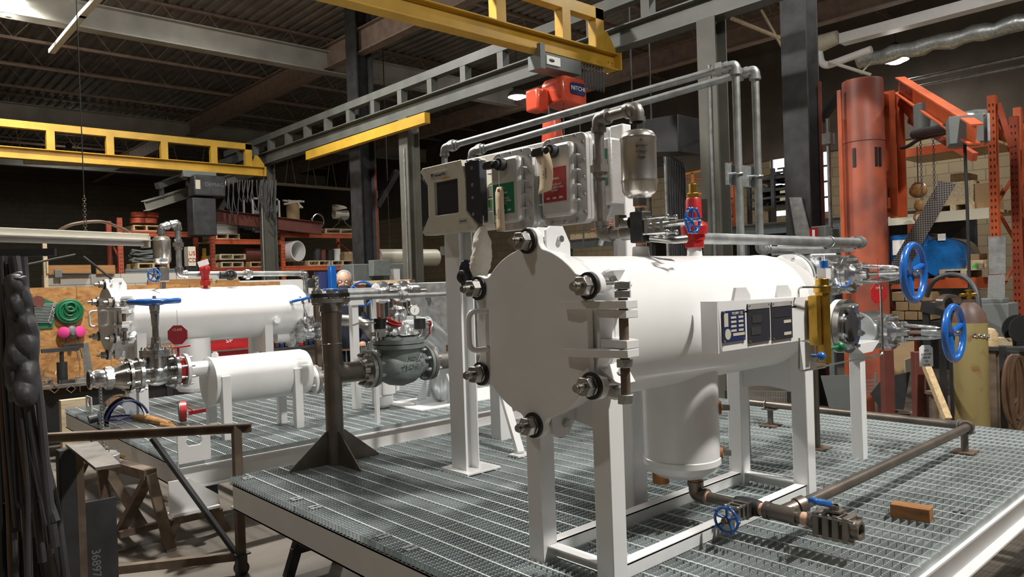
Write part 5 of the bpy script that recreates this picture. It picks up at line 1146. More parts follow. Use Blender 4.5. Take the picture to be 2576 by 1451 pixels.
# pipes in the middle of the far skid
pz = 1.565
t = pipe_run('small_header_pipe', 'thin horizontal steel pipe crossing behind the flanged standpipe top', [(2.60,4.95,pz),(3.90,4.95,pz-.01)], .021, 'conduit', .03, 14, [((3.30,4.95,pz),X)])
build('support_leg', MB().bx(3.02,3.05,4.935,4.965,ZT,pz-.02), 'whiteflat', t)
t = thing('check_valve_train', 'bright silver flanged strainer and raw pipe behind the thin pipe', 'valve', (3.4,5.6,1.55))
c0, c1_ = P(885, 735, y=5.7), P(960, 735, y=5.7); c3_ = P(1000, 733, y=5.7); c4 = P(1030, 733, y=5.7); zz_ = c1_.z
build('pipe', MB().cyl((c0.x-.3, 5.7, zz_), (c1_.x-.03, 5.7, zz_), .045, n=24), 'conduit', t)
for xx in (c1_.x-.02, c3_.x+.03): build('flange', MB().lathe([(0,.085),(.05,.10),(.08,.10)], (xx-.04, 5.7, zz_), X, 32).bolts((xx+.03,5.7,zz_), X, .085, 8, .011, .11), 'chrome', t)
build('body', MB().lathe([(0,.065),(.06,.05),(.12,.062),(.20,.05),(.26,.065)], (c1_.x+.0, 5.7, zz_), X, 28), 'chrome', t)
m = MB()
for k in range(9): m.torus((c3_.x+.09+.016*k, 5.7, zz_), X, .045, .007, 24, 6)
m.cyl((c3_.x+.06,5.7,zz_), (c3_.x+.3,5.7,zz_), .03)
build('braided_hose', m, 'steel', t)
build('support_leg', MB().bx(c0.x-.02, c0.x+.04, 5.67, 5.73, ZT, zz_-.05).bx(c0.x-.06, c0.x+.08, 5.64, 5.76, zz_-.10, zz_-.05), 'white', t)
build('stainless_elbow', MB().tube(fil([P(860,805,y=5.9), P(915,808,y=5.8), P(945,850,y=5.6), P(990,862,y=5.5)], .2, 8), .05, 18), 'pipe', t)
# pump
pc_ = P(1095, 880, y=5.45)
t = thing('pump', 'silver painted pump with curved casing on its white base', 'pump', (pc_.x, 5.45, ZT))
build('elbow_casing', MB().tube(fil([P(1000,822,y=5.45), P(1075,822,y=5.45), P(1125,880,y=5.45), P(1125,960,y=5.45)], .35, 12), [.095]*4+[.10]*12+[.10]*20 if False else .098, 24), 'silver', t)
vb = P(1115, 950, y=5.4); build('volute', MB().lathe([(-.07,.12),(-.03,.19),(.03,.19),(.07,.12)], vb, V((.55,-.83,0)), 40).torus(vb, V((.55,-.83,0)), .17, .05, 36, 10), 'silver', t)
fb = P(1095, 1008, z=ZT); build('foot', MB().prism([(-.28,0),(.28,0),(.26,.03),(.12,.05),(.08,.28),(-.08,.28),(-.14,.05),(-.26,.03)], (vb.x-.05, vb.y-.05, ZT+.01), X, Z, (0,.05,0)), 'silver', t)
build('rib', MB().prism([(0,0),(.14,0),(0,.26)], (vb.x-.1, vb.y-.18, ZT+.01), -Y, Z, (.02,0,0)).prism([(0,0),(-.12,0),(0,.22)], (vb.x-.2, vb.y-.02, ZT+.01), X, Z, (0,.02,0)), 'silver', t)
build('clamp_band', MB().torus(P(1068,828,y=5.45), V((1,0,-.3)), .11, .012, 30, 6), 'silver', t)
build('base_plate', MB().bx(vb.x-.45, vb.x+1.2, 5.1, 5.7, ZT, ZT+.012), 'white', t)
bk = P(963, 1026, z=ZT)
t = thing('meter_bucket', 'small white capped pot with bracket standing on the far grating', 'pot', tuple(bk))
build('pot', MB().lathe([(0,.03),(.015,.07),(.04,.088),(.10,.090),(.105,.094),(.115,.094),(.12,.090),(.27,.095)], (bk.x, bk.y, ZT+.0), Z, 36), 'white', t)
build('bracket', MB().bx(bk.x-.05, bk.x+.06, bk.y-.115, bk.y-.09, ZT+.13, ZT+.30).bx(bk.x+.09, bk.x+.12, bk.y-.09, bk.y+.03, ZT+.15, ZT+.28), 'white', t, .002)
t = thing('pressure_gauge', 'round dial pressure gauge above the control valve', 'gauge', tuple(P(1043, 782, y=4.05)))
c = P(1043, 780, y=4.05); build('case', MB().lathe([(0,.037),(.025,.039),(.03,.036)], c+Y*.02, -Y+X*-.2, 28), 'steel', t); build('dial', MB().lathe([(0,.032),(.002,.032)], c+Y*.02+(-Y+X*-.2).normalized()*.031, -Y+X*-.2, 28), 'whitepaper', t)
build('pointer', MB().bar(c-Y*.014+V((-.006,0,.012)), c-Y*.014+V((-.012,0,-.012)), .003, .001), 'black', t); build('stem', MB().cyl(c-Z*.1, c-Z*.035, .008), 'steel', t)
wx_ = P(912, 722, y=6.9); 
t = thing('gate_valve', 'gate valve with tilted blue wheel just right of the man', 'valve', tuple(wx_))
build('handwheel', wheel(P(912, 738, y=6.3), V((-.5,-.8,.2)), .115, .012, 3, 0, .03, .02), 'blue', t); build('stem', MB().cyl(P(912, 738, y=6.3), P(930, 742, y=5.78), .015), 'steel', t)
t = thing('gate_valve', 'gate valve with level blue wheel seen over the black standpipe flange', 'valve', tuple(P(845,726,y=4.95)))
build('handwheel', wheel(P(843, 728, y=4.95), Z, .085, .008, 3, 0, .02, .0), 'blue', t); build('stem', MB().cyl(P(843, 726, y=4.95), P(843, 800, y=4.95), .01).cyl(P(843, 780, y=4.95), P(843, 860, y=4.95), .04), 'chrome', t)

# ================================================================ supports, trestles and left foreground
def bY(px0, py0, px1, py1, y, dep, m=None):
    a, b = P(px0, py0, y=y), P(px1, py1, y=y); mm = m or MB(); return mm.bx(a.x, b.x, y, y+dep, min(a.z, b.z), max(a.z, b.z))
def bXp(px0, py0, px1, py1, x, dep, m=None):
    a, b = P(px0, py0, x=x), P(px1, py1, x=x); mm = m or MB(); return mm.bx(x, x+dep, a.y, b.y, min(a.z, b.z), max(a.z, b.z))
def quad(pts, m, nm, lab, cat, t=.01, y=None, x=None, d=None, bevel=0, group=None):
    q = [P(a, b, y=y, x=x, d=d) for a, b in pts]; n = (q[1]-q[0]).cross(q[2]-q[0]).normalized()*t
    mb = MB().add(q+[p+n for p in q], [(0,1,2,3),(7,6,5,4),(0,4,5,1),(1,5,6,2),(2,6,7,3),(3,7,4,0)]); return solo(nm, mb, m, label=lab, cat=cat, bevel=bevel, group=group)
def trestle(x, y, top, w, ax, lab, m='rust', sp=.16):
    """A-frame sawhorse: top rail along ax, two legs at each end, tie bars"""
    t = thing('trestle', lab, 'trestle', (x, y, 0)); ax = V(ax); sd = ax.cross(Z); c = V((x, y, 0))
    build('top_rail', MB().bar(c+ax*w/2+Z*(top-.035), c-ax*w/2+Z*(top-.035), .07, .07), m, t)
    for s in (-1, 1):
        for q in (-1, 1): build('leg', MB().bar(c+ax*s*(w/2-.08)+Z*(top-.05)+sd*q*.02, c+ax*s*(w/2-.08)+sd*q*sp, .05, .05, up=ax), m, t)
        build('tie_bar', MB().bar(c+ax*s*(w/2-.08)+Z*.14+sd*sp*.85, c+ax*s*(w/2-.08)+Z*.14-sd*sp*.85, .035, .035), m, t)
    return t
zb = ZS-.034-.145
for i, (x, y, lab) in enumerate(((2.0, 2.6, 'steel trestle hidden under the left end of the near skid'), (4.85, 2.1, 'dark steel trestle under the right end of the near skid'))): trestle(x, y, zb, 3.0, Y, lab, 'dark_steel')
zb2 = ZT-.034-.145
trestle(1.72, 6.35, zb2, 2.6, Y, 'rusty steel trestle under the left end of the far skid', 'rust', .20)
trestle(4.7, 6.4, zb2, 2.8, Y, 'steel trestle under the far right end of the far skid', 'dark_steel')
q = P(505, 1215, z=0); trestle(2.35, 5.6, zb2, .9, X, 'short dark steel stool under the middle of the far skid', 'dark_steel', .12)
# short A-frame trestle in front with brown legs
t = thing('sawhorse', 'brown rusty sawhorse standing between the far skid end and the steel table', 'sawhorse', (1.4, 5.3, 0))
tp0, tp1 = V((1.42, 5.05, .50)), V((1.30, 5.75, .50))
build('top_rail', MB().bar(tp0, tp1, .08, .06), 'rust', t)
for e, (fa, fb) in ((tp0, ((430,1385),(300,1340))), (tp1, ((365,1330),(275,1335)))):
    for f in (fa, fb): g = P(*f, z=0); build('leg', MB().bar(e, g, .06, .045, up=Y), 'rust', t)
build('tie_bar', MB().bar(P(300,1345,z=.12), P(415,1315,z=.12), .04, .04), 'rust', t)

# rusty steel table frame with wheels
t = thing('steel_table_frame', 'rusty angle-iron table frame with diagonal brace in the left foreground', 'table frame', (1.2, 4.2, 0))
h = P(608, 1445, z=0); tz_ = .95; ra_, rb_ = P(630, 1068, z=tz_), P(80, 1108, z=tz_)
post = V((h.x, h.y, 0)); rail_e = V((post.x+.02, post.y-.02, 0)); d2 = (V((rb_.x, rb_.y, 0))-V((ra_.x, ra_.y, 0))).normalized()
pt = V((ra_.x, ra_.y, tz_))
sc = (post.y)/(P(608,1200,x=post.x).y) if False else 1
dpost = (post-EYE).dot(CF)
topz = P(612, 1078, d=dpost).z; R0, R1 = P(632, 1066, d=dpost), P(80, 1106, d=dpost-.12)
R1.z = R0.z
build('top_rail', MB().bar(R0, R1, .05, .008).bar(R0-Z*.024, R1-Z*.024, .008, .05), 'rust', t)
build('leg', MB().bar((post.x, post.y, .02), (post.x, post.y, R0.z), .045, .045), 'rust', t)
L0, L1 = P(595, 1398, d=dpost), P(292, 1449, d=dpost-.15); L1.z = L0.z
build('lower_rail', MB().bar(L0, L1, .045, .045), 'rust', t)
build('brace', MB().bar(P(383, 1102, d=dpost), P(597, 1396, d=dpost+.0), .04, .02), 'dark_steel', t)
ec = P(600, 1440, d=dpost+.0)
build('wheel_bracket', MB().box((post.x-.035, post.y-.035, .06), (.012,.05,.12)).box((post.x+.035, post.y+.035, .06), (.012,.05,.12)).box((post.x, post.y, .125), (.085,.085,.008)), 'dark_steel', t)
build('caster_wheel', MB().cyl((post.x, post.y-.02, .04), (post.x, post.y+.02, .04), .04), 'black', t)
R2 = P(82, 1108, d=dpost-.12)
build('leg', MB().bar((R1.x+.02, R1.y, .02), (R1.x+.02, R1.y, R0.z), .045, .045), 'rust', t)
# chain with hook block and bucket
t = thing('hanging_chain', 'thin steel chain hanging from the silver inlet coupling', 'chain', tuple(P(255, 1000, y=5.45)))
a = P(252, 975, y=5.47); b = P(262, 1140, y=5.47); m = MB(); n = 40
for k in range(n):
    p = a.lerp(b, k/n); m.torus(p, X if k % 2 else Y, .010, .0028, 10, 5)
build('links', m, 'conduit', t)
bk = P(268, 1148, y=5.45)
t = thing('chained_cap', 'round grey cap with brass latches hanging on the chain end', 'cap', tuple(bk))
build('cap', MB().lathe([(0,.075),(.05,.08),(.055,.07),(.07,.06)], bk-Z*.04, Z, 30), 'alu', t); build('ring', MB().torus(bk+Z*.045, Y, .018, .004, 18, 6), 'conduit', t)
for dx in (-.14, .11): build('brass_latch', MB().bar(bk+X*dx-Z*.02, bk+X*(dx*.55)+Z*.0, .02, .014), 'brass', t)

# dark post with steel plate, leaning sheet with chalk marks
dz0 = 3.3
a, b = P(178, 1440, d=dz0), P(178, 1128, d=dz0)
t = thing('angle_post', 'dark steel post with a flat plate on top near the hanging cables', 'post', (a.x, a.y, 0))
build('post', MB().bar((a.x, a.y, 0), (a.x, a.y, b.z), .07, .07), 'dark_steel', t, .004); build('edge', MB().bar((a.x+.045, a.y-.03, 0), (a.x+.045, a.y-.03, b.z), .012, .03), 'rust', t)
q = [P(165,1116,z=b.z+.02), P(245,1110,z=b.z+.02), P(303,1166,z=b.z+.02), P(240,1176,z=b.z+.02)]
mb = MB().add(q+[p-Z*.012 for p in q], [(3,2,1,0),(4,5,6,7),(0,1,5,4),(1,2,6,5),(2,3,7,6),(3,0,4,7)]); build('top_plate', mb, 'pipe', t)
bs = MB()
sh0, sh1 = P(112, 1272, d=3.55), P(290, 1262, d=3.75); z_ = (sh0.z+sh1.z)/2
o = solo('steel_sheet', MB().prism([(0,0),((sh1-sh0).length,0),((sh1-sh0).length,z_),(0,z_)], (sh0.x, sh0.y, 0), (V((sh1.x,sh1.y,0))-V((sh0.x,sh0.y,0))).normalized(), Z, (0,.012,0)), 'dark_steel', 'dark steel sheet with sideways chalk writing at the bottom left', 'sheet')
uu = (V((sh1.x,sh1.y,0))-V((sh0.x,sh0.y,0))).normalized(); nn_ = uu.cross(Z)
cz_ = P(238, 1405, d=3.62)
lettering('chalk_writing', '36897AA', .055, V((cz_.x, cz_.y, cz_.z-.05))+nn_*.03, -Z, uu, 'greycab', o, .002, 'CENTER'); lettering('chalk_writing', '#2 JC', .055, V((cz_.x, cz_.y, cz_.z-.06))+nn_*.03-uu*.075, -Z, uu, 'greycab', o, .002, 'CENTER')

# hanging cables and leather on the far left
t = thing('cable_rack_post', 'black rack post at the left edge that carries hanging hoses', 'rack', (.45, 3.6, 0))
ct = P(20, 640, d=3.0)
build('post', MB().bar((.40, 3.72, 0), (.40, 3.72, 1.86), .08, .08), 'black', t); build('arm', MB().bar((.30, 3.70, 1.83), (.66, 3.52, 1.83), .03, .03).bar((.25,3.75,1.83), (.30,3.45,1.83), .03, .03), 'black', t)
random.seed(11)
kinds = [('hose', 'black'), ('hose', 'black'), ('hosebrown', 'brown'), ('hose', 'black')]
for i in range(34):
    x0 = -12+i*1.8; sw = random.uniform(-6, 14); d0 = 2.85+random.random()*.35; c = []
    xe = x0+random.uniform(5, 50)+(i*2.4)
    for k in range(9):
        f = k/8; px = x0+(xe-x0)*f**1.3+sw*math.sin(f*5+i); py = 645+(random.uniform(1250, 1451+60)-645)*f if k == 8 else 645+ (1350-645)*f
        c.append(P(px, py, d=d0-.05*f))
    brown = i % 4 == 2; r_ = random.choice([.009,.012,.015,.018])
    solo('hanging_hose', MB().tube(fil(c, .1, 3), r_, 8), 'hosebrown' if brown else 'hose', 'brown hose hanging in the bundle at the left edge' if brown else 'black hose hanging in the bundle at the left edge', 'hose', 'brown hoses hanging at the left edge' if brown else 'black hoses hanging at the left edge')
for i in range(12):
    px = -4+i*9.5; a = P(px*.55, 1000+15*(i%4), d=3.35+.03*(i%3)); b = P(px+16+i*3.2, 1500, d=3.30+.03*(i%3))
    solo('stock_bar', MB().bar(a, b, .045, .02, up=(CR.x,CR.y,0)), ['black','dark_steel','rust','black'][i%4], 'dark steel stock bar leaning behind the hanging hoses at left', 'bar', 'stock bars behind the hoses')
for i in range(7):
    px = 20+i*15; a = P(px, 1090+10*i, d=3.05+.02*i); b = P(px+18+i*4, 1430-12*i, d=3.0+.02*i)
    solo('steel_strip', MB().bar(a, b, .022, .003, up=(1,.4,0)), 'dark_steel', 'flat dark steel strip leaning among the hanging hoses', 'strip', 'steel strips among the hoses')
# leather jacket: a lumpy hanging cloth
m = MB(); nx, nz = 14, 20
for j in range(nz+1):
    f = j/nz; wl, wr_ = 28+10*f, 50+34*math.sin(min(1, f*1.25)*math.pi*.62)
    for i in range(nx+1):
        g = i/nx; p = P(wl+(wr_-wl)*g, 690+325*f, d=2.80+.018*math.sin(g*13+f*3)+.012*math.sin(f*15+g*6)+.010*math.sin(f*31-g*9)+.05*abs(g-.5)); m.v.append(tuple(p))
m.f = [(j*(nx+1)+i, j*(nx+1)+i+1, (j+1)*(nx+1)+i+1, (j+1)*(nx+1)+i) for j in range(nz) for i in range(nx)]
o = solo('leather_jacket', m, 'leather', 'black leather jacket hanging in folds beside the hoses', 'jacket'); tx3 = bpy.data.textures.new('leather_folds', 'CLOUDS'); tx3.noise_scale = .13; sd = o.modifiers.new('thick', 'SOLIDIFY'); sd.thickness = .03; sb = o.modifiers.new('sub', 'SUBSURF'); sb.levels = sb.render_levels = 2; dq = o.modifiers.new('folds', 'DISPLACE'); dq.texture = tx3; dq.strength = .035
_a, _b = P(24, 645, d=5.5), P(41, 647, d=5.5); solo('chipboard_strip', MB().bar((_a.lerp(_b,.5).x, _a.lerp(_b,.5).y, 0), (_a.lerp(_b,.5).x, _a.lerp(_b,.5).y, _a.z), .055, .02, up=(CR.x,CR.y,0)), 'osb', 'narrow upright strip of chipboard at the left edge behind the hoses', 'board')

# fluorescent fixture near the left edge
fa, fb = P(-60, 592, d=5.0), P(366, 603, d=6.1); fb.z = fa.z = P(150, 598, d=5.6).z
t = thing('fluorescent_fixture', 'long unlit white fluorescent fixture hanging at the far left', 'light fixture', tuple(fa.lerp(fb, .5)))
build('housing', MB().bar(fa+Z*.02, fb+Z*.02, .10, .05), 'cream', t, .003); build('reflector', MB().bar(fa-Z*.008, fb-Z*.008, .16, .006), 'whiteflat', t)
build('tube', MB().cyl(fa-Z*.035, fb.lerp(fa, .02)-Z*.035, .019), 'tube_light', t); dd = (fb-fa).normalized(); build('end_cap', MB().bar(fb-dd*.01-Z*.02, fb+dd*.01-Z*.02, .10, .09), 'cream', t)
ch = fa.lerp(fb, .60); m = MB()
for k in range(14): m.torus(ch+Z*(.05+.02*k), X if k % 2 else Y, .011, .003, 10, 5)
build('chain', m, 'rust', t)
cp = [P(130, 592, d=5.55), P(170, 566, d=5.6), P(215, 558, d=5.7), P(260, 556, d=5.8), P(300, 572, d=5.95), P(325, 583, d=6.0), P(330, 596, d=6.05)]
build('cord', MB().tube(fil(cp, .2, 5), .012, 8), 'hosebrown', t)
hh_ = fa.lerp(fb, .6); build('hanger_wire', MB().cyl(hh_+Z*.3, (hh_.x, hh_.y, CZ), .004, n=5).cyl(fa.lerp(fb,.05)+Z*.04, (fa.lerp(fb,.05).x, fa.lerp(fb,.05).y, CZ), .004, n=5), 'dark_steel', t)

# ================================================================ left back: chipboard wall, bench, tools
OY = 9.4
a, b = P(128, 722, y=OY), P(705, 706, y=OY); zt = P(300, 718, y=OY).z
t = thing('tool_board', 'chipboard tool wall with seams behind the far vessel', 'board', ((a.x+b.x)/2, OY, .3)); xs = [a.x-.3, P(195, 800, y=OY).x, P(275, 800, y=OY).x, P(480,800,y=OY).x, b.x]
for k in range(4): build('board', MB().bx(xs[k]+.003, xs[k+1]-.003, OY, OY+.018, .15, zt), 'osb', t)
build('stud', MB().bx(a.x-.25, b.x, OY+.018, OY+.06, .15, .2), 'wood', t)
# wrench holder
t = thing('wrench_rack', 'fan of chrome wrenches hanging on the chipboard wall', 'wrench rack', tuple(P(98, 790, y=OY-.03)))
for k in range(13):
    f = k/12; py = 765+f*44; w0, w1 = 58+f*17, 140-f*13+(-3 if k % 2 else 0); a, b = P(w0, py+2, y=OY-.03), P(w1, py-2+f*3, y=OY-.03)
    build('wrench', MB().bar(a, b, .006, .007).cyl(a-Y*.005, a+Y*.005, .014, n=10).ring(b-Y*.005, Y, .016, .008, .01, 12), 'zinc', t)
build('holder', MB().prism([(-.13,-.16),(.13,-.16),(.19,.10),(0,.20),(-.19,.10)], P(96, 790, y=OY-.012), X, Z, (0,.01,0)), 'green', t); c = P(96, 758, y=OY-.04); build('hub', MB().cyl(c-Y*.02, c+Y*.03, .06), 'oxide', t)
c = P(175, 783, y=OY-.04); m = MB()
for k in range(4): m.torus(c-Y*.012*(k%2), Y, .125-.026*k, .016, 30, 8)
m.torus(c+Z*.05+X*.01-Y*.03, Y, .05, .014, 20, 8); solo('coiled_hose', m, 'green', 'green hose coil hanging on the chipboard wall', 'hose')
c = P(181, 835, y=OY-.06); t = thing('respirator', 'respirator mask with two pink filters hanging on the chipboard wall', 'respirator', tuple(c))
for s in (-1, 1): build('filter', MB().lathe([(-.02,.05),(-.012,.062),(.012,.062),(.02,.05)], c+X*.078*s, V((.5*s,-.9,0)), 24), 'pink', t)
build('mask', MB().ball(c+Z*.0, .06, (.9,.6,1.2), 14, 10).cyl(c-Y*.06-Z*.01, c-Y*.02-Z*.01, .022), 'greycab', t); build('strap', MB().tube([c+X*.05-Z*.03, c+X*.07-Z*.16, c+X*.09-Z*.30], .005, 6).tube([c-X*.05-Z*.03, c-X*.08-Z*.16, c-X*.1-Z*.28], .005, 6).tube([c-X*.03+Z*.03, c-X*.02+Z*.16], .004, 6), 'dark_steel', t)
# bench
BYy = 8.75; a, b = P(75, 972, y=BYy), P(700, 940, y=BYy)
t = thing('work_bench', 'dark steel work bench cluttered with small tools along the chipboard wall', 'bench', ((a.x+b.x)/2, 9, 0)); zb_ = P(160, 968, y=BYy).z
build('bench_top', MB().bx(a.x-.4, b.x, BYy, OY-.01, zb_-.03, zb_), 'pipe', t); build('front_panel', MB().bx(a.x-.4, b.x, BYy+.05, BYy+.08, .12, zb_-.1), 'black', t)
for xx in (a.x-.35, (a.x+b.x)/2, b.x-.05): build('leg', MB().bx(xx, xx+.06, BYy+.02, BYy+.08, 0, zb_-.03), 'dark_steel', t)
for k, (px, py) in enumerate(((118, 965), (160, 966))):
    c = P(px+19, 978, y=BYy-.01); solo('square_tube', MB().hollow([(0,.045),(.3,.045),(.3,.036),(0,.036)], c, Y, 4), 'steel', ['left square steel tube sticking out under the bench top', 'right square steel tube sticking out under the bench top'][k], 'tube')
random.seed(3)
tl = [('drill_press', 'black bench stand with T-shaped top on the work bench', 158, 962, 'black'), ('funnel', 'clear plastic jug on the work bench', 128, 955, 'glasspane'), ('tool_tray', 'flat grey tray of tools on the work bench', 112, 962, 'steel')]
c = P(158, 968, y=BYy+.2); t = thing(tl[0][0].replace('drill_press','bench_stand'), tl[0][1], 'stand', tuple(c)); build('column', MB().cyl((c.x,c.y,zb_), (c.x,c.y,zb_+.22), .05).cyl((c.x,c.y,zb_+.22), (c.x,c.y,zb_+.33), .02), 'black', t); build('cross_head', MB().bx(c.x-.18,c.x+.16,c.y-.03,c.y+.03,zb_+.33,zb_+.37).bx(c.x+.03,c.x+.22,c.y+.05,c.y+.1,zb_+.35,zb_+.40), 'dark_steel', t)
c = P(130, 968, y=BYy+.3); solo('plastic_jug', MB().lathe([(0,.10),(.02,.12),(.2,.07),(.3,.035),(.32,.035)], (c.x, c.y, zb_+.001), V((.3,0,1)), 24), 'glasspane', 'clear plastic jug leaning on the work bench', 'jug')
for k, px in enumerate((92, 104, 116, 172, 186, 200, 212)):
    c = P(px, 966, y=BYy+.12+.1*(k%3)); m = MB().box((c.x, c.y, zb_+.018), (.12,.03,.035), rz=k).cyl((c.x-.05, c.y+.05, zb_+.012), (c.x+.07, c.y+.02, zb_+.012), .012)
    solo('hand_tool', m, ['copper','steel','zinc','dark_steel','steel','zinc','conduit'][k], ['orange clamp tool at the left end of the work bench','steel hand tool second from the left on the bench','bright small tool left of the black bench stand','dark tool right of the black bench stand','steel tool on the bench below the pink mask','bright tool right of the pink mask on the bench','grey tool at the right of the bench clutter'][k], 'tool')
_a = P(185, 1003, y=8.45); solo('timber_post', MB().bx(_a.x-.12, _a.x+.12, 8.4, 8.5, 0, _a.z), 'woodpale', 'pale timber end behind the left end of the far skid', 'timber')
quad([(205,865),(222,862),(240,965),(215,965)], 'steel', 'metal_funnel', 'grey sheet-metal piece standing on the bench by the vessel', 'sheet', .01, y=BYy+.3)
# pale block wall and fir boards behind
WYb = 12.2
a, b = P(113, 720, y=WYb), P(600, 720, y=WYb); z1_ = P(200, 690, y=WYb).z
solo('block_partition', MB().bx(a.x, b.x, WYb, WYb+.2, 0, z1_), 'blockW', 'low pale block partition behind the chipboard wall', 'partition')
for k, (p0, p1, y0_, y1_) in enumerate(((122, 229, 667, 689), (242, 290, 667, 688), (372, 535, 704, 722), (545, 603, 704, 722))):
    a, b = P(p0, y0_, y=WYb-.05), P(p1, y1_, y=WYb-.05)
    solo('fir_board', MB().bx(a.x, b.x, WYb-.06, WYb-.01, b.z, a.z), 'woodbrown', ['brown fir board on the pale block partition, far left', 'short brown fir board beside the orange rack upright', 'long brown fir board above the far vessel', 'short brown fir board right of the long one above the far vessel'][k], 'board')
a, b = P(603, 722, y=WYb-.1), P(765, 702, y=WYb-.1)
solo('white_panel', MB().bx(a.x, b.x+.3, WYb-.12, WYb-.05, P(700,800,y=WYb).z, b.z), 'whiteflat', 'white painted panel behind the far vessel end', 'panel')
t = thing('timber_post', 'pale timber post at left by the hanging fluorescent fixture', 'post', tuple(P(112, 690, y=WYb-.15))); a = P(106, 580, y=WYb-.2); b = P(121, 688, y=WYb-.2)
build('post', MB().bx(a.x, b.x, WYb-.2, WYb-.12, 0, a.z), 'woodpale', t); build('cleat', MB().bx(a.x+.03, b.x, WYb-.24, WYb-.2, b.z, P(106,655,y=WYb).z), 'woodpale', t)
a = P(146, 688, y=WYb-.08); t = thing('junction_box', 'small grey junction box on the fir board', 'junction box', tuple(a)); build('box', MB().box(a, (.09,.06,.11)), 'greycab', t, .004); build('cable', MB().tube([a+X*.05, P(180,688,y=WYb-.07), P(230,688,y=WYb-.07)], .012, 6), 'rubber', t)
solo('leaning_rod', MB().cyl(P(35, 672, y=11.5), P(190, 640, y=11.5), .014), 'dark_steel', 'thin dark rod rising rightward below the fluorescent fixture', 'rod'); solo('leaning_rod', MB().cyl(P(210,645,y=11.4), P(305,720,y=11.4), .016), 'dark_steel', 'thin dark rod descending toward the orange rack upright', 'rod')

# ================================================================ orange shelf racks, left
RY = 16.0
zt_ = lambda px, py: P(px, py, y=RY).z
def upright(px, top, lab, m='rackshade', y=RY, x=None, bot=0, depth=1.0):
    c = P(px, 640, y=y) if x is None else P(px, 640, x=x)
    t = thing('rack_upright', lab, 'rack', (c.x, c.y, 0))
    dv = V((0, depth, 0)) if x is None else V((depth, 0, 0)); o2 = c+dv
    for k, q in enumerate((c, o2)):
        build('column', MB().bx(q.x-.045, q.x+.045, q.y-.04, q.y+.04, bot, top), m, t)
        if k == 0:
            s = MB(); zz = .4
            while zz < top-.1:
                for dx in (-.018, .018):
                    if x is None: s.bx(q.x+dx-.006, q.x+dx+.006, q.y-.043, q.y-.039, zz, zz+.025)
                    else: s.bx(q.x-.048, q.x-.044, q.y+dx-.006, q.y+dx+.006, zz, zz+.025)
                zz += .075
            build('slots', s, 'black', t)
    m2 = MB(); zz = .3; k = 0
    while zz < top-.6: 
        a_, b_ = (c, o2) if k % 2 == 0 else (o2, c); m2.bar((a_.x, a_.y, zz), (b_.x, b_.y, zz+.5), .03, .03); zz += .5; k += 1
    build('lacing', m2, m, t); return c
def rbeam(p0, p1, z, m, lab, y=RY, h=.11):
    a, b = P(p0, 640, y=y), P(p1, 640, y=y); return solo('rack_beam', MB().bx(a.x, b.x, y-.05, y-.01, z-h, z).bx(a.x, b.x, y-.06, y, z-h*.3, z-h*.2), m, lab, 'beam')
zA = zt_(718, 585); zB = zt_(620, 602); zC = zt_(800, 668); zD = zt_(620, 672)
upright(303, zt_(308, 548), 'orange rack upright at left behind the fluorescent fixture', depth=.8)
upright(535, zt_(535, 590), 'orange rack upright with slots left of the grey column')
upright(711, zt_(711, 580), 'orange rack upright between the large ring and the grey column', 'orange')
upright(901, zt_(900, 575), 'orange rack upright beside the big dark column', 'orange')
rbeam(312, 480, zt_(400, 582), 'rackshade', 'dark orange upper shelf beam of the leftmost rack bay')
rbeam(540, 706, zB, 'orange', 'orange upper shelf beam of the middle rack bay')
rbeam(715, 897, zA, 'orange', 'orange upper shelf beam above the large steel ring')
rbeam(540, 706, zD, 'rackshade', 'dim orange lower shelf beam of the middle rack bay')
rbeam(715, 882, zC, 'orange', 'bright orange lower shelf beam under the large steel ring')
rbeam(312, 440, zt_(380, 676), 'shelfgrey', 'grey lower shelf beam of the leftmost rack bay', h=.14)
for (p0, p1, z, lab) in ((312,480,zt_(400,582)-.02,'leftmost bay, upper'), (540,706,zB-.02,'middle bay, upper'), (715,897,zA-.02,'right bay, upper'), (540,706,zD-.02,'middle bay, lower'), (715,897,zC-.02,'right bay, lower'), (312,440,zt_(380,676)-.02,'leftmost bay, lower')):
    a, b = P(p0, 640, y=RY), P(p1, 640, y=RY); solo('shelf_deck', MB().bx(a.x, b.x, RY, RY+.95, z-.03, z), 'wood', 'wooden shelf deck in the orange racks, '+lab, 'shelf')
def pallet(px0, px1, z, lab, y=RY-.02, m='woodpale', dep=.8, n=5):
    a, b = P(px0, 640, y=y), P(px1, 640, y=y); t = thing('pallet', lab, 'pallet', ((a.x+b.x)/2, y+.4, z)); w = b.x-a.x
    for k in range(3): build('stringer', MB().bx(a.x+w*k*.47, a.x+w*k*.47+w*.06, y, y+dep, z+.02, z+.10), m, t)
    d = MB()
    for k in range(n): yy = y+(dep-.1)*k/(n-1); d.bx(a.x, b.x, yy, yy+.09, z+.10, z+.12); d.bx(a.x, b.x, yy, yy+.09, z, z+.02)
    build('deck_boards', d, m, t); return (a.x, b.x, z+.12)
zl = zt_(400, 582)
pallet(338, 405, zl, 'pallet under the orange-brown rolls, leftmost rack bay', m='wood')
for k, (px, py) in enumerate(((350, 560), (372, 560), (352, 545), (376, 545))):
    c = P(px, py, y=RY+.1); m = MB()
    for j in range(3): m.torus(c+Z*(.03*j), Z, .15, .025, 24, 8)
    solo('hose_roll', m, 'rackshade', ['lower left','lower right','upper left','upper right'][k]+' red-brown coil stacked on the leftmost rack bay', 'coil')
pallet(545, 605, zB, 'pallet under the pale boxes, middle rack bay')
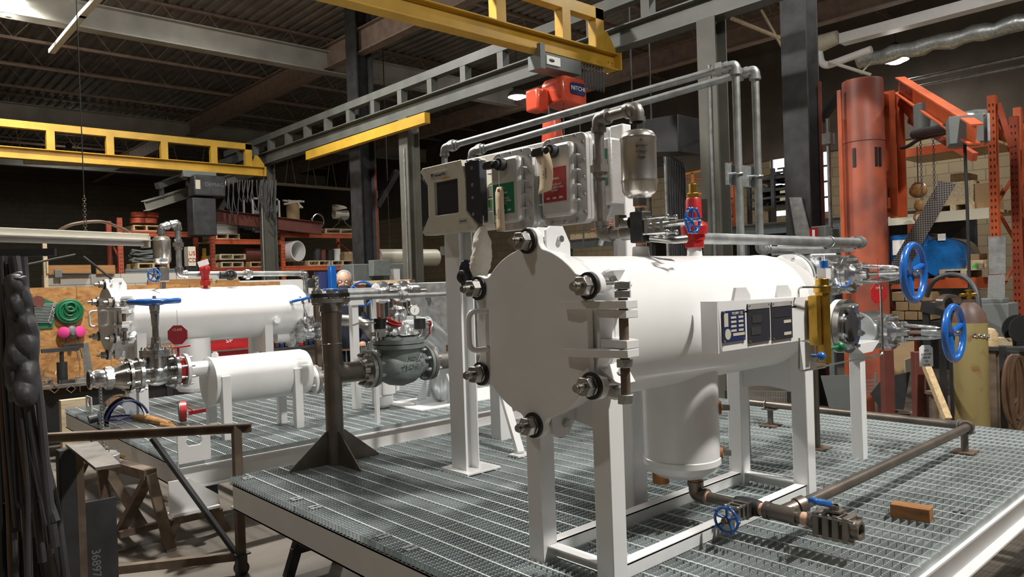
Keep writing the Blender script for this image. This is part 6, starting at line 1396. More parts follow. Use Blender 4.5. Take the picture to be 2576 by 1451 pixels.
for k in range(3): c = P(570, 590-7*k, y=RY+.1); solo('paper_stack', MB().box((c.x, RY+.35, zB+.17+.085*k), (.44,.6,.08)), 'whiteflat', ['lowest','middle','topmost'][k]+' pale slab of the stack on the middle rack bay', 'slab')
a, b = P(634, 496, y=RY), P(707, 586, y=RY)
t = thing('open_cabinet', 'white-edged metal frame box standing on the middle rack', 'frame', ((a.x+b.x)/2, RY, b.z)); m = MB()
for xx in (a.x, b.x-.04): m.bx(xx, xx+.04, RY, RY+.04, b.z, a.z).bx(xx, xx+.04, RY+.5, RY+.54, b.z, a.z)
for zz in (b.z, a.z-.04): m.bx(a.x, b.x, RY, RY+.04, zz, zz+.04)
build('frame', m, 'whiteflat', t); build('brace_plate', MB().bar((b.x-.25, RY+.02, a.z-.5), (b.x-.02, RY+.02, a.z-.15), .02, .08), 'conduit', t); c = P(648, 533, y=RY); build('small_label', MB().bx(c.x-.08, c.x+.09, RY-.01, RY, c.z-.04, c.z+.04), 'conduit', t)
a, b = P(545, 540, y=RY-.35), P(812, 572, y=RY-.35)
solo('steel_beam', MB().ibeam((a.x-.1, RY-.3, a.z-.02), (b.x, RY-.3, b.z-.02), .14, .28), 'oxide', 'long red-oxide steel beam lying across the top of the racks', 'beam')
c = P(738, 560, y=RY+.3); zb0 = zA
solo('steel_stand', MB().bx(c.x-.25, c.x+.25, RY+.1, RY+.5, zb0, c.z), 'black', 'dark plinth box under the fibre drum', 'box')
t = thing('fibre_drum', 'brown fibre drum stuffed with rags on the rack top', 'drum', (c.x, RY+.3, c.z)); b_ = P(738, 515, y=RY+.3)
build('drum', MB().lathe([(0,.14),(.02,.15),(b_.z-c.z,.15)], (c.x, RY+.3, c.z), Z, 24), 'card', t)
m = MB(); random.seed(5)
for k in range(9): m.tube([V((c.x+random.uniform(-.1,.1), RY+.3, b_.z-.05)), V((c.x+random.uniform(-.2,.2), RY+.25, b_.z+.08)), V((c.x+random.uniform(-.28,.25), RY+.2, b_.z+random.uniform(-.1,.1)))], .025, 6)
build('rags', m, 'canvas', t)
c = P(800, 556, y=RY+.2); solo('metal_hoop', MB().torus((c.x, RY+.2, c.z), V((.2,-1,0)), .17, .02, 30, 8), 'steel', 'bright metal hoop on the rack top', 'hoop')
px_a = pallet(820, 897, zA, 'pallet with the wheeled machine at the right rack bay top')
c = P(855, 545, y=RY+.2); t = thing('portable_blower', 'portable blower on thin legs with coiled cord on top, right rack', 'blower', (c.x, RY+.2, zA+.12))
build('body', MB().cyl((c.x-.16, RY+.2, c.z+.05), (c.x+.2, RY+.2, c.z+.05), .11), 'cream', t); build('motor', MB().cyl((c.x+.08, RY+.1, c.z+.03), (c.x+.08, RY+.3, c.z+.03), .12), 'greycab', t)
m = MB()
for sx_ in (-1, 1): m.tube([V((c.x+.06*sx_, RY+.15, c.z)), V((c.x+.08*sx_, RY+.1, c.z-.15)), V((c.x+.28*sx_, RY+.1, zA+.13))], .012, 6)
build('legs', m, 'steel', t); m = MB()
for k in range(5): m.torus((c.x, RY+.2, c.z+.18+.015*k), V((.1*k-.2,0,1)), .17, .012, 24, 6)
build('cord_coil', m, 'canvas', t)
c = P(750, 631, y=RY-.1); rr = (P(0,597,y=RY-.1).z-P(0,664,y=RY-.1).z)/2
solo('steel_ring', MB().hollow([(0,rr),(.55,rr),(.55,rr-.03),(0,rr-.03)], (c.x, RY-.1, c.z), V((-.35,1,0)), 48), 'whiteflat', 'large pale open pipe ring on the lower orange shelf', 'ring')
pallet(775, 830, zC, 'pallet right of the large pale ring'); pallet(834, 890, zC, 'pallet under the cardboard box at the right rack end')
for k, (p0, p1, q0, q1, m_, lab, cat) in enumerate(((795, 815, 625, 655, 'dark_steel', 'dark tub beside the large pale ring', 'tub'), (812, 828, 627, 654, 'oxide', 'red-brown casting on the lower shelf', 'casting'), (828, 848, 628, 655, 'rubber', 'black tub left of the white can', 'tub'), (846, 864, 625, 653, 'whitepaper', 'white can left of the cardboard box', 'can'))):
    a, b = P(p0, q0, y=RY+.05), P(p1, q1, y=RY+.05); z_ = zC+.12; solo(lab.split()[1] if False else cat, MB().lathe([(0,(b.x-a.x)*.45),(max(.1,a.z-z_),(b.x-a.x)*.5)], ((a.x+b.x)/2, RY+.2, z_), Z, 20), m_, lab, cat)
def carton(p0, p1, q0, q1, y, lab, m='card', dep=.4, z=None, nm='cardboard_box'):
    a, b = P(p0, q0, y=y), P(p1, q1, y=y); z0 = b.z if z is None else z; t = thing(nm, lab, 'box', ((a.x+b.x)/2, y+dep/2, z0))
    build('box', MB().bx(a.x, b.x, y, y+dep, z0, a.z), m, t, .004); build('tape_seam', MB().bx((a.x+b.x)/2-.02, (a.x+b.x)/2+.02, y-.001, y+dep+.001, a.z-.05, a.z+.001), 'paper', t); return t
carton(866, 897, 633, 655, RY, 'open cardboard box at the right end of the lower orange shelf', z=zC+.12)
pallet(556, 612, zD, 'lower of two pallets on the middle rack bay'); pallet(553, 618, zD+.17, 'tilted upper pallet on the middle rack bay'); pallet(628, 695, zD, 'pallet behind the grey column, middle rack bay', m='wood')
c = P(655, 640, y=RY+.2); solo('wooden_drum', MB().cyl((c.x-.35, RY+.3, zD+.30), (c.x+.3, RY+.3, zD+.30), .18), 'oxide', 'dark brown drum lying on the middle rack pallet', 'drum')
c = P(630, 575, y=RY+.2); solo('round_tank', MB().cyl((c.x-.25, RY+.35, zB+.17), (c.x+.2, RY+.35, zB+.17), .17), 'dark_steel', 'dark round drum beside the pale slabs on the rack', 'drum')
m = MB(); random.seed(8); c = P(385, 655, y=RY)
for k in range(8): m.tube([V((c.x+.38*math.cos(.7*j+k), RY+.2+.1*math.sin(j), zt_(380,676)+.16+.03*k+.02*math.sin(j*2))) for j in range(9)], .018, 6)
solo('cable_heap', m, 'greycab', 'tangled grey cable heap on the leftmost rack shelf', 'cable'); pallet(345, 425, zt_(380,676), 'pallet under the tangled cable heap', m='wood')
c = P(478, 645, y=13.5); o = solo('printed_carton', MB().box((c.x, 13.5, c.z), (.13,.2,.34)), 'cream', 'tall pale carton with red letters by the left grey column', 'carton')
for k, s in enumerate(('US', 'CD')): lettering('carton_letters', s, .10, (c.x, 13.395, c.z+.05-.12*k), X, Z, 'red', o, .003)
solo('carton_stand', MB().bx(c.x-.1, c.x+.1, 13.42, 13.6, 0, c.z-.171), 'black', 'dark stand under the pale printed carton', 'stand')

# ================================================================ man behind the far skid
mp_ = P(865, 712, y=8.35); mx, my = mp_.x, 8.35
t = thing('person', 'grey-haired person in glasses, dark mask and navy jacket standing behind the far skid', 'person', (mx, my, 0))
hz_ = mp_.z+.0; f = V((-.55, -.83, 0)).normalized(); r_ = V((-f.y, f.x, 0))*-1; hs = 1.22
def hp(a, b, c): return V((mx, my, hz_))+r_*a*hs+f*b*hs+Z*c*hs
rotm = Matrix((r_, f, Z)).transposed()
b = MB(); b.ball(hp(0,-.01,.035), .078*hs, (1,1.18,1.15), 28, 20, rot=rotm).ball(hp(0,.035,-.045), .058*hs, (1,1,1.15), 20, 14, rot=rotm)
b.ball(hp(0,.092,-.012), .016*hs, (.8,1.1,1.5), 10, 8, rot=rotm)
for s in (-1, 1): b.ball(hp(.078*s,-.01,-.005), .02*hs, (.5,.9,1.5), 10, 8, rot=rotm)
b.lathe([(0,.065*hs),(.14*hs,.055*hs)], hp(0,-.02,-.20), Z, 20)
sh = hz_-.24*hs
b.lathe([(0,.13),(.35,.15)], (mx, my, .85), Z, 24)
build('body', b, 'skin', t)
hb = MB(); hb.ball(hp(0,-.03,.04), .083*hs, (1.0,1.08,1.1), 28, 20, rot=rotm); hb.f = [q for q in hb.f if all(((V(hb.v[i])-hp(0,0,0)).dot(f) < .03*hs) for i in q) and min(hb.v[i][2] for i in q) > hz_-.05*hs]
o = build('hair', hb, 'hair', t); sd = o.modifiers.new('thick', 'SOLIDIFY'); sd.thickness = .008; sd.offset = 1
for s in (-1, 1): build('eye', MB().ball(hp(.032*s,.072,.012), .010*hs, n=10, m=8), 'whitepaper', t); build('eyebrow', MB().tube([hp(.015*s,.087,.034), hp(.035*s,.086,.040), hp(.052*s,.075,.034)], .004, 6), 'hair', t)
g = MB()
for s in (-1, 1): g.tube([hp((.034+.026*math.cos(R(k)))*s, .094-.012*abs(math.cos(R(k))), .010+.017*math.sin(R(k))) for k in range(0, 360, 24)], .0022, 6, True); g.tube([hp(.060*s,.088,.014), hp(.080*s,.02,.012), hp(.080*s,-.02,.005)], .0022, 6)
g.tube([hp(-.009,.096,.012), hp(.009,.096,.012)], .0025, 6); build('glasses', g, 'rust', t)
mk = MB().ball(hp(0,.045,-.062), .062*hs, (1.02,1.0,.85), 20, 14, rot=rotm); mk.f = [q for q in mk.f if all((V(mk.v[i])-hp(0,0,0)).dot(f) > .0 for i in q)]
o = build('face_mask', mk, 'navy', t); sd = o.modifiers.new('thick', 'SOLIDIFY'); sd.thickness = .004; sd.offset = 1
j = MB(); up_ = sh-.02
j.add([], []); rings = [(.95,.19,.14),(1.05,.20,.145),(1.25,.215,.15),(1.40,.235,.15),(up_-.06,.225,.13),(up_,.14,.10),(up_+.05,.075,.075)]; n_ = 28
vs = [V((mx, my, z_))+r_*w_*math.cos(2*math.pi*i/n_)+f*d_*math.sin(2*math.pi*i/n_) for z_, w_, d_ in rings for i in range(n_)]
j.add(vs, [(a*n_+i, a*n_+(i+1)%n_, (a+1)*n_+(i+1)%n_, (a+1)*n_+i) for a in range(len(rings)-1) for i in range(n_)])
for s in (-1, 1):
    S0 = V((mx, my, up_-.07))+r_*.2*s; E0 = S0+r_*.07*s-Z*.30+f*.03; H0 = E0+f*.22-Z*.06-r_*.05*s
    j.tube(fil([S0, E0, H0], .06, 4), [.075,.07,.065,.062,.058,.055,.05][:7] if False else .058, 14)
build('jacket', j, 'navy', t)
for s in (-1, 1):
    S0 = V((mx, my, up_-.07))+r_*.2*s; E0 = S0+r_*.07*s-Z*.30+f*.03; H0 = E0+f*.22-Z*.06-r_*.05*s; h_ = MB(); h_.ball(H0+f*.05, .042, (.9,1.1,.55), 14, 10, rot=rotm)
    for k in range(4): h_.tube([H0+f*.07+r_*(k-1.5)*.02, H0+f*(.12+.01*(1-abs(k-1.5)))+r_*(k-1.5)*.021-Z*.008, H0+f*.145+r_*(k-1.5)*.021-Z*.03], [.009,.0085,.007], 8)
    h_.tube([H0+f*.03-r_*.03*s, H0+f*.07-r_*.055*s-Z*.005, H0+f*.095-r_*.055*s-Z*.015], [.010,.009,.008], 8); build('hand', h_, 'skin', t)
tr = MB().lathe([(0,.16),(.1,.155)], (mx, my, .88), Z, 24)
for s in (-1, 1): c = V((mx, my, 0))+r_*.09*s; tr.tube([c+Z*.06, c+Z*.48, c+Z*.93], [.065,.07,.09], 16)
build('trousers', tr, 'navy', t)
for s in (-1, 1): c = V((mx, my, 0))+r_*.09*s; build('boot', MB().ball(c+f*.06+Z*.05, .06, (.85,2.2,.85), 14, 10, rot=rotm), 'black', t)

# ================================================================ middle background
XR = 11.0
a, b = P(1430, 598, x=XR), P(2110, 552, x=XR)
t = thing('storage_mezzanine', 'long grey steel shelf beam and deck along the tan wall', 'shelf', (XR, (a.y+b.y)/2, 0)); zs = (a.z+b.z)/2
build('front_beam', MB().chan((XR+.03, b.y-1.2, zs-.09), (XR+.03, a.y, zs-.09), .07, .18, -X), 'shelfgrey', t); build('deck', MB().bx(XR+.05, XR+2.2, b.y-1.2, a.y, zs-.03, zs), 'wood', t)
for py_ in (1432, 1640, 1875, 2085): c = P(py_, 600, x=XR+.1); build('post', MB().bx(XR+.06, XR+.14, c.y-.05, c.y+.05, 0, zs-.1), 'shelfgrey', t)
build('back_panel', MB().bx(XR+2.1, XR+2.15, b.y-1.2, a.y, 0, zs-.05), 'dark_steel', t)
c = P(1480, 588, x=XR+.1)
t = thing('pallet', 'wooden pallet at the left end of the long grey shelf', 'pallet', (XR+.5, c.y, zs)); m = MB()
for k in range(6): m.bx(XR+.12, XR+1.1, c.y-.5+k*.18, c.y-.38+k*.18, zs+.10, zs+.12); 
build('deck_boards', m, 'wood', t); m = MB()
for k in range(3): m.bx(XR+.12+k*.4, XR+.22+k*.4, c.y-.5, c.y+.52, zs, zs+.10)
build('stringers', m, 'woodpale', t)
m = MB(); random.seed(2)
for k in range(6): m.tube([V((XR+.4+.1*k, c.y-.1+.28*math.cos(j*.9+k), zs+.18+.05*k+.02*math.sin(j))) for j in range(8)], .02, 6)
solo('cable_coil', m, 'rackshade', 'dark red cable coil on the pallet at the shelf left end', 'cable')
# nested bent tubes
t = thing('bent_tube_rack', 'rack of nested bent dark tubes behind the air eliminator', 'tube rack', tuple(P(1690, 600, x=9.0)))
for k in range(9):
    p0 = P(1640+k*3, 378+k*.6, x=9.0+.12*k); p1 = P(1672+k*6, 380+k*3.2, x=9.0+.12*k); p2 = P(1672+k*6.4, 600, x=9.0+.12*k)
    build('bent_tube', MB().tube(fil([V((p0.x, p0.y+.5, p1.z)), p1, V((p1.x, p1.y, p2.z)), V((p1.x, p1.y, 0))], .13, 7), .022, 10), 'dark_steel' if k else 'conduit', t)
m = MB()
for k in range(6): c = P(1545+k*18, 470, x=9.8); m.cyl((9.8, c.y, 0), (9.8, c.y, c.z+.2), .02, n=8)
solo('pipe_bundle', m.bx(9.75, 9.85, P(1640,0,x=9.8).y-.05, P(1540,0,x=9.8).y+.1, 1.2, 1.25), 'dark_steel', 'upright dark pipes in a rack behind the air eliminator', 'pipes')
# heater box and brackets above
c = P(1640, 345, d=9.5)
t = thing('unit_heater', 'black unit heater hanging under the roof beside the air eliminator top', 'heater', tuple(c)); build('case', MB().prism([(-.42,-.15),(.40,-.25),(.40,.22),(-.12,.25)], c, -Y, Z, (.5,0,0)), 'black', t, .01)
e = P(1700, 335, d=9.3); build('white_panel', MB().box(e, (.03,.10,.30)), 'whiteflat', t); build('hanger', MB().cyl(c+Z*.2, (c.x, c.y, CZ), .012, n=6).cyl(c+Z*.2+Y*.3, (c.x, c.y+.3, CZ), .012, n=6), 'dark_steel', t)
q0, q1 = P(1660, 372, d=10), P(1800, 340, d=9.6); solo('overhead_conduits', MB().cyl(q0, q1, .02, n=8), 'cream', 'thin pale conduit running below the black unit heater', 'conduit')
solo('yellow_hook_rail', MB().bar(P(1652,352,d=9.9), P(1665,349,d=9.9), .03, .04), 'brightorange', 'small orange-yellow bar glimpsed right of the air eliminator top', 'bar')
# orange safety cage
CXg = 11.12
def cg(px, py): return P(px, py, x=CXg)
t = thing('safety_cage', 'bright orange safety gate cage standing on the long grey shelf', 'cage', (CXg, cg(1740,500).y, zs)); m = MB()
pp = [(1698,443),(1787,425),(1790,540),(1702,560)]
f0, f1, f2, f3 = [cg(*p) for p in pp]; zb_c = zs+.02
for a_, b_ in ((f0,f1),(f0,V((f0.x,f0.y,zb_c))),(f1,V((f1.x,f1.y,zb_c))),(cg(1700,500),cg(1789,482)),(cg(1742,434),V((CXg,cg(1742,434).y,cg(1742,460).z)))): m.bar(a_, b_, .035, .035)
build('front_frame', m, 'brightorange', t); m = MB(); off = V((.9, .0, 0))
for a_, b_ in ((f0,f1),(f0,V((f0.x,f0.y,zb_c))),(f1,V((f1.x,f1.y,zb_c))),(cg(1700,500),cg(1789,482)),(cg(1700,530),cg(1789,515))): m.bar(a_+off, b_+off, .03, .03)
for a_ in (f0, f1, cg(1700,500), cg(1789,482)): m.bar(a_, a_+off, .03, .03)
build('back_frame', m, 'orange', t)
m = MB(); g0, g1 = P(1842, 435, x=11.15), P(1850, 540, x=11.15)
for yy in (g0.y, g0.y+.28): m.bx(11.13, 11.17, yy-.02, yy+.02, zs, g0.z)
for k in range(4): m.bx(11.13, 11.17, g0.y, g0.y+.28, zs+.15+.3*k, zs+.18+.3*k)
solo('ladder_gate', m, 'orange', 'narrow orange gate right of the grey column on the long shelf', 'gate')
# racks silhouetted against the window
XK = 11.4
t = thing('pipe_fitting_rack', 'dark rack loaded with pipe and fittings in front of the bright window', 'rack', (XK, P(1930,500,x=XK).y, zs)); z0r = zs
y1_, y0_ = P(1885, 500, x=XK).y, P(2010, 500, x=XK).y
for yy in (y1_, (y0_+y1_)/2, y0_):
    for xx in (XK, XK+.7): build('upright', MB().bx(xx-.03, xx+.03, yy-.03, yy+.03, z0r, P(1900, 430 if xx == XK else 450, x=XK).z), 'dark_steel', t)
for k, py in enumerate((448, 478, 497, 520)):
    z_ = P(1940, py, x=XK).z; build('shelf', MB().bx(XK, XK+.7, y0_, y1_, z_-.02, z_+.02), 'dark_steel', t); m = MB(); random.seed(k)
    for j in range(7): yy = y0_+(y1_-y0_)*random.random(); m.cyl((XK+.1+random.random()*.4, yy, z_+.06), (XK+.3+random.random()*.2, min(y1_,yy+.4), z_+.06), .03+.02*random.random(), n=10)
    build('stored_fittings', m, 'black', t)
c = P(1972, 430, x=XK+.2); solo('old_valve', MB().cyl((c.x,c.y,c.z-.14), (c.x,c.y,c.z+.05), .015).cyl((c.x,c.y-.11,c.z+.05), (c.x,c.y+.11,c.z+.05), .014).ball((c.x,c.y,c.z-.15), .1, (1,1.4,.6)), 'black', 'old valve with T handle silhouetted against the window', 'valve')
solo('pale_timber_ends', MB().box(P(1975, 482, x=XK-.05).to_tuple(), (.04,.16,.04)).box(P(1978, 500, x=XK-.05).to_tuple(), (.04,.2,.05)), 'woodpale', 'pale timber ends on the fitting rack before the window', 'timber')  # two plain pale timber blocks
# leaning perforated panel and dark column goods
PX = 9.6
quad([(1985,496),(2015,496),(2040,600),(2003,602)], 'greycab', 'perforated_sheet', 'pale grey perforated panel leaning left of the big dark column', 'panel', .02, x=8.4)
quad([(1976,543),(1984,560),(2040,760),(2030,760)], 'black', 'dark_chute', 'dark sloping chute left of the leaning grey panel', 'chute', .1, x=9.2)
a, b = P(2040, 570, x=8.0), P(2078, 655, x=8.0)
t = thing('electrical_cabinet', 'grey electrical cabinet with red arrow sign beside the big dark column', 'cabinet', (8.0, a.y, b.z)); build('case', MB().bx(8.0, 8.25, b.y, a.y, b.z-.3, a.z), 'greycab', t, .006)
p = P(2048, 612, x=7.99); o = build('red_sign', MB().bx(7.985, 7.995, p.y-.045, p.y+.045, p.z-.17, p.z+.17), 'red', t); build('white_arrow', MB().prism([(-.015,.15),(.015,.15),(.015,.03),(.035,.03),(0,-.02),(-.035,.03),(-.015,.03)], (7.984, p.y, p.z), -Y, Z, (-.002,0,0)), 'whitepaper', o)
lettering('sign_letters', 'FIRE', .045, (7.983, p.y, p.z-.08), -Y, Z, 'whitepaper', o)
a, b = P(2082, 576, x=8.1), P(2122, 655, x=8.1)
t = thing('electrical_cabinet', 'light grey switch box with conduit between the dark and salmon columns', 'cabinet', (8.1, a.y, b.z)); build('case', MB().bx(8.1, 8.3, b.y, a.y, b.z, a.z), 'greycab', t, .006)
cu = P(2090, 576, x=8.15); cu2 = P(2075, 300, x=8.15); build('conduit', MB().cyl(cu, (cu.x, cu.y, cu2.z), .022, n=8).box((cu.x, cu.y, P(2080,350,x=8.15).z), (.1,.1,.12)), 'conduit', t)
build('screws', MB().cyl((8.095, a.y-.04, a.z-.05), (8.1, a.y-.04, a.z-.05), .008).cyl((8.095, b.y+.04, a.z-.05), (8.1, b.y+.04, a.z-.05), .008), 'zinc', t)

# ================================================================ salmon jib crane
J = P(2181, 640, d=8.0); Jt = P(2176, 205, d=8.0)
t = thing('jib_crane', 'big salmon-orange jib crane column with weld-scorched patches at right', 'jib crane', (J.x, J.y, 0)); jr = .205
build('column_pipe', MB().lathe([(0,jr),(Jt.z-.02,jr),(Jt.z,jr*.98)], (J.x, J.y, 0), Z, 40), 'jib', t)
build('weld_collar', MB().torus((J.x, J.y, P(2172,360,d=8).z), Z, jr+.001, .004, 40, 6), 'oxide', t)
for px in (2140, 2199, 2208): p = P(px, 395, d=7.82); dv = (V((p.x-J.x, p.y-J.y, 0))).normalized(); build('slot', MB().box(V((J.x,J.y,p.z))+dv*jr, (.02,.03,.20), rz=math.atan2(dv.y,dv.x)), 'black', t)
build('slotted_angle', MB().bx(J.x-.24, J.x-.21, J.y+.13, J.y+.17, 0, Jt.z-.1), 'orange', t)
m = MB(); K = P(2245, 400, d=8.35); Kt, Kb = P(2240, 232, d=8.3).z, P(2255, 545, d=8.3).z
m.bx(K.x-.12, K.x+.14, K.y-.01, K.y+.01, Kb, Kt); m.bx(K.x-.13, K.x-.11, K.y-.09, K.y+.09, Kb, Kt).bx(K.x+.13, K.x+.15, K.y-.09, K.y+.09, Kb, Kt)
build('mast', m, 'orange', t); build('hinge', MB().cyl((K.x-.2, K.y+.08, Kt-.25), (K.x-.2, K.y+.08, Kt+.05), .04).cyl((K.x-.22, K.y+.05, Kb+.1), (K.x-.22, K.y+.05, Kb+.35), .07).box((K.x-.2, K.y+.05, Kb+.22), (.18,.1,.16)), 'oxide', t)
a1, a2 = P(2262, 205, d=8.3), P(2455, 325, d=7.0)
a2.z = a1.z
a1, a2 = P(2258, 212, z=3.72), P(2452, 330, z=3.72-.42)
arm_z = 3.70
a1 = P(2262, 214, z=arm_z); a2v = P(2455, 338, d=6.3); a2v.z = a2v.z
build('jib_arm', MB().ibeam(a1, a2v, .10, .18), 'orange', t); build('lower_brace', MB().bar(P(2268, 250, d=8.35), P(2316, 300, d=8.0), .06, .14), 'orange', t)
build('lower_arm', MB().bar(P(2290, 300, d=8.2), P(2452, 395, d=7.0), .05, .08), 'rackshade', t)
build('cross_arm', MB().bar((K.x, K.y+.0, Kt-.1), (J.x, J.y, Kt-.1), .08, .12).bar((K.x, K.y, Kb+.15), (J.x, J.y, Kb+.15), .08, .12), 'orange', t)
g = P(2426, 330, d=6.6); t = thing('hoist_control_box', 'dark grey control box hanging at the end of the salmon jib arm', 'control box', tuple(g)); build('box', MB().box(g, (.26,.26,.24), rz=.4), 'greycab', t, .004); build('lid', MB().box(g+V((.08,-.15,-.0)), (.25,.02,.24), rz=.4), 'conduit', t)
build('drop_cord', MB().tube([g-Z*.12, g-Z*.6+X*.02, g-Z*1.1+X*.03, g-Z*1.75+X*.02], .014, 8), 'rubber', t)
g2 = P(2330, 297, d=7.6); solo('brake_motor', MB().cyl(g2-X*.02+Z*.14, g2-X*.02-Z*.12, .11).box(g2+X*.09, (.10,.14,.26)), 'greycab', 'grey-green motor unit under the middle of the jib arm', 'motor', bevel=.004)
m = MB().tube(fil([P(2268,372,d=7.9), P(2285,368,d=7.8), P(2310,350,d=7.6), P(2400,330,d=6.9)], .1), .02, 8).cyl(P(2300,338,d=7.6), P(2400,318,d=6.8), .045); solo('jib_trolley', m, 'black', 'black trolley arm and cables along the jib', 'trolley')
m = MB()
for px in (2315, 2347): 
    a = P(px, 330, d=7.7); 
    for k in range(26): m.torus(a-Z*.028*k, X if k % 2 else Y, .013, .0035, 8, 4)
solo('hanging_chain', m, 'dark_steel', 'pair of thin chains hanging from the jib trolley', 'chain')
solo('knee_brace', MB().bar(P(2064, 305, d=8.9), P(2138, 205, d=8.5), .07, .07), 'black', 'black diagonal brace between the dark and salmon columns', 'brace')

# ================================================================ right rack and goods
XS = 9.5
zt2 = lambda px, py: P(px, py, x=XS).z
upright(2506, zt2(2503, 240), 'tall orange perforated rack upright at the far right', 'orange', x=XS, depth=1.0)
def rbx(p0, p1, z, m, lab, x=XS, h=.1): a, b = P(p0, 500, x=x), P(p1, 500, x=x); return solo('rack_beam', MB().bx(x-.03, x+.02, b.y, a.y, z-h, z), m, lab, 'beam')
yL = P(2240, 500, x=XS).y
zE = zt2(2400, 358); rbx(2262, 2500, zE, 'orange', 'bright orange top beam of the right rack behind the jib'); zF = zt2(2370, 532); rbx(2235, 2510, zF, 'cream', 'cream shelf beam of the right rack under the wooden crates', h=.12); zG = zt2(2420, 698); rbx(2240, 2500, zG, 'orange', 'orange lower beam of the right rack under the blue bundle', h=.12)
for z, lab in ((zF-.02, 'middle'), (zG-.02, 'lower'), (zE-.03, 'top')): a, b = P(2240, 500, x=XS), P(2510, 500, x=XS); solo('shelf_deck', MB().bx(XS+.02, XS+1.0, b.y, a.y, z-.03, z), 'wood', 'wooden shelf deck of the right rack, '+lab+' level', 'shelf')
upright(2560, zt2(2560, 280), 'second orange rack upright at the right edge of the view', 'rackshade', x=XS+.3, depth=.9)
upright(2226, zt2(2226, 560), 'orange rack upright hidden mostly behind the jib column', 'rackshade', x=XS, depth=.9)
solo('rack_brace', MB().bar(P(2512,260,x=XS), P(2545,370,x=XS), .05, .04), 'rackshade', 'orange diagonal brace at the top right rack corner', 'brace')
def bxX(nm, p0, p1, q0, q1, x, dep, m, lab, cat='box', z=None, bev=.004):
    a, b = P(p0, q0, x=x), P(p1, q1, x=x); return solo(nm, MB().bx(x, x+dep, b.y, a.y, b.z if z is None else z, a.z), m, lab, cat, bevel=bev)
zf = zF
t = thing('pallet', 'small pallet under the wooden crates on the right rack', 'pallet', (XS+.1, P(2390,0,x=XS).y, zf)); a, b = P(2345, 500, x=XS+.05), P(2450, 500, x=XS+.05); m = MB()
for k in range(4): m.bx(XS+.06+k*.2, XS+.16+k*.2, b.y, a.y, zf+.07, zf+.09)
for k in range(3): yy = b.y+(a.y-b.y-.06)*k/2; m.bx(XS+.05, XS+.8, yy, yy+.06, zf, zf+.07)
build('slats', m, 'woodpale', t)
bxX('wooden_crate', 2348, 2450, 464, 524, XS+.08, .6, 'woodpale', 'large pale plywood crate on the right rack', 'crate', z=zf+.09)
zc_ = P(2400, 464, x=XS+.08).z; bxX('wooden_crate', 2390, 2432, 438, 464, XS+.12, .4, 'woodpale', 'small pale crate stacked on the large crate', 'crate', z=zc_)
bxX('cardboard_box', 2450, 2492, 462, 524, XS+.1, .5, 'card', 'brown cardboard box right of the pale crates', 'box', z=zf)
c = P(2310, 480, x=XS-.3); t = thing('chain_hoist', 'small rusty manual chain hoist with hook hanging in the right rack', 'hoist', tuple(c)); build('body', MB().ball(c, .10, (.6,1,.8)), 'woodbrown', t); build('hook_block', MB().ball(c-Z*.17, .05, (.7,1,1.3)).torus(c-Z*.30, X, .05, .014, 18, 8), 'woodbrown', t); build('rim', MB().torus(c+Z*.02, X, .075, .012, 20, 6), 'zinc', t); build('suspension', MB().cyl(c+Z*.08, (c.x, c.y, zE-.03), .006), 'dark_steel', t)
quad([(2362,455),(2405,462),(2262,715),(2212,715)], 'conduit', 'perforated_plate', 'long perforated grey plate leaning in front of the right rack', 'plate', .006, x=XS-.45)
# punch holes look: fine bump on its own material
pm = mat('perforated_metal', (.20,.19,.18), .5, .5); tt_, bb_ = nodes_of(pm); vc = tt_.nodes.new('ShaderNodeTexVoronoi'); vc.inputs['Scale'].default_value = 40; vc.inputs['Randomness'].default_value = 0; tc_ = tt_.nodes.new('ShaderNodeTexCoord'); tt_.links.new(tc_.outputs['Object'], vc.inputs['Vector'])
rr_ = tt_.nodes.new('ShaderNodeValToRGB'); rr_.color_ramp.elements[0].position = .28; rr_.color_ramp.elements[1].position = .36; rr_.color_ramp.elements[0].color = (.03,.03,.03,1); rr_.color_ramp.elements[1].color = (.30,.29,.28,1); tt_.links.new(vc.outputs['Distance'], rr_.inputs[0]); tt_.links.new(rr_.outputs[0], bb_.inputs['Base Color'])
bpy.data.objects['perforated_plate'].data.materials[0] = pm; bpy.data.objects['perforated_sheet'].data.materials[0] = pm if False else M['conduit']
# blue shrink-wrapped bundle
zg = zG
t = thing('wrapped_bundle', 'large blue shrink-wrapped bundle on the right rack', 'bundle', (XS+.3, P(2320,640,x=XS).y, zg)); a, b = P(2236, 592, x=XS+.05), P(2335, 690, x=XS+.05)
build('square_pack', MB().bx(XS+.05, XS+.75, b.y, a.y, zg, a.z), 'bluewrap', t, .04); c = P(2370, 640, x=XS+.3); rr = (P(2365,590,x=XS+.2).z-P(2365,690,x=XS+.2).z)/2
build('round_pack', MB().lathe([(0,rr*.9),(.04,rr),(.65,rr),(.7,rr*.9)], (XS+.05, P(2365,640,x=XS+.05).y, zg+rr), X, 32), 'bluewrap', t); p = P(2268, 622, x=XS+.04); build('paper_label', MB().bx(XS+.03, XS+.045, p.y-.10, p.y+.10, p.z-.09, p.z+.09), 'whitepaper', t)
build('white_sticker', MB().bx(XS+.03, XS+.045, P(2350,0,x=XS).y-.04, P(2350,0,x=XS).y+.04, a.z-.1, a.z-.02), 'whitepaper', t)
t = thing('pallet', 'thin pallet under the small boxes at the right of the blue bundle', 'pallet', (XS, P(2430,0,x=XS).y, zg)); a, b = P(2358, 500, x=XS-.05), P(2482, 500, x=XS-.05); m = MB()
for k in range(3): m.bx(XS-.05, XS+.5, b.y+(a.y-b.y-.06)*k/2, b.y+(a.y-b.y-.06)*k/2+.06, zg, zg+.08)
m.bx(XS-.05, XS+.5, b.y, a.y, zg+.08, zg+.10); build('slats', m, 'woodpale', t)
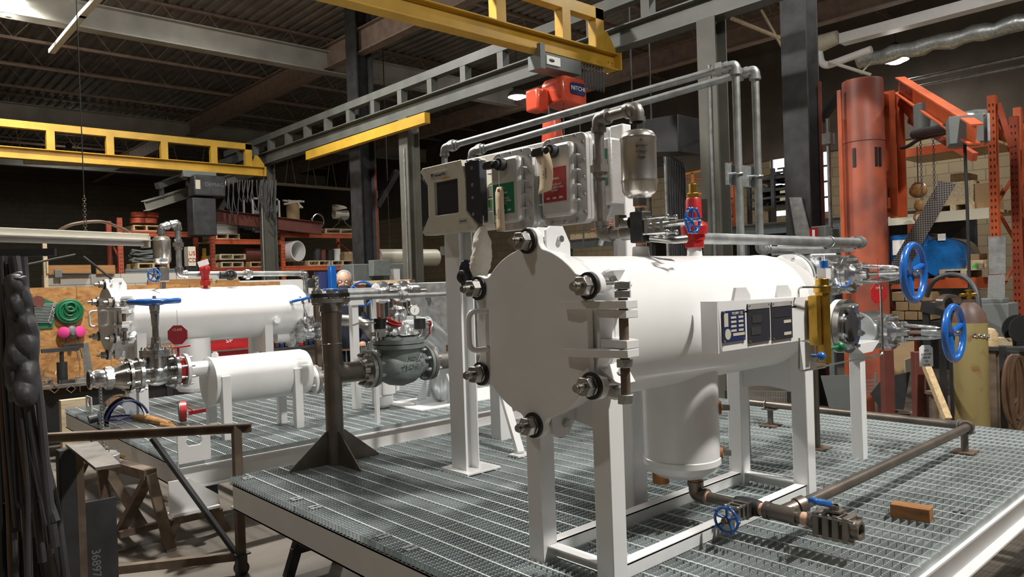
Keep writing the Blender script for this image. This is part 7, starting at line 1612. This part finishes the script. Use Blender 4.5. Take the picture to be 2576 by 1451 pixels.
o = bxX('cardboard_box', 2432, 2474, 655, 680, XS-.02, .25, 'woodpale', 'small carton with a green dot on the thin pallet', 'box', z=zg+.10); p = P(2453, 671, x=XS-.03); build('green_dot', MB().bx(XS-.035, XS-.021, p.y-.022, p.y+.022, p.z-.022, p.z+.022), mat('green_dot', (.05,.6,.1), .5), o)
bxX('cardboard_box', 2420, 2480, 640, 680, XS+.25, .3, 'card', 'brown carton behind the small carton with green dot', 'box', z=zg+.10)
k = 0
for r in range(3):
    for cidx in range(3):
        p0 = 2243+cidx*33+(r%2)*10; p1 = p0+31; q0 = 735+r*24; bxX('cardboard_box', p0, p1, q0, q0+22, XS-.25, .35, 'card', ['top','middle','bottom'][r]+' row carton, '+['left','centre','right'][cidx]+', stacked below the orange beam', 'box'); k += 1
zst = P(2270, 806, x=XS-.25).z; solo('box_table', MB().bx(XS-.3, XS+.4, P(2370,800,x=XS-.3).y, P(2235,800,x=XS-.3).y, zst-.05, zst-.002), 'dark_steel', 'dark table carrying the stacked cartons', 'table'); 
for yy in (P(2365,800,x=XS-.3).y, P(2240,800,x=XS-.3).y): build('leg', MB().bx(XS-.28, XS-.22, yy-.03, yy+.03, 0, zst-.05), 'dark_steel', bpy.data.objects['box_table'])
t = thing('foil_wrapped_unit', 'black unit wrapped in crinkled clear film on the top rack shelf', 'unit', (XS+.3, P(2450,0,x=XS).y, zE)); a, b = P(2408, 282, x=XS+.1), P(2495, 345, x=XS+.1)
build('unit', MB().bx(XS+.15, XS+.7, b.y, a.y, zE, a.z-.04), 'black', t, .02); build('film', MB().ball((XS+.25, (a.y+b.y)/2+.05, a.z-.08), .2, (1,1.4,.5), 14, 8).ball((XS+.12, P(2432,320,x=XS).y, P(2432,320,x=XS).z), .10, (.5,1,1), 10, 6), mat('crinkled_film', (.5,.52,.52), .12, .6, var=.6, scale=6, bump=1.0, bscale=14), t)
# sheet pieces at right
quad([(2486,595),(2530,594),(2530,688),(2488,690)], 'conduit', 'sheet_metal', 'upper pale grey sheet hung at the right rack upright', 'sheet', .01, x=XS-.35)
quad([(2486,692),(2528,690),(2528,752),(2484,752)], 'galv', 'sheet_metal', 'lower brighter sheet hung below the pale grey sheet', 'sheet', .01, x=XS-.36)
# gas cylinder and chained bench
gc = P(2446, 1058, d=5.9); gx_, gy_ = gc.x, gc.y; topg = P(2440, 760, d=5.9).z
t = thing('gas_cylinder', 'tall ochre gas cylinder with brown shoulder chained at the right', 'gas cylinder', (gx_, gy_, 0)); gr = .122
build('shell', MB().lathe([(0,gr*.9),(.02,gr),(topg-.16,gr)], (gx_, gy_, 0), Z, 36), 'cyl', t); build('shoulder', MB().lathe([(topg-.16,gr),(topg-.09,gr*.9),(topg-.03,gr*.6),(topg,gr*.35),(topg+.02,gr*.35)], (gx_, gy_, 0), Z, 36), 'cylcap', t)
build('valve', MB().cyl((gx_,gy_,topg), (gx_,gy_,topg+.09), .018).cyl((gx_-.07,gy_+.04,topg+.06), (gx_+.06,gy_-.03,topg+.06), .014).cyl((gx_,gy_,topg+.09), (gx_,gy_,topg+.10), .03), 'brass', t)
m = MB(); zc2 = P(2440, 842, d=5.8).z
for k in range(22): a = R(-150+k*9.5); m.torus((gx_+gr*1.05*math.cos(a), gy_+gr*1.05*math.sin(a), zc2-.02*math.sin(k*.15)), Z if k % 2 else V((math.cos(a),math.sin(a),0)), .012, .0035, 8, 4)
build('chain', m, 'zinc', t)
t = thing('welding_bench', 'dark steel welding bench at the right edge with helmet and clutter', 'bench', (7.2, 1.4, 0)); BX = 7.0
a, b = P(2478, 872, x=BX), P(2640, 872, x=BX)
build('bench_top', MB().bx(BX, BX+.9, b.y, a.y, a.z-.03, a.z), 'dark_steel', t); build('front_panel', MB().bx(BX+.03, BX+.05, b.y, a.y, .28, a.z-.03), 'rust', t)
for yy in (a.y-.04, b.y+.04): build('leg', MB().bx(BX+.02, BX+.09, yy-.03, yy+.03, 0, a.z-.03), 'rust', t)
zb3 = a.z
c = P(2490, 850, x=BX+.1); solo('wooden_mallet_head', MB().lathe([(0,.06),(.10,.06),(.14,.04),(.15,.01)], (c.x, c.y, zb3), Z, 22), 'wood', 'tan rounded cap piece standing on the welding bench', 'block')
c = P(2520, 850, x=BX+.2); solo('tool_box', MB().box((c.x+.05, c.y, zb3+.03), (.15,.16,.06)), 'woodpale', 'pale low box beside the tan rounded piece', 'box')
c = P(2506, 780, x=BX+.55); solo('grey_machine', MB().box((c.x, c.y, zb3+.17), (.3,.26,.34)).box((c.x-.02, c.y+.02, zb3+.36), (.2,.2,.04)), 'greycab', 'dark grey welding feeder box at the back of the bench', 'machine', bevel=.006)
c = P(2555, 770, x=BX+.3); solo('wire_spool', MB().lathe([(0,.12),(.015,.12),(.016,.06),(.09,.06),(.091,.12),(.105,.12)], (c.x, c.y, zb3+.13), V((-.7,-.7,0)), 30), 'black', 'black wire spool at the right end of the welding bench', 'spool')
c = P(2345, 775, d=6.6); t = thing('welding_helmet_frame', 'dark rack of grey rings between the two blue wheels', 'frame', tuple(c)); build('bar', MB().bar(P(2318,770,d=6.6), P(2400,785,d=6.4), .03, .10), 'black', t); build('ring', MB().hollow([(0,.09),(.12,.09),(.12,.07),(0,.07)], P(2378,765,d=6.5), V((-.7,-.7,0)), 24), 'steel', t)
build('stand', MB().bar(P(2330,785,d=6.6), V((P(2330,785,d=6.6).x, P(2330,785,d=6.6).y, 0)), .05, .05).bar(P(2395,785,d=6.4), V((P(2395,785,d=6.4).x, P(2395,785,d=6.4).y, 0)), .05, .05), 'black', t)
pts = [P(2332,745,d=6.9), P(2345,705,d=6.8), P(2385,688,d=6.7), P(2430,695,d=6.5), P(2458,730,d=6.4), P(2465,790,d=6.35), P(2465,870,d=6.35)]
solo('air_hose', MB().tube(fil(pts, .2, 5), .022, 10), 'hose', 'thick black hose arching behind the gas cylinder', 'hose')
m = MB(); random.seed(21)
for k in range(7):
    c = P(2548+random.uniform(-6,14), 895, d=5.7); w = random.uniform(.03,.09); l = random.uniform(.35,.62)
    m.tube([V((c.x+w*math.sin(2*math.pi*j/20), c.y-w*math.sin(2*math.pi*j/20)*.6, c.z-l/2+l/2*math.cos(2*math.pi*j/20))) for j in range(20)], .016, 8, True)
solo('coiled_hose', m, 'hosebrown', 'loops of dark welding cable hanging at the right edge', 'hose')
c = P(2545, 888, d=5.75); solo('cable_hook_post', MB().bar((c.x, c.y+.06, 0), (c.x, c.y+.06, c.z+.05), .04, .04).bar((c.x, c.y+.06, c.z), (c.x, c.y-.05, c.z), .03, .03), 'dark_steel', 'dark post carrying the welding cable loops at the right edge', 'post')
# things behind the far edge of the near skid
def legp(px0, px1, pyt, pyb, d, m, lab, nm='channel_leg'):
    a, b = P(px0, pyt, d=d), P(px1, pyt, d=d); u = V((b.x-a.x, b.y-a.y, 0)); w = u.length; c = a.lerp(b, .5)
    return solo(nm, MB().box((c.x, c.y, a.z/2), (w, .07, a.z), rz=math.atan2(u.y, u.x)), m, lab, 'leg', bevel=.003)
legp(2217, 2243, 880, 1040, 6.3, 'oxide', 'left red-oxide channel standing behind the skid pipe', 'channel_post'); legp(2296, 2322, 885, 1045, 6.1, 'oxide', 'right red-oxide channel standing behind the skid pipe', 'channel_post')
def lean(pts, d, m, nm, lab, cat='plate', t=.012): return quad(pts, m, nm, lab, cat, t, d=d)
lean([(2065,945),(2140,943),(2150,1030),(2088,1030)], 7.0, 'greycab', 'steel_plate', 'bluish steel plate leaning behind the white pipe stand')
lean([(2190,990),(2222,950),(2290,935),(2262,1100)], 6.9, 'dark_steel', 'steel_plate', 'dark steel plate leaning between the red-oxide channels')
lean([(2250,862),(2300,858),(2300,935),(2245,945)], 7.2, 'card', 'cloth_sheet', 'brown-grey cover sheet behind the lower silver valve')
lean([(2277,905),(2299,897),(2299,932),(2278,938)], 7.0, 'cream', 'pale_plate', 'small pale plate behind the right red-oxide channel')
lean([(2405,905),(2420,870),(2430,1100),(2395,1100)], 6.8, 'black', 'rubber_mat', 'black rubber mat hanging behind the gas cylinder')
a, b = P(2330, 920, d=6.0), P(2384, 1055, d=5.7); solo('timber_prop', MB().bar(a, V((b.x, b.y, b.z)), .05, .05), 'wood', 'slanting weathered timber prop behind the drain pipe', 'timber')
c = P(2350, 1055, d=6.0); t = thing('jack_stand', 'rusty jack stand behind the drain pipe corner', 'jack stand', (c.x, c.y, 0)); hz2 = P(2350, 990, d=6).z
build('column', MB().cyl((c.x,c.y,.1), (c.x,c.y,hz2), .035).cyl((c.x,c.y,hz2), (c.x,c.y,hz2+.02), .06), 'rust', t)
for k in range(3): an = R(30+120*k); build('leg', MB().bar((c.x,c.y,hz2-.15), (c.x+.2*math.cos(an), c.y+.2*math.sin(an), 0), .04, .02), 'rust', t)
c = P(2265, 1050, d=6.4); solo('pipe_offcut', MB().hollow([(0,.10),(c.z+.05,.10),(c.z+.05,.08),(0,.08)], (c.x, c.y, 0), Z, 24), 'rust', 'short rusty pipe offcut standing between the oxide channels', 'pipe')
# metal rack with bar stock at centre right behind (mesh panel)
mx0, mx1 = P(1828, 982, d=7.6), P(1985, 990, d=7.4); m = MB(); H0 = mx0.z; n = 26
z0m = P(1900, 1030, d=7.5).z-.3
for k in range(n+1): p = mx0.lerp(mx1, k/n); m.bar((p.x, p.y, z0m), (p.x, p.y, H0), .006, .006)
for k in range(9): z = z0m+(H0-z0m)*k/8; m.bar((mx0.x, mx0.y, z), (mx1.x, mx1.y, z), .006, .006)
o = solo('mesh_panel', m, 'galv', 'upright galvanised mesh panel behind the far skid edge', 'mesh panel'); build('foot', MB().bar((mx0.x, mx0.y, 0), (mx0.x, mx0.y, H0), .03, .03).bar((mx1.x, mx1.y, 0), (mx1.x, mx1.y, H0), .03, .03), 'dark_steel', o)
m = MB()
for k in range(5): a, b = P(2165, 958+k*9, d=7.3), P(2205, 956+k*9, d=7.2); m.bar(a, b, .02, .012)
a = P(2168, 950, d=7.3); b = P(2203, 950, d=7.2); m.bar((a.x,a.y,0),(a.x,a.y,a.z+.05),.02,.02).bar((b.x,b.y,0),(b.x,b.y,b.z+.05),.02,.02)
solo('bar_rack', m, 'conduit', 'small rack of grey bars behind the white pipe stand', 'rack')
# centre: steel cabinet, clamps, silver tank and grey machinery by the man
a, b = P(1030, 712, d=8.9), P(1155, 712, d=8.6)
t = solo('steel_tank_panel', MB().add([], []).prism([(0,0),((b-a).length,0),((b-a).length,a.z-.02),(0,a.z-.02)], (a.x, a.y, .02), V((b.x-a.x,b.y-a.y,0)).normalized(), Z, V((.2,.22,0))), 'conduit', 'weathered steel tank box behind the silver pump', 'tank', bevel=.006)
p = P(1072, 738, d=8.78); build('rust_port', MB().cyl(p, p-V((.03,.04,0)), .03), 'rust', t)
a, b = P(885, 712, d=10), P(1035, 700, d=10)
t = thing('clamp_rack', 'rack with a row of dark clamps and straps hanging, behind the man', 'rack', tuple(a)); build('rail', MB().bar(a, V((b.x,b.y,a.z)), .05, .05), 'wood', t)
random.seed(4)
for k in range(13): p = a.lerp(V((b.x,b.y,a.z)), (k+.4)/13); l = random.uniform(.5, .95); build('clamp', MB().bar(p+V((-.03,-.04,-.02)), p+V((-.03,-.04,-l)), .05, .02).bar(p+V((-.03,-.04,-.05)), p+V((.04,-.05,-.05)), .03, .05), ['rubber','oxide','hosebrown','black'][k%4], t)
for p in (a, V((b.x,b.y,a.z))): build('post', MB().bar((p.x,p.y,0), (p.x,p.y,a.z+.02), .07, .07), 'rust', t)
a, b = P(888, 664, y=11.4), P(1030, 664, y=11.4); z1_ = P(950,706,y=11.4).z
t = thing('machine_enclosure', 'dark grey machine housing with a control box behind the man', 'machine', ((a.x+b.x)/2, 11.4, 0)); build('housing', MB().bx(a.x, b.x, 11.4, 11.85, 0, a.z), 'greycab', t, .01); c = P(954, 674, y=11.3); build('control_box', MB().bx(c.x-.17, c.x+.17, 11.2, 11.38, c.z-.14, c.z+.14), 'greycast', t, .006); c = P(1000, 690, y=11.3); build('white_panel', MB().bx(c.x-.12, c.x+.1, 11.37, 11.4, c.z-.12, c.z+.1), 'whiteflat', t)
p0, p1 = P(950, 648, y=13.2), P(1040, 640, y=13.2); t = solo('dust_duct', MB().cyl((p0.x, 13.2, p0.z), (p1.x+.6, 13.2, p0.z), .18), 'cream', 'pale horizontal duct between the dark column and the grey column', 'duct'); build('hanger', MB().cyl((p0.x+.3, 13.2, p0.z), (p0.x+.3, 13.2, CZ), .01), 'dark_steel', t)
m = MB(); pa, pb = P(940, 560, y=12.3), P(946, 706, y=12.3)
for dx in (0, .09): m.cyl((pa.x+dx, 12.3, 0), (pa.x+dx, 12.3, P(940,480,y=12.3).z), .02, n=8)
solo('wall_conduits', m, 'conduit', 'two pale conduits rising beside the big dark column at the racks', 'conduit')
c = P(828, 690, d=8.6); t = thing('blue_motor_starter', 'bright blue mast bracket beside the man', 'bracket', tuple(c)); build('mast', MB().bx(c.x-.0, c.x+.075, c.y-.04, c.y+.04, .0, P(832,668,d=8.6).z), 'blue', t, .004); build('drum', MB().lathe([(-.1,.10),(.1,.10)], P(812,705,d=8.7), Z, 20), 'safetyblue', t)
a = P(782, 712, d=7.6); b = P(800, 735, d=7.6); t = thing('rigging_block', 'small dark rigging block with chain left of the man', 'rigging', tuple(a)); build('block', MB().cyl(a-Y*.02, a+Y*.02, .05), 'dark_steel', t); m = MB()
for k in range(7): m.torus(P(797, 702, d=7.6)-Z*.028*k, X if k % 2 else Y, .018, .006, 10, 5)
build('chain', m, 'conduit', t); build('post', MB().bar((a.x+.08,a.y+.05,0), (a.x+.08,a.y+.05,a.z+.08), .05, .05), 'rust', t)
# red tool chest below the far vessel
a, b = P(535, 858, y=8.9), P(600, 858, y=8.9); t = thing('tool_chest', 'red tool chest with dark drawers seen under the far vessel', 'tool chest', (a.x, 8.5, 0)); zt3 = P(560,852,y=8.4).z; a, b = P(510, 858, y=8.4), P(625, 858, y=8.4)
build('case', MB().bx(a.x, b.x, 8.4, 8.74, 0, zt3), 'red', t, .006)
for k in range(4): build('drawer', MB().bx(a.x+.05, b.x-.02, 8.38, 8.4, zt3-.22-.13*k, zt3-.12-.13*k), 'dark_steel' if k else 'red', t); build('drawer_pull', MB().bx(a.x+.05, b.x-.02, 8.365, 8.38, zt3-.14-.13*k, zt3-.125-.13*k), 'steel', t)
p = P(577, 857, y=8.36); lettering('chest_badge', 'S/P', .06, (p.x, 8.365, p.z), X, Z, 'whitepaper', t)
random.seed(9)
t = thing('tool_cart', 'cluttered tool cart with red and orange tools behind the small tank', 'cart', tuple(P(730, 860, y=8.6))); a, b = P(645, 890, y=8.4), P(812, 880, y=8.4)
zc4 = P(740, 872, y=8.4).z; build('shelf', MB().bx(a.x, b.x, 8.4, 8.75, zc4-.03, zc4).bx(a.x, b.x, 8.4, 8.75, .3, .33), 'dark_steel', t)
for xx in (a.x, b.x-.04): build('leg', MB().bx(xx, xx+.04, 8.4, 8.44, 0, zc4), 'dark_steel', t)
for k in range(12):
    xx = a.x+.05+(b.x-a.x-.1)*k/12; h = random.uniform(.05, .18); mm = ['rubber','copper','red','dark_steel','safetyblue','rubber'][k%6]
    solo('small_tool', MB().bx(xx, xx+.09, 8.45, 8.6, zc4, zc4+h), mm, ['black','orange','red','dark grey','navy','rubber-black'][k%6]+' tool '+('at left' if k < 6 else 'at right')+' on the cluttered cart behind the small tank', 'tool', bevel=.008)
for o in bpy.data.objects:
    if 'o' in o: del o['o']
